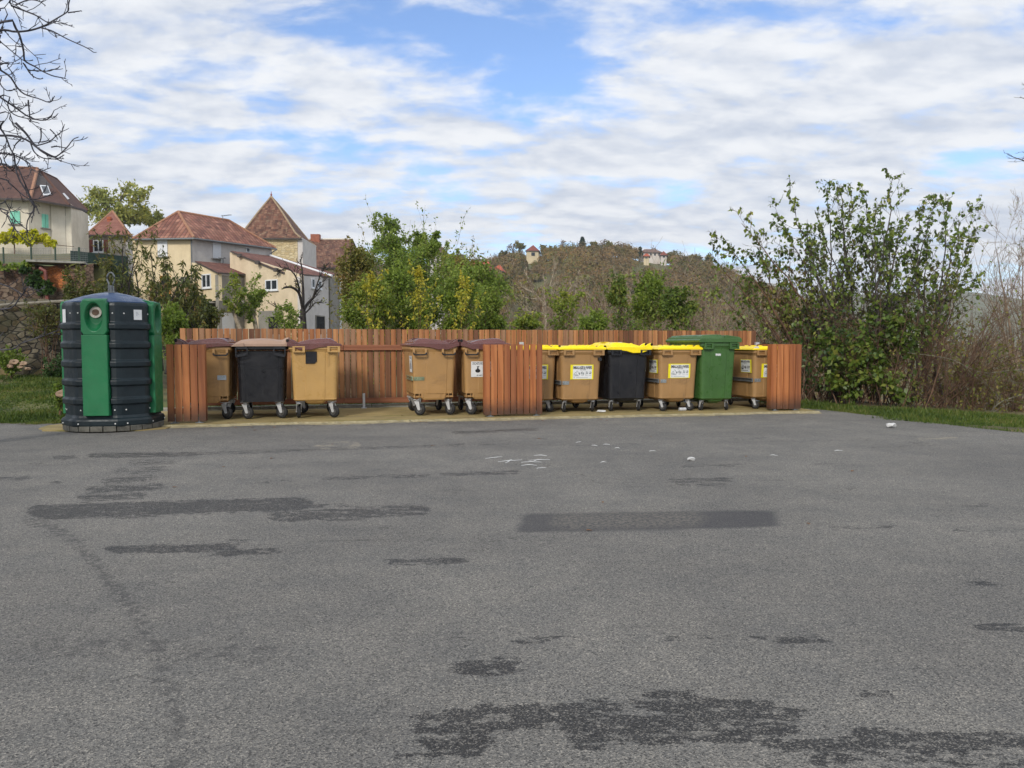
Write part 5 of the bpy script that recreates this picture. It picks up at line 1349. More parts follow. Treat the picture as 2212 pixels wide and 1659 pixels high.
# ---- barn right of the tower
b0, b1 = V2(668, 92), V2(768, 95); zb2 = zat(575, 92)
hb = house('barn', (b0.x, b0.y, 1.5), 'long barn with a rough brown tile roof right of the stone tower', 'barn')
wallpanel(hb, b0, b1, 1.5, zb2, zb2, W_STONE, .5)
r0, r1 = at(668, 517, 97), at(762.5, 517, 99); f0, f1 = at(664, 578, 91.5), at(773, 577, 94.4)
bk0, bk1 = Vector((r0.x, r0.y + 6, f0.z)), Vector((r1.x + 1, r1.y + 5, f1.z))
roof(hb, [[f0, f1, r1, r0], [r0, r1, bk1, bk0]], R_FLAT, .15); ridge(hb, [(r0, r1)], .12, W_CREAM)
wallpanel(hb, b1, b1 + Vector((1.2, 8, 0)), 1.5, zb2, zb2, W_STONE, .4)
mb = MB(); p = at(682, 517, 97.2); mb.box((p.x, p.y, p.z), (1.1, .8, 1.2)); mb.build('chimney', simple('chimney_brick', S(150, 92, 70), .85, var=.2), hb)
# ---- small house with brown shutters
s0, s1, s2 = V2(190, 76), V2(277, 76), V2(296, 81); zs = zat(508, 76)
hs_ = house('village_house', (s0.x, s0.y, 4), 'small white stone house with a pinkish hipped roof, seen behind the leafy tree', 'house')
wallpanel(hs_, s0, s1, 4, zs, zs, stone_mat('white_stone', [S(208, 200, 188), S(190, 180, 168), S(220, 214, 204)], S(180, 170, 156), 2.4, 2.2), .4); wallpanel(hs_, s1 + Vector((.02, .02, 0)), s2, 4, zs - .03, zs - .03, W_GREY_AND_SHADE, .4)
ap2 = at(243, 456, 79); q0, q1, q2 = at(186, 505, 75.5), at(280, 506, 75.5), at(299, 503, 81.3); q3 = q0 + (q2 - q1); q0.z = q1.z = q2.z = q3.z = zs - .02
roof(hs_, [[q0, q1, ap2], [q1, q2, ap2], [q2, q3, ap2], [q3, q0, ap2]], R_PINK, .12); ridge(hs_, [(q1, ap2), (q0, ap2)], .10)
mb = MB(); p = at(236, 476, 77.6); mb.cyl(p + Vector((0, 0, -.5)), p + Vector((0, 0, .35)), .2, 10); mb.cyl(p + Vector((0, 0, .1)), p + Vector((0, 0, .25)), .26, 10); mb.build('chimney_pot', simple('clay_pot', S(172, 96, 66), .8), hs_)
shutter(hs_, (s0, s1), (193, 518, 201, 545), REDBROWN, 1, sill=False); shutter(hs_, (s0, s1), (225, 518, 234, 545), REDBROWN, 1, sill=False); window(hs_, (s0, s1), (202, 519, 224, 545), panes=2)
# ---- big house on the terrace at the far left
c0, c1, c2, c3 = V2(-190, 58.5), V2(71, 60), V2(149, 62.2), V2(187, 67)
zl0 = zat(428, 60); Zt = 6.8
hl = house('village_house', (c1.x, c1.y, Zt), 'large cream house with teal shutters and steep brown roof at far left')
wallpanel(hl, c0, c1, Zt, zl0 + .1, zl0 + .05, W_CREAM, .5); wallpanel(hl, c1 + Vector((.01, .03, 0)), V2(119, 61.6), Zt, zl0 + .02, zl0, W_CREAM, .5)
wallpanel(hl, V2(119, 61.5), c2, Zt, zl0 - .02, zl0 - .04, W_CREAM, .5); wallpanel(hl, c2 + Vector((.01, .03, 0)), c3, Zt, zl0 - .03, zl0 - .06, W_CREAM, .4)
wallpanel(hl, c3, c3 + Vector((-12, 5, 0)), Zt, zl0 - .05, zl0 - .05, W_CREAM, .4)
E0, E1, E2, E3 = at(-195, 424, 58), at(65, 428.5, 59.3), at(150, 443, 61.6), at(189.5, 455, 67.2)
T0, T1, T2, T2b = at(-195, 352, 64), at(81, 364, 65), at(89, 370, 65.6), at(122, 386, 69)
B3 = E3 + Vector((-9, 7, 0)); B0 = Vector((E0.x, 74, E0.z))
roof(hl, [[E0, E1, T1, T0], [E1, E2, T2, T1], [E2, E3, T2b, T2], [E3, B3, T2b], [B3, B0, T0, T1, T2, T2b]], R_PLAIN, .16)
ridge(hl, [(E1, T1), (T0, T1)], .13); ridge(hl, [(E2, T2), (T1, T2), (T2, T2b), (T2b, E3)], .09, R_PLAIN)
for (a, b_) in ((E1, E2), ): pass
sk = MB(); n_ = (E2 - E1).cross(T1 - E1).normalized(); n_ = n_ if n_.z > 0 else -n_
def onplane(u, v, P0, n_): d = ray(u, v); o_ = Vector((0, 0, EYE)); t_ = (P0 - o_).dot(n_) / d.dot(n_); return o_ + d * t_
qd = [onplane(u, v, E1, n_) + n_ * .06 for u, v in ((86, 401), (103, 402), (110, 421), (94, 423))]
sk.loft([[p - n_ * .08 for p in qd], qd]); skf = sk.build('skylight', TRIM_WHITE, hl)
c_ = sum(qd, Vector()) / 4; sk = MB(); qg = [c_ + (p - c_) * .78 + n_ * .012 for p in qd]; sk.poly(qg, -.01, n_); sk.build('pane', GLASS, skf)
n2 = (E3 - E2).cross(T2 - E2).normalized(); n2 = n2 if n2.z > 0 else -n2
qd = [onplane(u, v, E2, n2) + n2 * .06 for u, v in ((135, 418), (138, 418), (149, 430), (146, 431))]
sk = MB(); sk.loft([[p - n2 * .08 for p in qd], qd]); sk.build('skylight', TRIM_WHITE, hl)
shutter(hl, (c0, c1), (22, 456, 44, 483), TEAL, 2, .35); shutter(hl, (c1, V2(119, 61.6)), (90, 463, 104, 492), TEAL, 2, .2)
window(hl, (c2, c3), (159, 472, 163.5, 494), W_BLOCK, 1); shutter(hl, (c2, c3), (167, 487, 173, 516), simple('pale_blue_paint', S(176, 200, 206), .6), 1)
window(hl, (c0, c1), (-90, 456, -66, 484), TRIM_WHITE, 2)
# terrace retaining walls, pipe and wire fence
mb = MB()
hw = empty('retaining_wall', (-14, 20, 0), 0, 'mossy dry stone retaining wall behind the grass at left, with large blocks', 'wall'); OFF[hw.name] = (-14, 20, 0)
def wonky(root, x0, x1, Y, z0, z1, mat, seed, slope=.0, name='wall', depth=.8):
    r = random.Random(seed); n = int((x1 - x0) / .5); mb = MB(); xs_ = [x0 + (x1 - x0) * i / n for i in range(n + 1)]
    f_, tp = [], []
    nz_ = 7
    vs, fs = [], []
    for i, x in enumerate(xs_):
        t_ = z1 + r.uniform(-.06, .06) + slope * (x - x0)
        for j in range(nz_): vs.append((x, Y + r.uniform(-.06, .06) + .05 * j / nz_ * depth, z0 + (t_ - z0) * j / (nz_ - 1)))
        vs.append((x, Y + depth, t_))
    m_ = nz_ + 1
    for i in range(n):
        for j in range(m_ - 1): fs.append((i * m_ + j, (i + 1) * m_ + j, (i + 1) * m_ + j + 1, i * m_ + j + 1))
    mb.add(vs, fs); return mb.build(name, mat, root, uv=True)
wonky(hw, -24, -10.1, 20, -.2, 2.42, W_RETAIN, 1)
hw2 = empty('retaining_wall', (-19, 27, 0), 0, 'upper reddish stone retaining wall under the terrace edge at far left', 'wall'); OFF[hw2.name] = (-19, 27, 0)
wonky(hw2, -34, -14.6, 27, 2.0, 4.02, W_RETAIN_UP, 2)
mb = MB(); a, b_ = at(62, 567, 26.8), at(188, 572, 27.5); a.z = b_.z = 4.1; mb.bar(a, b_, 1.1, .07); mb.build('terrace_slab', CONCRETE, hw2)
mb = MB(); mb.tube([at(-20, 662, 19.9), at(30, 657, 19.85), at(70, 655, 19.85), at(133, 651, 19.85), at(200, 650, 19.9)], .045, 7)
tag(mb.build('water_pipe', simple('pale_pipe', S(116, 110, 96), .6, var=.2)), 'pale horizontal pipe along the top of the dry stone wall', 'pipe')
mb = MB(); mb.tube([at(86, 579, 26.6), at(98, 586, 26.6), at(99, 600, 26.6), at(103, 653, 26.6)], .06, 7)
tag(mb.build('drain_pipe', simple('red_brown_pipe', S(118, 66, 58), .6, var=.15)), 'reddish brown drain pipe down the upper stone wall', 'pipe')
t = W_RETAIN_UP.node_tree; bs_ = [n for n in t.nodes if n.type == 'BSDF_PRINCIPLED'][0]; old = bs_.inputs['Base Color'].links[0].from_socket
so = N(t, 'ShaderNodeSeparateXYZ'); t.links.new(objco(t), so.inputs[0])
ec = at(114, 601, 27); ex = M(t, 'DIVIDE', M(t, 'SUBTRACT', so.outputs[0], ec.x + 19), .62); ez = M(t, 'DIVIDE', M(t, 'SUBTRACT', so.outputs[2], ec.z), .42)
ed_ = M(t, 'ADD', M(t, 'SQRT', M(t, 'ADD', M(t, 'MULTIPLY', ex, ex), M(t, 'MULTIPLY', ez, ez))), M(t, 'MULTIPLY', nz(t, 2.4, 6, .7, objco(t)), 1.2))
t.links.new(MIX(t, SMOOTH(t, ed_, 1.25, 1.8, .9, 0), old, MIX(t, SMOOTH(t, nz(t, 6, 4, .7, objco(t)), .4, .7), S(186, 112, 60), S(140, 88, 58))), bs_.inputs['Base Color'])
wf = empty('wire_fence', (at(100, 560, 27).x, 27.2, 4.1), 0, 'low wire fence with dark green posts along the terrace edge at left', 'fence'); OFF[wf.name] = tuple(wf.location)
for u in (68, 171 / 1.0, 258 / 1.0 - 86, 120, 8, -30):
    mb = MB(); p = at(u, 566, 27.2); mb.tube([(p.x, p.y, 4.05), (p.x, p.y, zat(534, 27.2))], .028, 6); mb.build('post', simple('green_post', S(50, 70, 56), .6), wf)
mb = MB()
for j in range(7): z = 4.15 + j * .075; mb.tube([(at(-60, 566, 27.2).x, 27.2, z), (at(190, 566, 27.2).x, 27.2, z)], .004, 4)
for i in range(70): x = at(-60 + i * 3.6, 566, 27.2).x; mb.tube([(x, 27.2, 4.12), (x, 27.2, 4.6)], .003, 3)
mb.build('wire_mesh', STEEL_GREY, wf)
mb = MB(); p0, p1 = at(152, 545, 30), at(275, 545, 32); zz0, zz1 = zat(578, 30), zat(541, 30)
mb.loft([[(p0.x, p0.y, zz0 - 1), (p1.x, p1.y, zz0 - 1), (p1.x, p1.y, zz1), (p0.x, p0.y, zz1)], [(p0.x, p0.y + .05, zz0 - 1), (p1.x, p1.y + .05, zz0 - 1), (p1.x, p1.y + .05, zz1), (p0.x, p0.y + .05, zz1)]])
tag(mb.build('screen_panel', simple('dark_green_screen', S(38, 58, 50), .8, var=.15)), 'dark green screening panel behind the leafy tree at the terrace edge', 'fence')
# ---- houses on the hill
def hill_house(u0, u1, v_eave, v_base, v_top, Y, wallm, roofm, label, name='hill_house', flat=.3, cat='house', wins=3, depth=8):
    p0, p1 = V2(u0, Y), V2(u1, Y + depth * .1); z1, z0, zt = zat(v_eave, Y), zat(v_base, Y), zat(v_top, Y + depth / 2)
    h = house(name, ((p0.x + p1.x) / 2, Y, z0), label, cat)
    q2, q3 = p1 + Vector((.8, depth, 0)), p0 + Vector((.8, depth, 0))
    solid_walls(h, [p0, p1, q2, q3], min(z0 - 1.5, float(Hgt(p0.x, Y)) - 1), z1, wallm)
    o_ = .5; w_ = p1.x - p0.x
    a, b_, c, d = [Vector((p.x, p.y, z1)) for p in (p0 + Vector((-o_, -o_, 0)), p1 + Vector((o_, -o_, 0)), q2 + Vector((o_, o_, 0)), q3 + Vector((-o_, o_, 0)))]
    m_ = (a + b_ + c + d) / 4; m_.z = zt
    if flat <= 0: roof(h, [[a, b_, m_], [b_, c, m_], [c, d, m_], [d, a, m_]], roofm, .25)
    else:
        l_, r_ = m_ + Vector((-w_ * flat, 0, 0)), m_ + Vector((w_ * flat, 0, 0))
        roof(h, [[a, b_, r_, l_], [b_, c, r_], [c, d, l_, r_], [d, a, l_]], roofm, .25)
    for i in range(wins):
        k_ = (i + .6) / (wins + .2); q = p0 + (p1 - p0) * k_; mb = MB(); hh = (z1 - z0)
        mb.box((q.x, q.y - .02, z0 + hh * .5), (w_ / (wins * 2.6), .12, hh * .5)); mb.build('window', GLASS, h)
    return h
HR = simple('red_brown_roof', S(124, 66, 52), .85, var=.15, vs=1.0); HR2 = simple('grey_brown_roof', S(112, 88, 78), .85, var=.15, vs=1.0); HW = simple('pale_wall', S(206, 190, 156), .9, var=.08, vs=.5); HW2 = simple('whitish_wall', S(206, 198, 190), .9, var=.08, vs=.5)
HO = simple('orange_tile_roof', S(170, 86, 58), .85, var=.2, vs=.8)
hill_house(1137, 1163, 541.5, 556, 529, 318, HW, HR, 'cream house with a red pyramid roof on the hilltop, left of the hilltop conifer', flat=0, wins=1)
hill_house(1381, 1427, 545, 554, 538, 325, HW2, HR2, 'wide white house with a low brown hipped roof on the hill crest', flat=.25, wins=5)
hill_house(1425.5, 1438, 551, 558, 542, 322, HW2, HR, 'small round looking turret with a pointed roof right of the wide white hill house', 'hill_tower', flat=0, cat='tower', wins=1, depth=5)
hill_house(1389, 1400, 553.5, 560, 547.5, 312, HW, HO, 'tiny orange roofed hut just below the wide white hill house', 'hut', flat=.2, cat='hut', wins=1, depth=4)
hill_house(1470, 1514, 555.5, 562, 553, 345, HR2, HR2, 'long low dark building on the hill crest at right', 'hill_building', flat=.4, cat='building', wins=0)
hill_house(1008, 1056, 582.5, 590, 565, 170, HW2, HO, 'house with a broad orange tiled roof below the hill, behind the green shrubs', flat=.4, wins=2)
hill_house(975, 1006, 590, 598, 575, 165, HW2, HO, 'lower orange roof beside the broad orange tiled roof', flat=.4, wins=1)
hill_house(1067, 1082, 585, 592, 573, 175, HW, HO, 'small orange roof peeping between trees below the hill', flat=.2, wins=1, depth=5)
hill_house(927, 954, 545, 580, 533, 135, W_GREY_AND_SHADE, R_PLAIN, 'grey brown gabled house half hidden behind the tall leafy trees', flat=.3, wins=2)
hill_house(962, 1000, 556, 590, 549, 140, W_CREAM, R_PLAIN, 'cream house with a low roof half hidden among the trees', flat=.3, wins=2)
# ------------------------------------------------------------------ plants
class Plant:
    def __init__(s, seed): s.r = np.random.RandomState(seed); s.paths = []; s.lp = []; s.ld = []; s.ls = []
    def curve(s, p, d, L_, n, wig, up):
        pts = [np.array(p, float)]; d = np.array(d, float); d /= np.linalg.norm(d)
        for i in range(n):
            d = d + s.r.normal(0, wig, 3) + np.array([0, 0, up]); d /= np.linalg.norm(d)
            pts.append(pts[-1] + d * L_ / n)
        return np.array(pts)
    def add_path(s, pts, r0, r1): s.paths.append((np.asarray(pts, float), np.linspace(r0, r1, len(pts))))
    def side(s, d, ang):
        a = s.r.normal(0, 1, 3); a -= d * a.dot(d); a /= np.linalg.norm(a) + 1e-9
        return d * math.cos(ang) + a * math.sin(ang)
    def sprout(s, pts, r0, r1, lvl, q):
        """side shoots along a branch; q = list of dicts per level"""
        if lvl >= len(q): return
        c = q[lvl]; n = max(1, int(round(c['n'] * s.r.uniform(.75, 1.25)))); m_ = len(pts) - 1
        Ltot = np.linalg.norm(np.diff(pts, axis=0), axis=1).sum()
        for k in range(n):
            t = c['t0'] + (1 - c['t0']) * (k + s.r.rand()) / n; x = min(t * m_, m_ - 1e-4); i = int(x); f = x - i
            p = pts[i] * (1 - f) + pts[i + 1] * f; d = pts[i + 1] - pts[i]; d = d / (np.linalg.norm(d) + 1e-9)
            L_ = c['L'] * s.r.uniform(.6, 1.3) * (Ltot if c.get('rel', True) else 1) * (1.15 - .6 * t)
            dd = s.side(d, c['ang'] * s.r.uniform(.6, 1.3))
            rr = (r0 + (r1 - r0) * t) * c.get('rf', .55)
            b = s.curve(p, dd, L_, c.get('seg', 4), c.get('wig', .15), c.get('up', .08))
            s.add_path(b, max(rr, c.get('rmin', .002)), max(rr * .35, c.get('rmin', .002) * .7))
            if c.get('leaf'): s.leaves_on(b, c['leaf'], c.get('ls', .06), c.get('l0', .2), c.get('droop', .3))
            s.sprout(b, rr, rr * .35, lvl + 1, q)
    def leaves_on(s, b, n, size, t0=.2, droop=.3):
        if n < 1:
            if s.r.rand() > n: return
            n = 1
        n = int(n); m_ = len(b) - 1
        t = (t0 + (1 - t0) * s.r.rand(n)) * m_; i = np.minimum(t.astype(int), m_ - 1); f = (t - i)[:, None]
        p = b[i] * (1 - f) + b[i + 1] * f
        d = s.r.normal(0, 1, (n, 3)); d[:, 2] -= droop
        s.lp.append(p); s.ld.append(d); s.ls.append(size * s.r.uniform(.6, 1.25, n))
    def cloud(s, c, rad, n, size, lumps=14, shell=.55, up=0.0, flat=.7):
        """leaf clumps in a lumpy ellipsoid"""
        c = np.array(c, float); rad = np.array(rad, float)
        u = s.r.normal(0, 1, (lumps, 3)); u /= np.linalg.norm(u, axis=1)[:, None]
        lc = c + u * rad * (s.r.uniform(.35, .82, lumps) ** .7)[:, None]
        lr = s.r.uniform(.22, .45, lumps)[:, None] * rad
        k = s.r.randint(0, lumps, n); v = s.r.normal(0, 1, (n, 3)); v /= np.linalg.norm(v, axis=1)[:, None]
        p = lc[k] + v * lr[k] * (s.r.rand(n) ** (1 - shell) * s.r.uniform(.8, 1.12, n))[:, None]
        d = v * .6 + s.r.normal(0, .7, (n, 3)); d[:, 2] += up
        s.lp.append(p); s.ld.append(d); s.ls.append(size * s.r.uniform(.55, 1.3, n))
        return lc
    def wood_mesh(s, name, mat, k=4):
        V = []; Fc = []; b = 0
        for pts, rad in s.paths:
            n = len(pts); d = pts[-1] - pts[0]; a = np.cross(d, [0.31, .22, .93]); l = np.linalg.norm(a)
            a = a / l if l > 1e-6 else np.array([1., 0, 0])
            dt = np.gradient(pts, axis=0) if n > 2 else np.repeat(d[None], n, 0)
            dt /= np.linalg.norm(dt, axis=1)[:, None] + 1e-9
            A_ = a - dt * (dt @ a)[:, None]; A_ /= np.linalg.norm(A_, axis=1)[:, None] + 1e-9; B_ = np.cross(dt, A_)
            th = 2 * np.pi * np.arange(k) / k
            ring = pts[:, None] + rad[:, None, None] * (A_[:, None] * np.cos(th)[None, :, None] + B_[:, None] * np.sin(th)[None, :, None])
            V.append(ring.reshape(-1, 3)); i = np.arange(n - 1)[:, None] * k; j = np.arange(k)[None]; j2 = (j + 1) % k
            Fc.append((b + np.stack([i + j, i + j2, i + k + j2, i + k + j], -1)).reshape(-1, 4)); b += n * k
        return np_mesh(name, np.concatenate(V), np.concatenate(Fc), mat, smooth=True)
    def leaf_mesh(s, name, mat, w_=.5, attrs=None):
        P = np.concatenate(s.lp); D = np.concatenate(s.ld); Z = np.concatenate(s.ls)
        D /= np.linalg.norm(D, axis=1)[:, None] + 1e-9
        r_ = s.r.normal(0, 1, P.shape)
        if getattr(s, 'ln', None) is not None: r_ = np.cross(D, s.ln) + r_ * .3
        r_ -= D * (r_ * D).sum(1)[:, None]; r_ /= np.linalg.norm(r_, axis=1)[:, None] + 1e-9
        Z = Z[:, None]; nn = np.cross(D, r_)
        a = P; b_ = P + D * Z * .45 + r_ * Z * w_ * .5 + nn * Z * .06; c = P + D * Z; d = P + D * Z * .45 - r_ * Z * w_ * .5 + nn * Z * .06
        c[:, 2] -= Z[:, 0] * .12
        V = np.stack([a, b_, c, d], 1).reshape(-1, 3)
        if attrs: attrs = {k: np.repeat(v, 4) for k, v in attrs.items()}
        return np_mesh(name, V, np.arange(len(V)).reshape(-1, 4), mat, attrs)
    def finish(s, base, name, label, cat, wood, leafm=None, lw=.5, group=None, k=4, wname='trunk', lname='foliage'):
        base = Vector(base); o = empty(name, base, 0, label, cat, group); b = np.array(base)
        s.paths = [(p - b, r) for p, r in s.paths]; s.lp = [p - b for p in s.lp]
        if s.paths: link_mesh(wname, s.wood_mesh(wname, wood, k), o)
        if s.lp and leafm: link_mesh(lname, s.leaf_mesh(lname, leafm, lw), o)
        return o
def smooth_line(pts, n=10):
    P = np.array([list(p) for p in pts], float)
    if len(P) == 2: t = np.linspace(0, 1, n)[:, None]; return P[0] * (1 - t) + P[1] * t
    out = []; m_ = len(P) - 1; Q_ = np.vstack([2 * P[0] - P[1], P, 2 * P[-1] - P[-2]])
    for x in np.linspace(0, m_ - 1e-6, n):
        i = int(x); f = x - i; a, b_, c, d = Q_[i:i + 4]
        out.append(.5 * ((2 * b_) + (-a + c) * f + (2 * a - 5 * b_ + 4 * c - d) * f * f + (-a + 3 * b_ - 3 * c + d) * f ** 3))
    return np.array(out)
BARK_GREY = bark_mat('grey_bark', S(96, 88, 80), S(60, 54, 50))
BARK_BROWN = bark_mat('brown_bark', S(120, 92, 70), S(76, 56, 44))
BARK_DARK = bark_mat('dark_bark', S(62, 54, 50), S(38, 34, 32))
BARK_PALE = bark_mat('pale_bark', S(182, 168, 146), S(128, 114, 96))
BARK_SCRUB = bark_mat('scrub_bark', S(158, 138, 116), S(112, 94, 78))
BARK_LICHEN = bark_mat('lichen_bark', S(136, 134, 112), S(98, 92, 78))
BARK_WALNUT = bark_mat('walnut_bark', S(76, 74, 80), S(44, 44, 50))
L_LILAC = leaf_mat('lilac_leaves', [S(56, 72, 32), S(78, 98, 42), S(98, 120, 48), S(124, 138, 58), S(152, 148, 72)], .3, .42, nscale=.8)
L_BRIGHT = leaf_mat('bright_green_leaves', [S(80, 102, 42), S(112, 134, 54), S(138, 158, 64), S(160, 172, 80)], .45, .5, nscale=.8)
L_YELLOWG = leaf_mat('yellow_green_leaves', [S(84, 106, 42), S(110, 130, 50), S(136, 150, 58), S(176, 172, 70)], .35, .5, nscale=.8)
L_YELLOW = leaf_mat('yellow_leaves', [S(124, 140, 50), S(176, 170, 56), S(204, 188, 64)], .35, .5, nscale=.8)
L_OLIVE = leaf_mat('olive_leaves', [S(84, 92, 40), S(108, 112, 48), S(130, 122, 56), S(144, 110, 60)], .3, .55, nscale=.5)
L_DARK = leaf_mat('dark_green_leaves', [S(44, 66, 32), S(60, 86, 40), S(78, 104, 46)], .25, .5, nscale=.8)
L_PEACH = leaf_mat('autumn_green_leaves', [S(56, 70, 34), S(84, 94, 42), S(112, 112, 50), S(134, 104, 58)], .3, .5, nscale=.6)
L_VINE = leaf_mat('vine_leaves', [S(150, 160, 24), S(196, 196, 34), S(222, 214, 60), S(120, 140, 30)], .35, .5, nscale=1.0)
L_FAR = leaf_mat('far_tree_leaves', [S(108, 122, 72), S(140, 148, 78), S(168, 168, 84), S(190, 180, 90)], .3, .6, nscale=.25)
L_CON = leaf_mat('conifer_needles', [S(34, 56, 40), S(48, 72, 50)], .15, .6)
L_TWIG = leaf_mat('dry_twigs', [S(104, 86, 66), S(130, 110, 86), S(88, 72, 56), S(146, 124, 98)], .1, .8)

# ---- lilac bushes at right: guided stems from the base to the tips seen against the sky
def guided(seed, base_uv, Y, tips, q, r0, name, label, cat, wood, leafm, lw, zb=0.0, spread=.35, tipleaf=None, low=None, k=4, bow=.12, vdrop=14):
    P = Plant(seed); b = gr(base_uv[0], base_uv[1]) if Y is None else at(base_uv[0], base_uv[1], Y); b = np.array([b.x, b.y, zb])
    for (u, v, dY) in tips:
        tp = np.array(at(u, v + vdrop, b[1] + dY)); st = b + P.r.normal(0, spread, 3) * [1, .6, 0]
        mid_ = st * .5 + tp * .5; mid_[:2] += (st[:2] - tp[:2]) * bow + P.r.normal(0, .1, 2)
        ln = smooth_line([st, mid_, tp], 14); ln[1:-1] += P.r.normal(0, .022, ln[1:-1].shape) * np.linalg.norm(tp - st) / 4
        P.add_path(ln, r0 * P.r.uniform(.7, 1.2), .006)
        P.sprout(ln, r0, .006, 0, q)
        if tipleaf: P.leaves_on(ln, tipleaf[0], tipleaf[1], .86, .6)
    if low: 
        for (u, v, ru, rv, dY, n, sz) in low:
            c = at(u, v, b[1] + dY); kx = (b[1] + dY) / F
            P.cloud(c, (ru * kx, ru * kx * .6, rv * kx), n, sz, 16, .3)
    return P.finish(b, name, label, cat, wood, leafm, lw, k=k)
QL = [dict(n=13, t0=.22, L=.20, ang=.85, up=.12, wig=.16, seg=5, rf=.42, leaf=.5, ls=.085, l0=.6, droop=.9, rmin=.004), dict(n=6, t0=.2, L=.45, ang=.85, up=.10, wig=.18, seg=4, rf=.6, rmin=.0035, leaf=1.3, ls=.09, l0=.5, droop=1.0), dict(n=3, t0=.3, L=.55, ang=.75, up=.06, seg=3, rmin=.003, leaf=.65, ls=.085, droop=1)]
guided(31, (1765, 880), 17.6, [(1532, 530, .5), (1562, 498, .2), (1602, 468, -.2), (1640, 520, .3), (1590, 590, .6), (1545, 610, -.3), (1668, 560, 0), (1690, 600, .4)], QL, .04, 'lilac_bush', 'lilac bush leaning left over the tall fence end with thin leafy tips', 'bush', BARK_BROWN, L_LILAC, .8, zb=-.1, tipleaf=(18, .10))
guided(32, (1850, 878), 17.2, [(1700, 402, 0), (1682, 455, .3), (1725, 500, -.4), (1788, 402, .3), (1812, 384, -.2), (1760, 440, .5), (1835, 425, .1), (1742, 470, 0), (1848, 470, -.3)], QL, .038, 'lilac_bush', 'tall lilac bush with leafy heart shaped tops, second from left of the bushes at right', 'bush', BARK_GREY, L_LILAC, .8, tipleaf=(20, .10), low=[(1800, 760, 50, 70, -.9, 420, .115), (1830, 830, 60, 35, -1.0, 260, .11)])
guided(33, (1905, 880), 17.0, [(1872, 415, 0), (1928, 370, .2), (1902, 425, .4), (1890, 470, -.4), (1860, 500, .3), (1950, 455, -.2), (1925, 480, .5)], QL, .038, 'lilac_bush', 'tallest lilac bush with one narrow leafy spike rising above the rest', 'bush', BARK_GREY, L_LILAC, .8, tipleaf=(22, .10), low=[(1890, 740, 60, 70, -.9, 520, .115), (1880, 800, 60, 60, -1.1, 300, .11)])
guided(34, (1965, 884), 16.6, [(1985, 445, 0), (2020, 425, .2), (2048, 420, .1), (2072, 462, -.3), (2112, 475, 0), (2095, 520, .3), (2005, 500, -.4), (2085, 580, .1), (1965, 520, .3)], QL, .036, 'lilac_bush', 'lilac bush with bare grey twigs spreading to the right and a leafy top', 'bush', BARK_GREY, L_LILAC, .8, tipleaf=(18, .10), low=[(1960, 720, 55, 70, -.8, 330, .115), (1950, 830, 50, 40, -1, 200, .11)])
guided(35, (1835, 882), 17.9, [(1640, 600, 0), (1670, 640, .2), (1700, 560, .3), (1740, 540, 0), (1780, 520, .2), (1820, 500, 0), (1850, 560, .3), (1900, 540, 0), (1940, 560, .2), (1990, 580, 0), (2030, 560, .2), (1760, 620, -.2), (2060, 620, 0), (1880, 620, .2), (1720, 660, 0)], QL, .026, 'lilac_bush', 'lower tangle of brown stems and olive leaves in the middle of the lilac bushes', 'bush', BARK_BROWN, L_OLIVE, .7, spread=.5, tipleaf=(8, .09))
QB = [dict(n=12, t0=.15, L=.4, ang=.7, up=.02, wig=.2, seg=5, rf=.5, rmin=.003, leaf=.5, ls=.06), dict(n=4, t0=.2, L=.45, ang=.8, up=0, wig=.2, seg=4, rmin=.0025, leaf=.3, ls=.06)]
def arching(seed, u, v, Y, n, h, spread, name, label, wood, leafm, leafn=.3, q=None, zb=None, cat='bush', up=-.05, r0=.014, lean=0.0, ls=.07, k=3, group=None, zmax=None):
    P = Plant(seed); b = at(u, v, Y); z = zb if zb is not None else float(Hgt(b.x, b.y)) - .05; b = np.array([b.x, b.y, z])
    for i in range(n):
        st = b + P.r.normal(0, spread, 3) * [1, .7, 0]; st[2] = z
        d = np.array([P.r.normal(lean, .38), P.r.normal(0, .3), 1.0])
        c = P.curve(st, d, h * P.r.uniform(.55, 1.15), 9, .09, up); P.add_path(c, r0, .003)
        q2 = q or [dict(n=9, t0=.12, L=.33, ang=.75, up=.02, wig=.2, seg=4, rf=.5, rmin=.003, leaf=leafn, ls=ls), dict(n=4, t0=.2, L=.45, ang=.8, up=0, wig=.2, seg=3, rmin=.0025, leaf=leafn, ls=ls)]
        P.sprout(c, r0, .003, 0, q2)
    if zmax is not None:
        P.paths = [(a, r_) for a, r_ in P.paths if a[:, 2].max() < zmax + P.r.normal(0, .02) * Y]
        P.ls = [x for x, a in zip(P.ls, P.lp) if a[:, 2].max() < zmax]; P.ld = [x for x, a in zip(P.ld, P.lp) if a[:, 2].max() < zmax]; P.lp = [a for a in P.lp if a[:, 2].max() < zmax]
    return P.finish(b, name, label, cat, wood, leafm, .6, k=k, wname='stems', group=group)
arching(41, 1945, 885, 16.0, 30, 2.5, .42, 'twiggy_shrub', 'dense brown twiggy shrub growing through the foot of the lilacs', BARK_BROWN, L_BRIGHT, .25, zb=0, lean=.15)
arching(42, 1850, 885, 16.6, 22, 2.2, .45, 'twiggy_shrub', 'brown stemmed shrub with scattered green leaves just right of the end screen', BARK_BROWN, L_LILAC, .8, zb=0, ls=.09)
arching(43, 2040, 890, 15.4, 26, 2.6, .4, 'twiggy_shrub', 'reddish brown bare shrub with long canes arching towards the right', BARK_BROWN, L_BRIGHT, .12, zb=0, lean=.55)
arching(44, 2130, 900, 15.5, 30, 2.3, .7, 'bramble_thicket', 'tangled dry bramble thicket sloping away behind the right grass strip', BARK_BROWN, L_OLIVE, 1.0, zb=-.5, lean=.1, cat='bush')
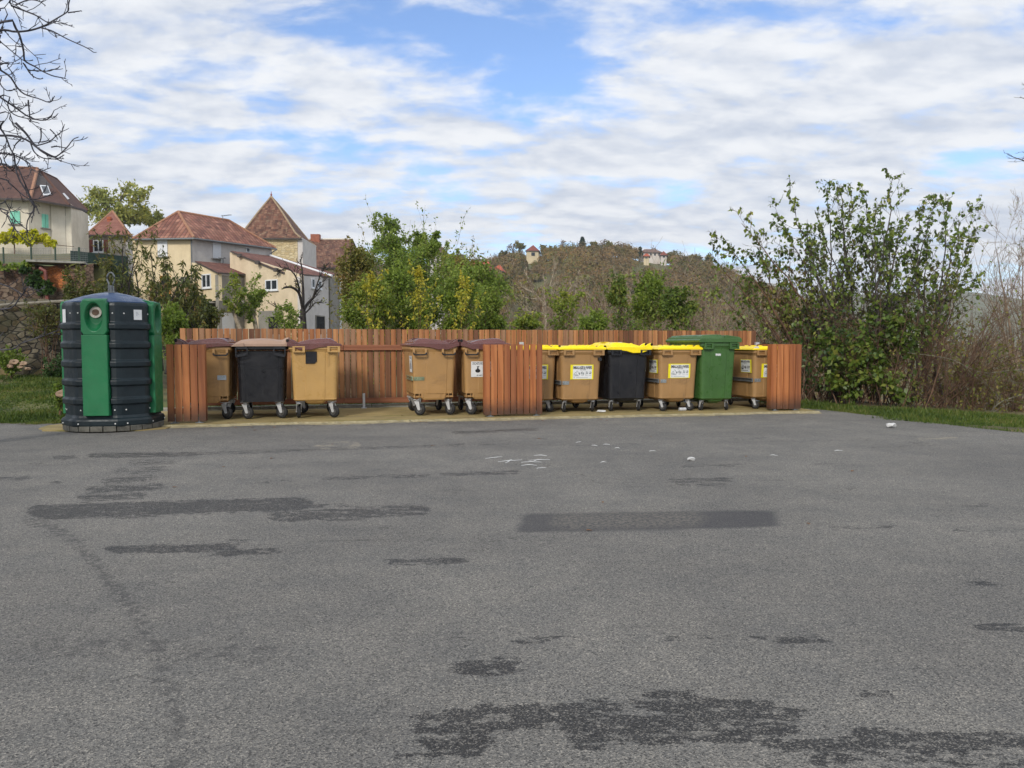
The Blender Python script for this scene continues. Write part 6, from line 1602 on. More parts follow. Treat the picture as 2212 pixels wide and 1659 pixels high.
arching(45, 2220, 880, 15.0, 30, 2.2, .8, 'bramble_thicket', 'tangled brown thicket at the right edge of the photo', BARK_BROWN, L_OLIVE, 1.0, zb=-.6, cat='bush')
arching(46, 2170, 800, 19.5, 30, 2.8, 1.0, 'bramble_thicket', 'grey brown thicket further down the slope behind the brambles at right', BARK_GREY, L_OLIVE, .8, zb=-1.4, cat='bush')
arching(47, 2050, 860, 18.5, 24, 2.6, .8, 'bramble_thicket', 'brown thicket down the slope just right of the lilac bushes', BARK_BROWN, L_OLIVE, .8, zb=-.9, cat='bush')
arching(48, 1760, 880, 16.9, 18, 2.0, .35, 'ivy_shrub', 'low dark leafy shrub directly behind the right end screen', BARK_BROWN, L_DARK, 2.0, zb=0, ls=.09, cat='bush')
# bare branch with lichen
P = Plant(49); ln = smooth_line([at(1960, 762, 15.2), at(2050, 775, 15.0), at(2120, 805, 14.8), at(2215, 800, 14.6), at(2300, 830, 14.5)], 16); P.add_path(ln, .006, .013); P.sprout(ln, .012, .012, 0, QB[:1])
ln = smooth_line([at(2130, 905, 14.6), at(2160, 870, 14.4), at(2215, 850, 14.3)], 10); P.add_path(ln, .015, .01); P.sprout(ln, .015, .01, 0, QB[:1])
P.finish(at(2300, 880, 14.5), 'dead_branch', 'pale lichen covered dead branch reaching in from the right edge', 'branch', BARK_LICHEN, None, wname='branch')
# bare trees at the right edge
QT = [dict(n=12, t0=.25, L=.42, ang=.55, up=.07, wig=.09, seg=6, rf=.45), dict(n=6, t0=.2, L=.5, ang=.6, up=.05, wig=.13, seg=5, rf=.55, rmin=.005), dict(n=5, t0=.2, L=.5, ang=.5, up=.03, wig=.1, seg=4, rf=.6, rmin=.004, leaf=.1, ls=.1)]
guided(51, (2235, 800), 27, [(2150, 520, 0), (2205, 500, 1), (2260, 480, .5), (2120, 590, -1), (2300, 540, 0), (2180, 570, 1.5)], QT, .09, 'bare_tree', 'grey leafless tree at the right edge, rising behind the thicket', 'tree', BARK_SCRUB, L_BRIGHT, .6, zb=-2.5, spread=.15)
P = Plant(52); tr = smooth_line([(9.9, 11.2, -1.5), (9.75, 11.2, 2), (9.6, 11.3, 5), (9.5, 11.3, 7)], 10); P.add_path(tr, .16, .05)
for a, b_, c in (((2330, 480, 11.2), (2250, 370, 11.1), (2176, 334, 11)), ((2340, 420, 11.2), (2270, 320, 11.2), (2206, 345, 11.2)), ((2340, 300, 11.2), (2260, 230, 11.2), (2203, 210, 11.2)), ((2340, 260, 11.2), (2290, 180, 11.2), (2215, 205, 11.2))):
    pa = at(*a); ln = smooth_line([(9.62, 11.3, pa.z - .5), pa, at(*b_), at(*c)], 14); P.add_path(ln, .035, .004); P.sprout(ln, .012, .004, 0, [dict(n=5, t0=.4, L=.14, ang=.7, up=.05, wig=.2, seg=3, rf=.6, rmin=.0035), dict(n=2, t0=.3, L=.4, ang=.7, seg=3, rmin=.003)])
P.finish((9.9, 11.2, -1.5), 'bare_tree', 'tree standing outside the right edge, only its thin twig tips reach into the sky', 'tree', BARK_GREY, None)

# ---- walnut tree at left edge: trunk out of frame, drooping bare branches reaching in
P = Plant(61); YW = 8.6
tr = smooth_line([(-6.95, 9.0, 0), (-6.85, 9.0, 1.5), (-6.9, 8.9, 3.2), (-6.85, 8.8, 5.2)], 10); P.add_path(tr, .17, .08)
LN = [
 [(-330, 250), (-120, 150), (0, 118), (60, 124), (120, 118), (175, 100), (205, 82), (222, 72), (265, 44), (268, 20), (275, -10)],
 [(-120, 150), (0, 118)],
 [(160, 108), (205, 122), (262, 152), (335, 185), (366, 205)],
 [(265, 50), (300, 45), (318, 42)],
 [(0, 0), (40, 20), (90, 40), (140, 60), (180, 85), (200, 92)],
 [(60, 20), (110, 0), (150, 4), (178, 22)],
 [(20, -20), (60, 10), (110, 30)],
 [(0, 88), (60, 110), (80, 150), (92, 200), (98, 238), (140, 262), (165, 278), (205, 296), (245, 304), (258, 308)],
 [(-60, 120), (0, 162), (40, 195), (80, 228), (98, 240)],
 [(90, 245), (110, 272), (140, 276), (190, 278), (212, 270)],
 [(95, 250), (120, 290), (150, 308), (168, 306)],
 [(-40, 230), (0, 272), (40, 300), (70, 345), (100, 370), (150, 385), (195, 400), (213, 375)],
 [(-30, 300), (0, 330), (30, 355), (70, 345)],
 [(-40, 360), (0, 380), (60, 420), (110, 455), (160, 470), (195, 460), (212, 430)],
 [(0, 375), (30, 420), (60, 450), (120, 465), (180, 470)],
 [(110, 390), (115, 440), (120, 470), (150, 480)],
 [(-100, 540), (0, 530), (60, 532), (110, 550), (150, 580), (205, 610), (225, 608), (262, 575), (285, 545), (307, 535)],
 [(60, 480), (100, 520), (130, 560), (160, 590), (200, 612), (240, 620)],
 [(120, 560), (135, 595), (170, 618), (220, 622), (240, 632)],
 [(140, 570), (190, 555), (220, 530), (240, 515), (245, 498)],
 [(160, 500), (160, 540), (150, 562)],
 [(215, 622), (235, 615), (250, 605)], [(200, 575), (225, 572), (262, 580)],
 [(195, 505), (215, 525), (225, 545)],
 [(-20, 480), (0, 500), (20, 530), (40, 580), (55, 610), (60, 650)],
 [(80, 545), (60, 565), (50, 590)], [(0, 600), (15, 625), (28, 645)],
 [(-60, 700), (0, 640), (40, 655), (66, 650), (90, 700), (120, 770), (135, 810), (122, 870)],
 [(-40, 770), (0, 820), (40, 850), (66, 905), (120, 960)],
 [(0, 250), (30, 262), (60, 300)], [(0, 440), (40, 470), (75, 510)], [(0, 30), (10, 100), (5, 130)], [(-10, 800), (20, 790), (60, 860), (110, 900)],
]
rngw = random.Random(8)
QW = [dict(n=6, t0=.2, L=.13, ang=.8, up=.10, wig=.16, seg=4, rf=.6, rmin=.004), dict(n=2.4, t0=.3, L=.45, ang=.8, up=.1, wig=.15, seg=3, rf=.7, rmin=.004)]
for i, l in enumerate(LN):
    Y0_ = YW + rngw.uniform(-.6, .6)
    pts = [at(x * .553, y * .553, Y0_ + .04 * j) for j, (x, y) in enumerate(l)]
    if l[0][0] <= 0 and i != 0: pts = [Vector((-6.88, 8.9, min(pts[0].z - .25, 5.0)))] + pts
    r0 = .014 if len(l) > 5 else .008
    ln = smooth_line(pts, max(8, len(l) * 3)); P.add_path(ln, r0, .0045); P.sprout(ln, r0 * .7, .0045, 0, QW)
# hanging sprays over the house front
for l in ([(0, 330), (30, 335), (62, 352), (68, 365), (85, 370), (110, 362)], [(30, 332), (38, 380), (62, 420), (65, 432), (74, 450), (60, 475), (58, 500), (64, 522), (75, 505)], [(0, 385), (20, 395), (65, 430), (115, 420)], [(0, 450), (15, 465), (32, 495), (50, 505)], [(62, 430), (78, 447), (84, 462)], [(-20, 330), (5, 355), (22, 370), (40, 350), (45, 330)], [(-10, 610), (30, 625), (56, 640), (75, 632)], [(0, 668), (45, 640), (60, 620), (90, 632)], [(0, 755), (50, 740), (95, 725), (130, 712)]):
    pp = [at(u, v, YW + .3) for u, v in l]
    if l[0][0] <= 0: pp = [Vector((-6.88, 8.9, pp[0].z + .25))] + pp
    ln = smooth_line(pp, 20); P.add_path(ln, .010, .0045); P.sprout(ln, .008, .004, 0, QW)
for l in ([(-170, 300), (-60, 250), (0, 122)], [(-170, 420), (-80, 300), (0, 125 * .6)], [(-175, 260), (-90, 80), (0, 20)], [(-178, 500), (-90, 380), (0, 330)], [(-160, 200), (-60, 120), (0, 90)]):
    ln = smooth_line([at(u, v, YW + .2) for u, v in l], 10); P.add_path(ln, .05, .016)
P.finish((-6.95, 9.0, 0), 'walnut_tree', 'leafless walnut tree whose dark knobbly branches reach in from the top left edge', 'tree', BARK_WALNUT, None, k=5)

# ---- shrubs built as stems plus lumpy clouds of leaves
def shrub(seed, u, v, ru, rv, Y, n, size, leafm, label, wood=BARK_BROWN, name='leafy_shrub', lumps=18, stems=9, cat='bush', group=None, shoots=10, lw=.5, zb=None, trunk=False, depth=.8, shell=.35, top=1.2):
    P = Plant(seed); c = np.array(at(u, v, Y)); kx = Y / F; rad = np.array([ru * kx, ru * kx * depth, rv * kx])
    z = zb if zb is not None else float(Hgt(c[0], c[1])) - .1
    z = min(z, c[2] - rad[2] * .7); b = np.array([c[0], c[1], z])
    lc = P.cloud(c, rad, n, size, lumps, shell)
    for i in range(stems):
        t = lc[P.r.randint(len(lc))]; st = b + P.r.normal(0, .12 if not trunk else .02, 3) * [1, 1, 0] * (rad[0] if not trunk else 1)
        m_ = st * .45 + t * .55; m_[:2] = m_[:2] * .6 + b[:2] * .4
        ln = smooth_line([st, m_, t], 8); r0 = (.018 if not trunk else .03) * max(.6, Y / 30); P.add_path(ln, r0, r0 * .25)
        P.sprout(ln, r0 * .6, r0 * .2, 0, [dict(n=6, t0=.4, L=.3, ang=.6, up=.08, seg=4, rf=.5, rmin=.0012 * Y / 10, leaf=5, ls=size), dict(n=3, t0=.3, L=.4, ang=.6, seg=3, rmin=.001 * Y / 10, leaf=5, ls=size)])
    for i in range(shoots):                          # leafy shoots standing out of the top
        a = P.r.rand() * 2 * PI; q = c + rad * [math.cos(a) * .75 * P.r.rand(), math.sin(a) * .75 * P.r.rand(), P.r.uniform(.4, .8)]
        s_ = P.curve(q, (P.r.normal(0, .25), P.r.normal(0, .25), 1), rad[2] * P.r.uniform(.25, .6) * top, 6, .08, .03)
        P.add_path(s_, .004 * Y / 15, .0015 * Y / 15); P.leaves_on(s_, 26, size, .15, .2)
    return P.finish(b, name, label, cat, wood, leafm, lw, group=group, k=3)
shrub(71, 800, 668, 62, 62, 23, 5200, .11, L_YELLOWG, 'bright yellow green shrub behind the fence just right of the low wing of the house')
shrub(72, 880, 650, 70, 85, 24, 8000, .11, L_BRIGHT, 'big bright green shrub with yellow tips behind the middle of the fence')
shrub(73, 975, 655, 68, 75, 25, 7000, .11, L_BRIGHT, 'big bright green shrub behind the fence, second of the green mass')
shrub(74, 1052, 678, 44, 48, 24, 3600, .11, L_BRIGHT, 'lower green shrub at the right end of the green mass behind the fence')
shrub(75, 770, 600, 52, 70, 34, 4200, .15, L_OLIVE, 'olive green shrub beside the barn roof, thin and twiggy', lumps=22)
shrub(76, 835, 568, 70, 66, 38, 6500, .15, L_BRIGHT, 'tall light green thicket below the round crowned tree', top=.5)
shrub(77, 930, 575, 70, 62, 36, 6500, .14, L_BRIGHT, 'dense green thicket in front of the half hidden grey brown house', top=.5)
shrub(78, 1010, 615, 55, 50, 33, 3400, .14, L_OLIVE, 'olive thicket with bare twigs left of the orange tiled roof', lumps=22)
shrub(79, 905, 628, 11, 46, 21.5, 190, .10, L_YELLOW, 'narrow spray of yellow leaves in front of the green shrubs', lumps=7, stems=3, shoots=4)
shrub(80, 1000, 650, 15, 50, 22, 200, .10, L_YELLOW, 'taller yellow leaved spray in the green shrubs nearer the middle screen', lumps=8, stems=3, shoots=5)
shrub(81, 800, 620, 13, 24, 21.5, 90, .10, L_YELLOW, 'small yellow leaved sprig left of the other yellow sprays', lumps=5, stems=2, shoots=3)
shrub(82, 375, 708, 36, 42, 16.2, 4200, .07, L_BRIGHT, 'dense fresh green bush between the big container and the fence')
shrub(83, 1398, 650, 46, 56, 26, 4200, .12, L_BRIGHT, 'bright green shrub standing alone in the brown scrub behind the fence', shoots=14)
shrub(84, 1345, 640, 30, 30, 25, 1100, .12, L_LILAC, 'darker green shrub left of the bright green one', lumps=9)
shrub(85, 1465, 660, 42, 32, 23, 1200, .12, L_LILAC, 'dark leafy shrub right of the bright green one', lumps=10)
shrub(86, 1140, 696, 36, 16, 21, 900, .09, L_YELLOWG, 'low yellow green plant peeping over the fence right of the green mass', lumps=8, shoots=3)
shrub(87, 1275, 695, 40, 20, 21, 900, .10, L_BRIGHT, 'low green plant peeping over the middle of the fence', lumps=8, shoots=4)
shrub(88, 1230, 655, 40, 18, 24, 260, .12, L_YELLOWG, 'few yellow green leaves on thin twigs between the pale bare trees', lumps=7, shoots=3)
shrub(89, 1040, 625, 60, 58, 30, 4200, .14, L_BRIGHT, 'broad light green shrub below the orange tiled roofs', top=.6)
shrub(90, 960, 590, 60, 50, 42, 3600, .16, L_YELLOWG, 'pale yellowish green thicket in the middle of the green mass', top=.6)
# trees of the green mass
def crowned(seed, u, v, ru, rv, Y, n, size, leafm, label, wood=BARK_GREY, lumps=26, base_v=None, name='leafy_tree', r0=None, shell=.25, group=None, nl=11, lw=.5, lean=0):
    P = Plant(seed); c = np.array(at(u, v, Y)); kx = Y / F; rad = np.array([ru * kx, ru * kx * .8, rv * kx]); z = float(Hgt(c[0], c[1])) - .2
    b = np.array([c[0] + lean, c[1], min(z, c[2] - rad[2] * 1.1)]); r0 = r0 or .0026 * Y
    lc = P.cloud(c, rad, n, size, lumps, shell); fk = b * .35 + c * .65; fk[2] = c[2] - rad[2] * .75
    tl = smooth_line([b, b * .5 + fk * .5 + P.r.normal(0, .1, 3), fk], 8); P.add_path(tl, r0 * 1.6, r0)
    for i in range(nl):
        t = lc[i % len(lc)]; ln = smooth_line([fk + P.r.normal(0, .03, 3), fk * .5 + t * .5 + np.array([0, 0, rad[2] * .12]), t + (t - c) * .25], 8)
        P.add_path(ln, r0 * .6, r0 * .12)
        P.sprout(ln, r0 * .4, r0 * .1, 0, [dict(n=7, t0=.3, L=.32, ang=.6, up=.06, seg=4, rf=.5, rmin=r0 * .06, leaf=7, ls=size), dict(n=4, t0=.3, L=.45, ang=.6, seg=3, rmin=r0 * .05, leaf=5, ls=size)])
    return P.finish(b, name, label, 'tree', wood, leafm, lw, k=4, group=group)
crowned(91, 842, 512, 44, 44, 46, 1100, .20, L_BRIGHT, 'round crowned tree standing out against the sky right of the barn roof', lumps=24, name='leafy_tree')
crowned(92, 925, 520, 34, 24, 44, 420, .22, L_BRIGHT, 'thin tree with flat topped leaf clusters right of the round crowned tree', lumps=9, nl=9)
crowned(93, 765, 560, 20, 36, 60, 260, .24, L_FAR, 'slender bluish green tree rising beside the right end of the barn roof', lumps=8, nl=6)
crowned(94, 243, 446, 82, 56, 92, 2300, .42, L_FAR, 'large yellowing tree behind the roofs between the cream house and the yellow house', lumps=34, nl=16)
crowned(95, 330, 470, 34, 46, 96, 700, .40, L_FAR, 'smaller thin grey green tree just left of the canal tile roof', lumps=12, nl=9)
# leafy tree with narrow leaves behind the container
QP = [dict(n=11, t0=.22, L=.3, ang=.7, up=.1, wig=.14, seg=5, rf=.45, leaf=2.4, ls=.16, droop=.9), dict(n=5, t0=.2, L=.45, ang=.7, up=.05, wig=.15, seg=4, rf=.55, rmin=.004, leaf=4, ls=.16, droop=.9, l0=.2)]
guided(101, (300, 740), 21, [(205, 590, 0), (228, 510, .5), (262, 500, 0), (300, 498, -.4), (325, 520, .3), (360, 560, 0), (240, 560, -.5), (290, 560, .6)], QP, .06, 'narrow_leaved_tree', 'small tree with dark stems and narrow drooping leaves behind the big container', 'tree', BARK_DARK, L_PEACH, .26, zb=.5, tipleaf=(14, .17))
guided(102, (395, 745), 20, [(345, 590, 0), (372, 560, .3), (395, 580, -.3), (425, 575, .2), (430, 620, 0), (360, 640, -.4), (405, 640, .2)], QP, .04, 'narrow_leaved_tree', 'smaller narrow leaved tree in front of the balcony of the yellow house', 'tree', BARK_DARK, L_PEACH, .26, zb=.5, tipleaf=(12, .16))
shrub(103, 250, 660, 80, 50, 24, 2200, .12, L_PEACH, 'dark tangled undergrowth behind the top of the big container', wood=BARK_DARK, lumps=30, stems=26, shoots=14)
shrub(104, 430, 672, 60, 34, 27, 1500, .12, L_PEACH, 'brownish thin shrub under the balcony, left of the white garage door', wood=BARK_DARK, lumps=16, stems=20)
# feathery young trees before the lean-to
crowned(105, 505, 640, 34, 48, 40, 380, .15, L_YELLOWG, 'feathery young tree in front of the white garage door', lumps=16, nl=9, wood=BARK_PALE)
crowned(106, 548, 640, 28, 60, 41, 800, .15, L_BRIGHT, 'feathery young tree in front of the brown pillar of the lean-to', lumps=18, nl=9, wood=BARK_PALE)
shrub(107, 620, 690, 36, 30, 30, 700, .11, L_BRIGHT, 'thin light green shrub by the foot of the bare orchard tree', lumps=12, wood=BARK_PALE)
# bare orchard tree
P = Plant(110); YO = 36
def L3(l, Y, n=12): return smooth_line([at(u, v, Y + dy) for u, v, dy in l], n)
MT = [([(656, 716, 0), (655, 690, 0), (654, 668, 0)], .16, .13), ([(654, 668, 0), (648, 640, -.3), (642, 628, -.5), (628, 620, -.8), (612, 622, -1)], .09, .04), ([(654, 668, 0), (655, 640, .2), (654, 610, .3), (652, 578, .5), (648, 560, .5)], .08, .02),
      ([(655, 672, 0), (665, 655, .3), (675, 645, .4), (684, 630, .5), (700, 612, .6)], .08, .02), ([(655, 680, 0), (668, 668, -.3), (680, 655, -.4), (692, 652, -.6)], .05, .02), ([(656, 690, 0), (630, 676, -.5), (610, 668, -.8), (590, 660, -1)], .05, .02), ([(648, 640, -.3), (640, 600, -.5), (622, 580, -.8), (606, 584, -1)], .05, .015), ([(675, 645, .4), (690, 600, .4), (702, 575, .3)], .04, .012)]
for l, a, b_ in MT:
    ln = L3(l, YO); P.add_path(ln, a, b_)
    if len(l) > 3 or a < .06: P.sprout(ln, a * .6, b_, 0, [dict(n=8, t0=.25, L=.36, ang=.7, up=.10, wig=.12, seg=5, rf=.4, rmin=.014), dict(n=5, t0=.2, L=.45, ang=.6, up=.06, seg=4, rf=.5, rmin=.011, leaf=.15, ls=.12)])
P.finish(at(656, 720, YO), 'orchard_tree', 'gnarled leafless orchard tree in front of the beige wing of the house', 'tree', BARK_DARK, L_OLIVE, .6)
# pale bare trees in the middle of the scrub
def pale(seed, limbs, Y, label, name='bare_tree', r=.07):
    P = Plant(seed)
    for l in limbs:
        ln = L3([(u, v, P.r.uniform(-.3, .3)) for u, v in l], Y, 14); P.add_path(ln, r * (1.0 if l is limbs[0] else .6), r * .15)
        P.sprout(ln, r * .5, r * .15, 0, [dict(n=9, t0=.2, L=.3, ang=.6, up=.10, wig=.12, seg=5, rf=.45, rmin=.012), dict(n=4, t0=.2, L=.45, ang=.55, up=.06, seg=4, rf=.5, rmin=.009, leaf=.12, ls=.13)])
    return P.finish(at(*limbs[0][0], Y), name, label, 'tree', BARK_PALE, L_YELLOWG, .6)
sc_ = lambda x, y: (1023 + x * .25, 487 + y * .25)
pale(121, [[sc_(625, 900), sc_(625, 800), sc_(620, 690), sc_(610, 560), sc_(615, 460)], [sc_(620, 690), sc_(560, 620), sc_(520, 560), sc_(495, 490), sc_(440, 400)], [sc_(622, 640), sc_(650, 560), sc_(690, 410), sc_(705, 340)], [sc_(560, 640), sc_(470, 630), (1023 + 395 * .25, 487 + 600 * .25)], [sc_(622, 700), sc_(680, 610), sc_(770, 570)], [sc_(600, 760), sc_(500, 750), sc_(430, 700)], [sc_(520, 580), sc_(430, 540), sc_(390, 500)]], 34, 'pale barked leafless tree in the brown scrub, nearest to the hilltop house')
pale(122, [[sc_(715, 900), sc_(740, 700), sc_(800, 600), sc_(860, 500)], [sc_(740, 710), sc_(840, 660), sc_(890, 560), sc_(905, 430)], [sc_(745, 720), sc_(700, 800), sc_(730, 860)]], 31, 'second pale leafless tree leaning right in the brown scrub')
# brown scrub behind the fence: many individual bare bushes
rb = random.Random(77)
SCR = [(1085, 690, 32, 4.2), (1110, 660, 44, 6), (1150, 700, 27, 3.0), (1200, 700, 29, 3.4), (1245, 690, 36, 5.2), (1290, 700, 30, 4.4), (1325, 690, 40, 6.2), (1370, 700, 33, 4.6), (1420, 700, 29, 3.6), (1455, 700, 38, 5.6), (1500, 700, 25, 3.6), (1545, 700, 24, 3.8), (1590, 700, 22, 3.4), (1625, 700, 21, 3.2), (1660, 700, 19.6, 2.9), (1700, 700, 20.5, 3.0), (1035, 690, 48, 6.5), (1180, 660, 50, 7.5), (1260, 660, 56, 8.5), (1345, 660, 60, 9), (1430, 660, 52, 7.5), (1510, 670, 44, 6.4), (1570, 660, 36, 5.4), (1640, 680, 30, 4.5)]
WHERE = ['left of the pale trees', 'between the pale trees', 'right of the pale trees', 'left of the bright green shrub', 'right of the bright green shrub', 'towards the lilac bushes']
SCR += [(1095 + 37 * i_, 700, 27 + 5 * (i_ % 5), 5) for i_ in range(13)]
for i, (u, v, Y, h_) in enumerate(SCR):
    b = at(u, v, Y); z = at(u, 716, Y).z - .4; z = max(z, float(Hgt(b.x, b.y)) - .1) if Y < 24 else z
    zg = float(Hgt(b.x, b.y)) - .1; zt = at(u, 600 - (Y - 20) * .9, Y).z; hh = max(zt - zg, 2.0) * rb.uniform(.74, .98)
    if 1460 < u < 1740 and Y < 31: hh *= .92
    wd = [BARK_SCRUB, BARK_PALE, BARK_SCRUB, BARK_BROWN][i % 4]
    r0 = .0016 * Y * .5
    q = [dict(n=11, t0=.35, L=.3, ang=.5, up=.09, wig=.12, seg=5, rf=.5, rmin=.00020 * Y, leaf=.5 if u > 1480 else .25, ls=.004 * Y), dict(n=5, t0=.15, L=.5, ang=.6, up=.04, wig=.15, seg=4, rmin=.00016 * Y, leaf=.5 if u > 1480 else .25, ls=.004 * Y)]
    arching(200 + i, u, v, Y, 13, hh, .028 * Y, 'bare_bush', 'leafless brown grey bush in the scrub between the fence and the wooded hill', wd, L_OLIVE if u < 1480 else L_LILAC, q=q, zb=zg, r0=r0, up=.03, zmax=at(u, 582 if u < 1560 else 560, Y).z, group='leafless bushes of the scrub behind the fence')
# ---- vine, ivy and weeds on the left
P = Plant(131)
for k_ in range(16):
    u = -12 + k_ * 8.6; c = at(u, 512 + 3 * math.sin(k_) + (k_ > 11) * (k_ - 11) * 3, 58.0 if u < 60 else 59.0); P.cloud(c, (.55, .3, .50 if k_ < 12 else .25), 210 if k_ < 12 else 90, .22, 5, .3)
ln = smooth_line([at(-60, 520, 58.2), at(40, 521, 58.4), at(110, 528, 59), at(160, 533, 60)], 12); P.add_path(ln, .04, .02)
P.add_path(smooth_line([at(30, 566, 58.4), at(32, 545, 58.4), at(30, 520, 58.4)], 6), .05, .04)
P.finish(at(30, 566, 58.4), 'grape_vine', 'yellow green vine trained along the wall of the big cream house', 'vine', BARK_BROWN, L_VINE, .9, wname='stem')
P = Plant(132)
for (u, v, ru, rv, n) in ((112 * .8 + 10, 612, 24, 18, 500), (112, 622, 22, 18, 500), (126, 634, 18, 14, 300), (74, 592, 12, 9, 160)):
    c = at(u - 22, v - 10, 26.6); P.cloud(c, (ru * 26.6 / F, .16, rv * 26.6 / F), n, .11, 8, .3)
P.add_path(smooth_line([at(90, 650, 26.8), at(92, 620, 26.7), at(84, 595, 26.7)], 6), .02, .01)
P.finish(at(90, 650, 26.8), 'ivy', 'dark green ivy hanging on the upper retaining wall beside the orange earth patch', 'ivy', BARK_DARK, L_DARK, .9, wname='stem')
P = Plant(133)
for (u, v, ru, rv, n) in ((10, 575, 30, 9, 260), (52, 572, 18, 7, 140)):
    c = at(u, v, 26.7); P.cloud(c, (ru * 26.7 / F, .16, rv * 26.7 / F), n, .10, 8, .3)
P.add_path(smooth_line([at(10, 600, 26.8), at(10, 575, 26.7)], 4), .02, .01)
P.finish(at(10, 590, 26.8), 'ivy', 'small ivy tufts along the top of the upper wall at far left', 'ivy', BARK_DARK, L_BRIGHT, .9, wname='stem')
shrub(134, 100, 672, 60, 10, 19.7, 500, .06, L_PEACH, 'dry brown creeper hanging over the top of the dry stone wall', lumps=14, stems=16, shoots=0)
shrub(135, 22, 778, 36, 26, 19.2, 900, .07, L_BRIGHT, 'low green weeds at the foot of the dry stone wall at far left', lumps=10, shoots=4)
shrub(136, 118, 795, 34, 22, 19.2, 900, .07, L_DARK, 'dark weeds at the foot of the dry stone wall beside the container', lumps=10, shoots=4)
shrub(137, 128, 850, 12, 18, 12.9, 260, .05, L_BRIGHT, 'light green nettle clump by the left side of the big container', lumps=6, shoots=8)
shrub(138, 165, 640, 40, 50, 24, 900, .10, L_PEACH, 'thin brownish shrub on the end of the terrace wall', wood=BARK_BROWN, lumps=16, stems=18)
r = random.Random(5)
STN = simple('loose_stone', S(150, 126, 104), .9, var=.3, vs=6)
for i, (u, v, s_) in enumerate(((30, 788, .10), (50, 790, .08), (22, 795, .07), (44, 796, .06), (60, 800, .06), (98, 793, .05), (136, 858, .09))):
    p = gr(u, v, .42 if i < 6 else .06); p.y = min(p.y, 19.6); a = at(u, v, 19.0 if i < 6 else 12.7)
    crumple('loose_stone', 0, 0, s_, 'loose rubble stone at the foot of the dry stone wall' if i < 6 else 'single reddish stone in the grass beside the container', 'stone', i, mat=STN, sq=(1.3, .9, .8), loc=a)['group'] = 'loose stones by the wall'
# ---- hill woods
MW = leaf_mat('hill_wood_leaves', [S(70, 78, 44), S(98, 96, 50), S(128, 106, 58), S(116, 102, 78), S(146, 112, 62), S(104, 112, 54), S(150, 130, 98)], .15, .75, attr='tint')
r = np.random.RandomState(9)
n = 3600
u = r.uniform(640, 1860, n); y = 105 + 262 * r.rand(n) ** .72
x = (u - CX) / F * y
zg = Hgt(x, y)
keep = (y < 352) & ~((np.abs(u - 1151) < 15) & (y > 304)) & ~((u > 1374) & (u < 1444) & (y > 296)) & ~((u > 1465) & (u < 1518) & (y > 330))
x, y, zg, u = x[keep], y[keep], zg[keep], u[keep]; n = len(x)
rad = r.uniform(1.6, 3.3, n) * (.60 + .40 * np.clip((y - 100) / 180, 0, 1)) * (1 - .45 * np.exp(-((u - 960) / 130) ** 2)); hh = rad * r.uniform(.9, 1.3, n)
low = ((u > 1374) & (u < 1444) & (y > 250)) | ((np.abs(u - 1151) < 22) & (y > 260))
rad[low] *= .55; hh[low] *= .5
K = 190
v = r.normal(0, 1, (n, K, 3)); v /= np.linalg.norm(v, axis=2)[..., None]; v[..., 2] = np.abs(v[..., 2]) * 1.1 - .30
lump = 1 + .28 * np.sin(v[..., 0] * 5 + x[:, None]) * np.sin(v[..., 1] * 4 + y[:, None]) + r.normal(0, .10, (n, K))
P_ = np.stack([x[:, None] + v[..., 0] * rad[:, None] * lump, y[:, None] + v[..., 1] * rad[:, None] * lump, zg[:, None] + hh[:, None] * 1.0 + v[..., 2] * hh[:, None] * lump * 1.0], -1)
tn = np.clip(.48 + .20 * np.sin(u * .012 + y * .02) + .16 * np.sin(y * .05 + u * .03) + r.normal(0, .26, n), 0, 1)
pl = Plant(10); pl.lp = [P_.reshape(-1, 3)]; d = np.cross(v, r.normal(0, 1, v.shape)) + r.normal(0, .18, v.shape); pl.ld = [d.reshape(-1, 3)]; pl.ln = v.reshape(-1, 3)
twiggy = r.rand(n) < .35
pl.ls = [(np.where(twiggy, .85, .62)[:, None] * r.uniform(.6, 1.3, (n, K))).ravel()]
wood = link_mesh('wooded_hillside', pl.leaf_mesh('wooded_hillside', MW, .5, {'tint': np.repeat(tn, K)})); tag(wood, 'autumn woods of brown and olive crowns covering the hill beyond the fence', 'woods', kind='stuff')
# far wood in the valley on the right
n = 900; u = r.uniform(1500, 2600, n); y = r.uniform(60, 330, n); x = (u - CX) / F * y; zg = Hgt(x, y)
rad = r.uniform(2, 4, n); K = 70
v = r.normal(0, 1, (n, K, 3)); v /= np.linalg.norm(v, axis=2)[..., None]
P_ = np.stack([x[:, None] + v[..., 0] * rad[:, None], y[:, None] + v[..., 1] * rad[:, None], zg[:, None] + rad[:, None] * (1 + v[..., 2])], -1)
pl = Plant(11); pl.lp = [P_.reshape(-1, 3)]; pl.ld = [(v + r.normal(0, .8, v.shape)).reshape(-1, 3)]; pl.ls = [r.uniform(.6, 1.5, n * K)]
wd2 = link_mesh('valley_woods', pl.leaf_mesh('valley_woods', MW, .5, {'tint': np.repeat(np.clip(r.normal(.5, .2, n), 0, 1), K)})); tag(wd2, 'brown woods in the valley seen through the bushes at right', 'woods', kind='stuff')
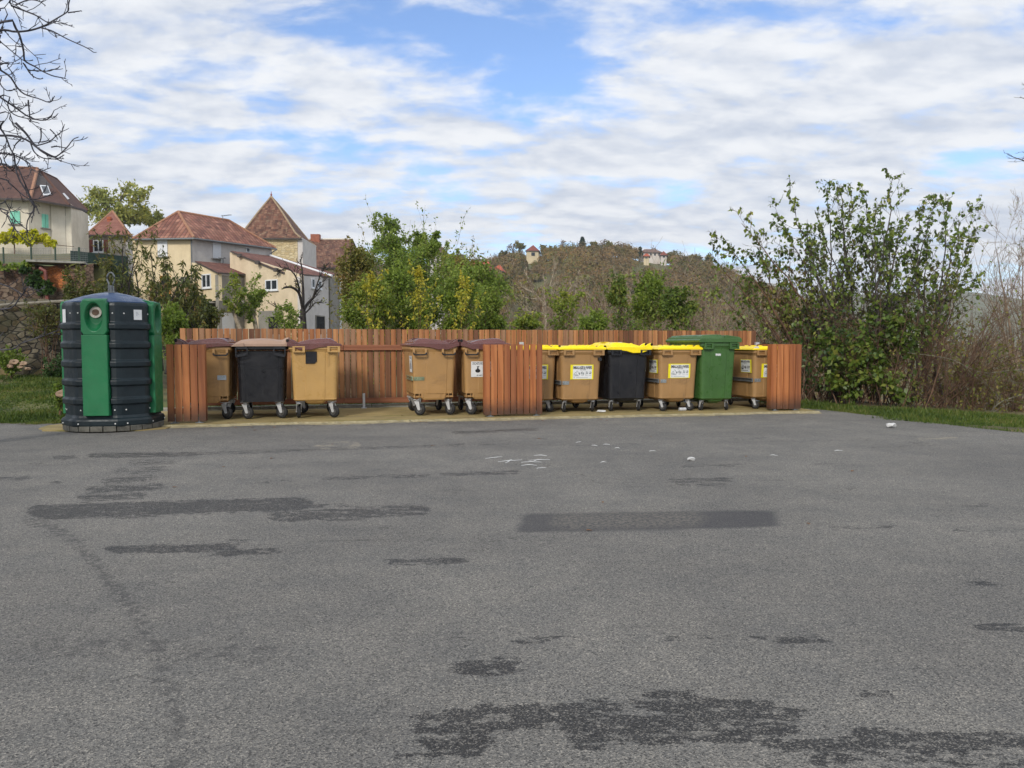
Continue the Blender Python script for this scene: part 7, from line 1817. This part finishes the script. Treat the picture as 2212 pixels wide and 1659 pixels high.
# skyline trees on the crest, each one a thing
sky_t = [(905, 548, 12, 10), (935, 556, 10, 9), (1088, 548, 9, 9), (1108, 535, 18, 13), (1122, 530, 14, 12), (1173, 536, 9, 9), (1192, 538, 11, 9), (1216, 528, 9, 13), (1238, 536, 12, 8), (1285, 530, 12, 10), (1300, 526, 13, 12), (1318, 527, 14, 12), (1340, 532, 13, 13), (1355, 540, 9, 9), (1372, 548, 8, 7), (1413, 543, 9, 12), (1452, 548, 10, 8), (1500, 552, 12, 8), (1535, 556, 12, 9)]
for i, (u, v_, ru, rv) in enumerate(sky_t):
    Y = 340; c = at(u, v_ + 2, Y); kx = Y / F
    P = Plant(300 + i); zg_ = c.z - 9 
    bare = i in (7, 12, 15, 10, 3)
    P.add_path(smooth_line([(c.x, Y, zg_), (c.x + .3, Y, c.z - rv * kx * .6), (c.x, Y, c.z)], 6), .35, .12)
    lc = P.cloud((c.x, Y, c.z), (ru * kx, ru * kx, rv * kx), 150 if bare else 420, .8 if bare else 1.0, 9, .3)
    for t_ in lc: P.add_path(smooth_line([(c.x, Y, c.z - rv * kx * .5), t_], 4), .12, .05)
    P.finish((c.x, Y, zg_), 'hill_tree', 'small autumn tree silhouetted on the crest of the wooded hill', 'tree', BARK_GREY, L_OLIVE if not bare else L_TWIG, .5, group='trees on the crest of the hill')
def conifer(u, v0, v1, Y, label, seed, w_=.33):
    P = Plant(seed); a, b_ = at(u, v0, Y), at(u, v1, Y); h_ = a.z - b_.z; P.add_path(np.array([[b_.x, Y, b_.z - 6], [a.x, Y, a.z]]), .3, .05)
    for i in range(13):
        t = i / 13; z = b_.z + h_ * (.1 + .88 * t); L_ = h_ * w_ * (1.05 - t) * P.r.uniform(.7, 1.15)
        for j in range(7):
            an = P.r.rand() * 2 * PI; d = np.array([math.cos(an), math.sin(an), .12]); s_ = P.curve((b_.x, Y, z), d, L_, 4, .05, .02); P.add_path(s_, .06, .02); P.leaves_on(s_, 26, .75, .1, .3)
    P.finish((b_.x, Y, b_.z - 6), 'conifer', label, 'tree', BARK_DARK, L_CON, .5)
conifer(1258, 511, 542, 335, 'dark layered conifer standing highest on the hill crest', 401, .34)
conifer(1382.5, 534, 552, 322, 'small dark conifer beside the wide white hill house', 402, .26)
# ------------------------------------------------------------------ haze
mb = MB(); mb.box((0, 1050, 55), (6400, 2500, 190)); hz = mb.build('haze', None)
hz.data.materials.clear()
hm_ = bpy.data.materials.new('haze'); hm_.use_nodes = True; t = hm_.node_tree; t.nodes.clear()
pv = t.nodes.new('ShaderNodeVolumePrincipled'); pv.inputs['Color'].default_value = (.84, .90, 1, 1); pv.inputs['Density'].default_value = .00026; pv.inputs['Anisotropy'].default_value = .2
ou = t.nodes.new('ShaderNodeOutputMaterial'); t.links.new(pv.outputs[0], ou.inputs['Volume']); hz.data.materials.append(hm_)
tag(hz, kind='stuff')
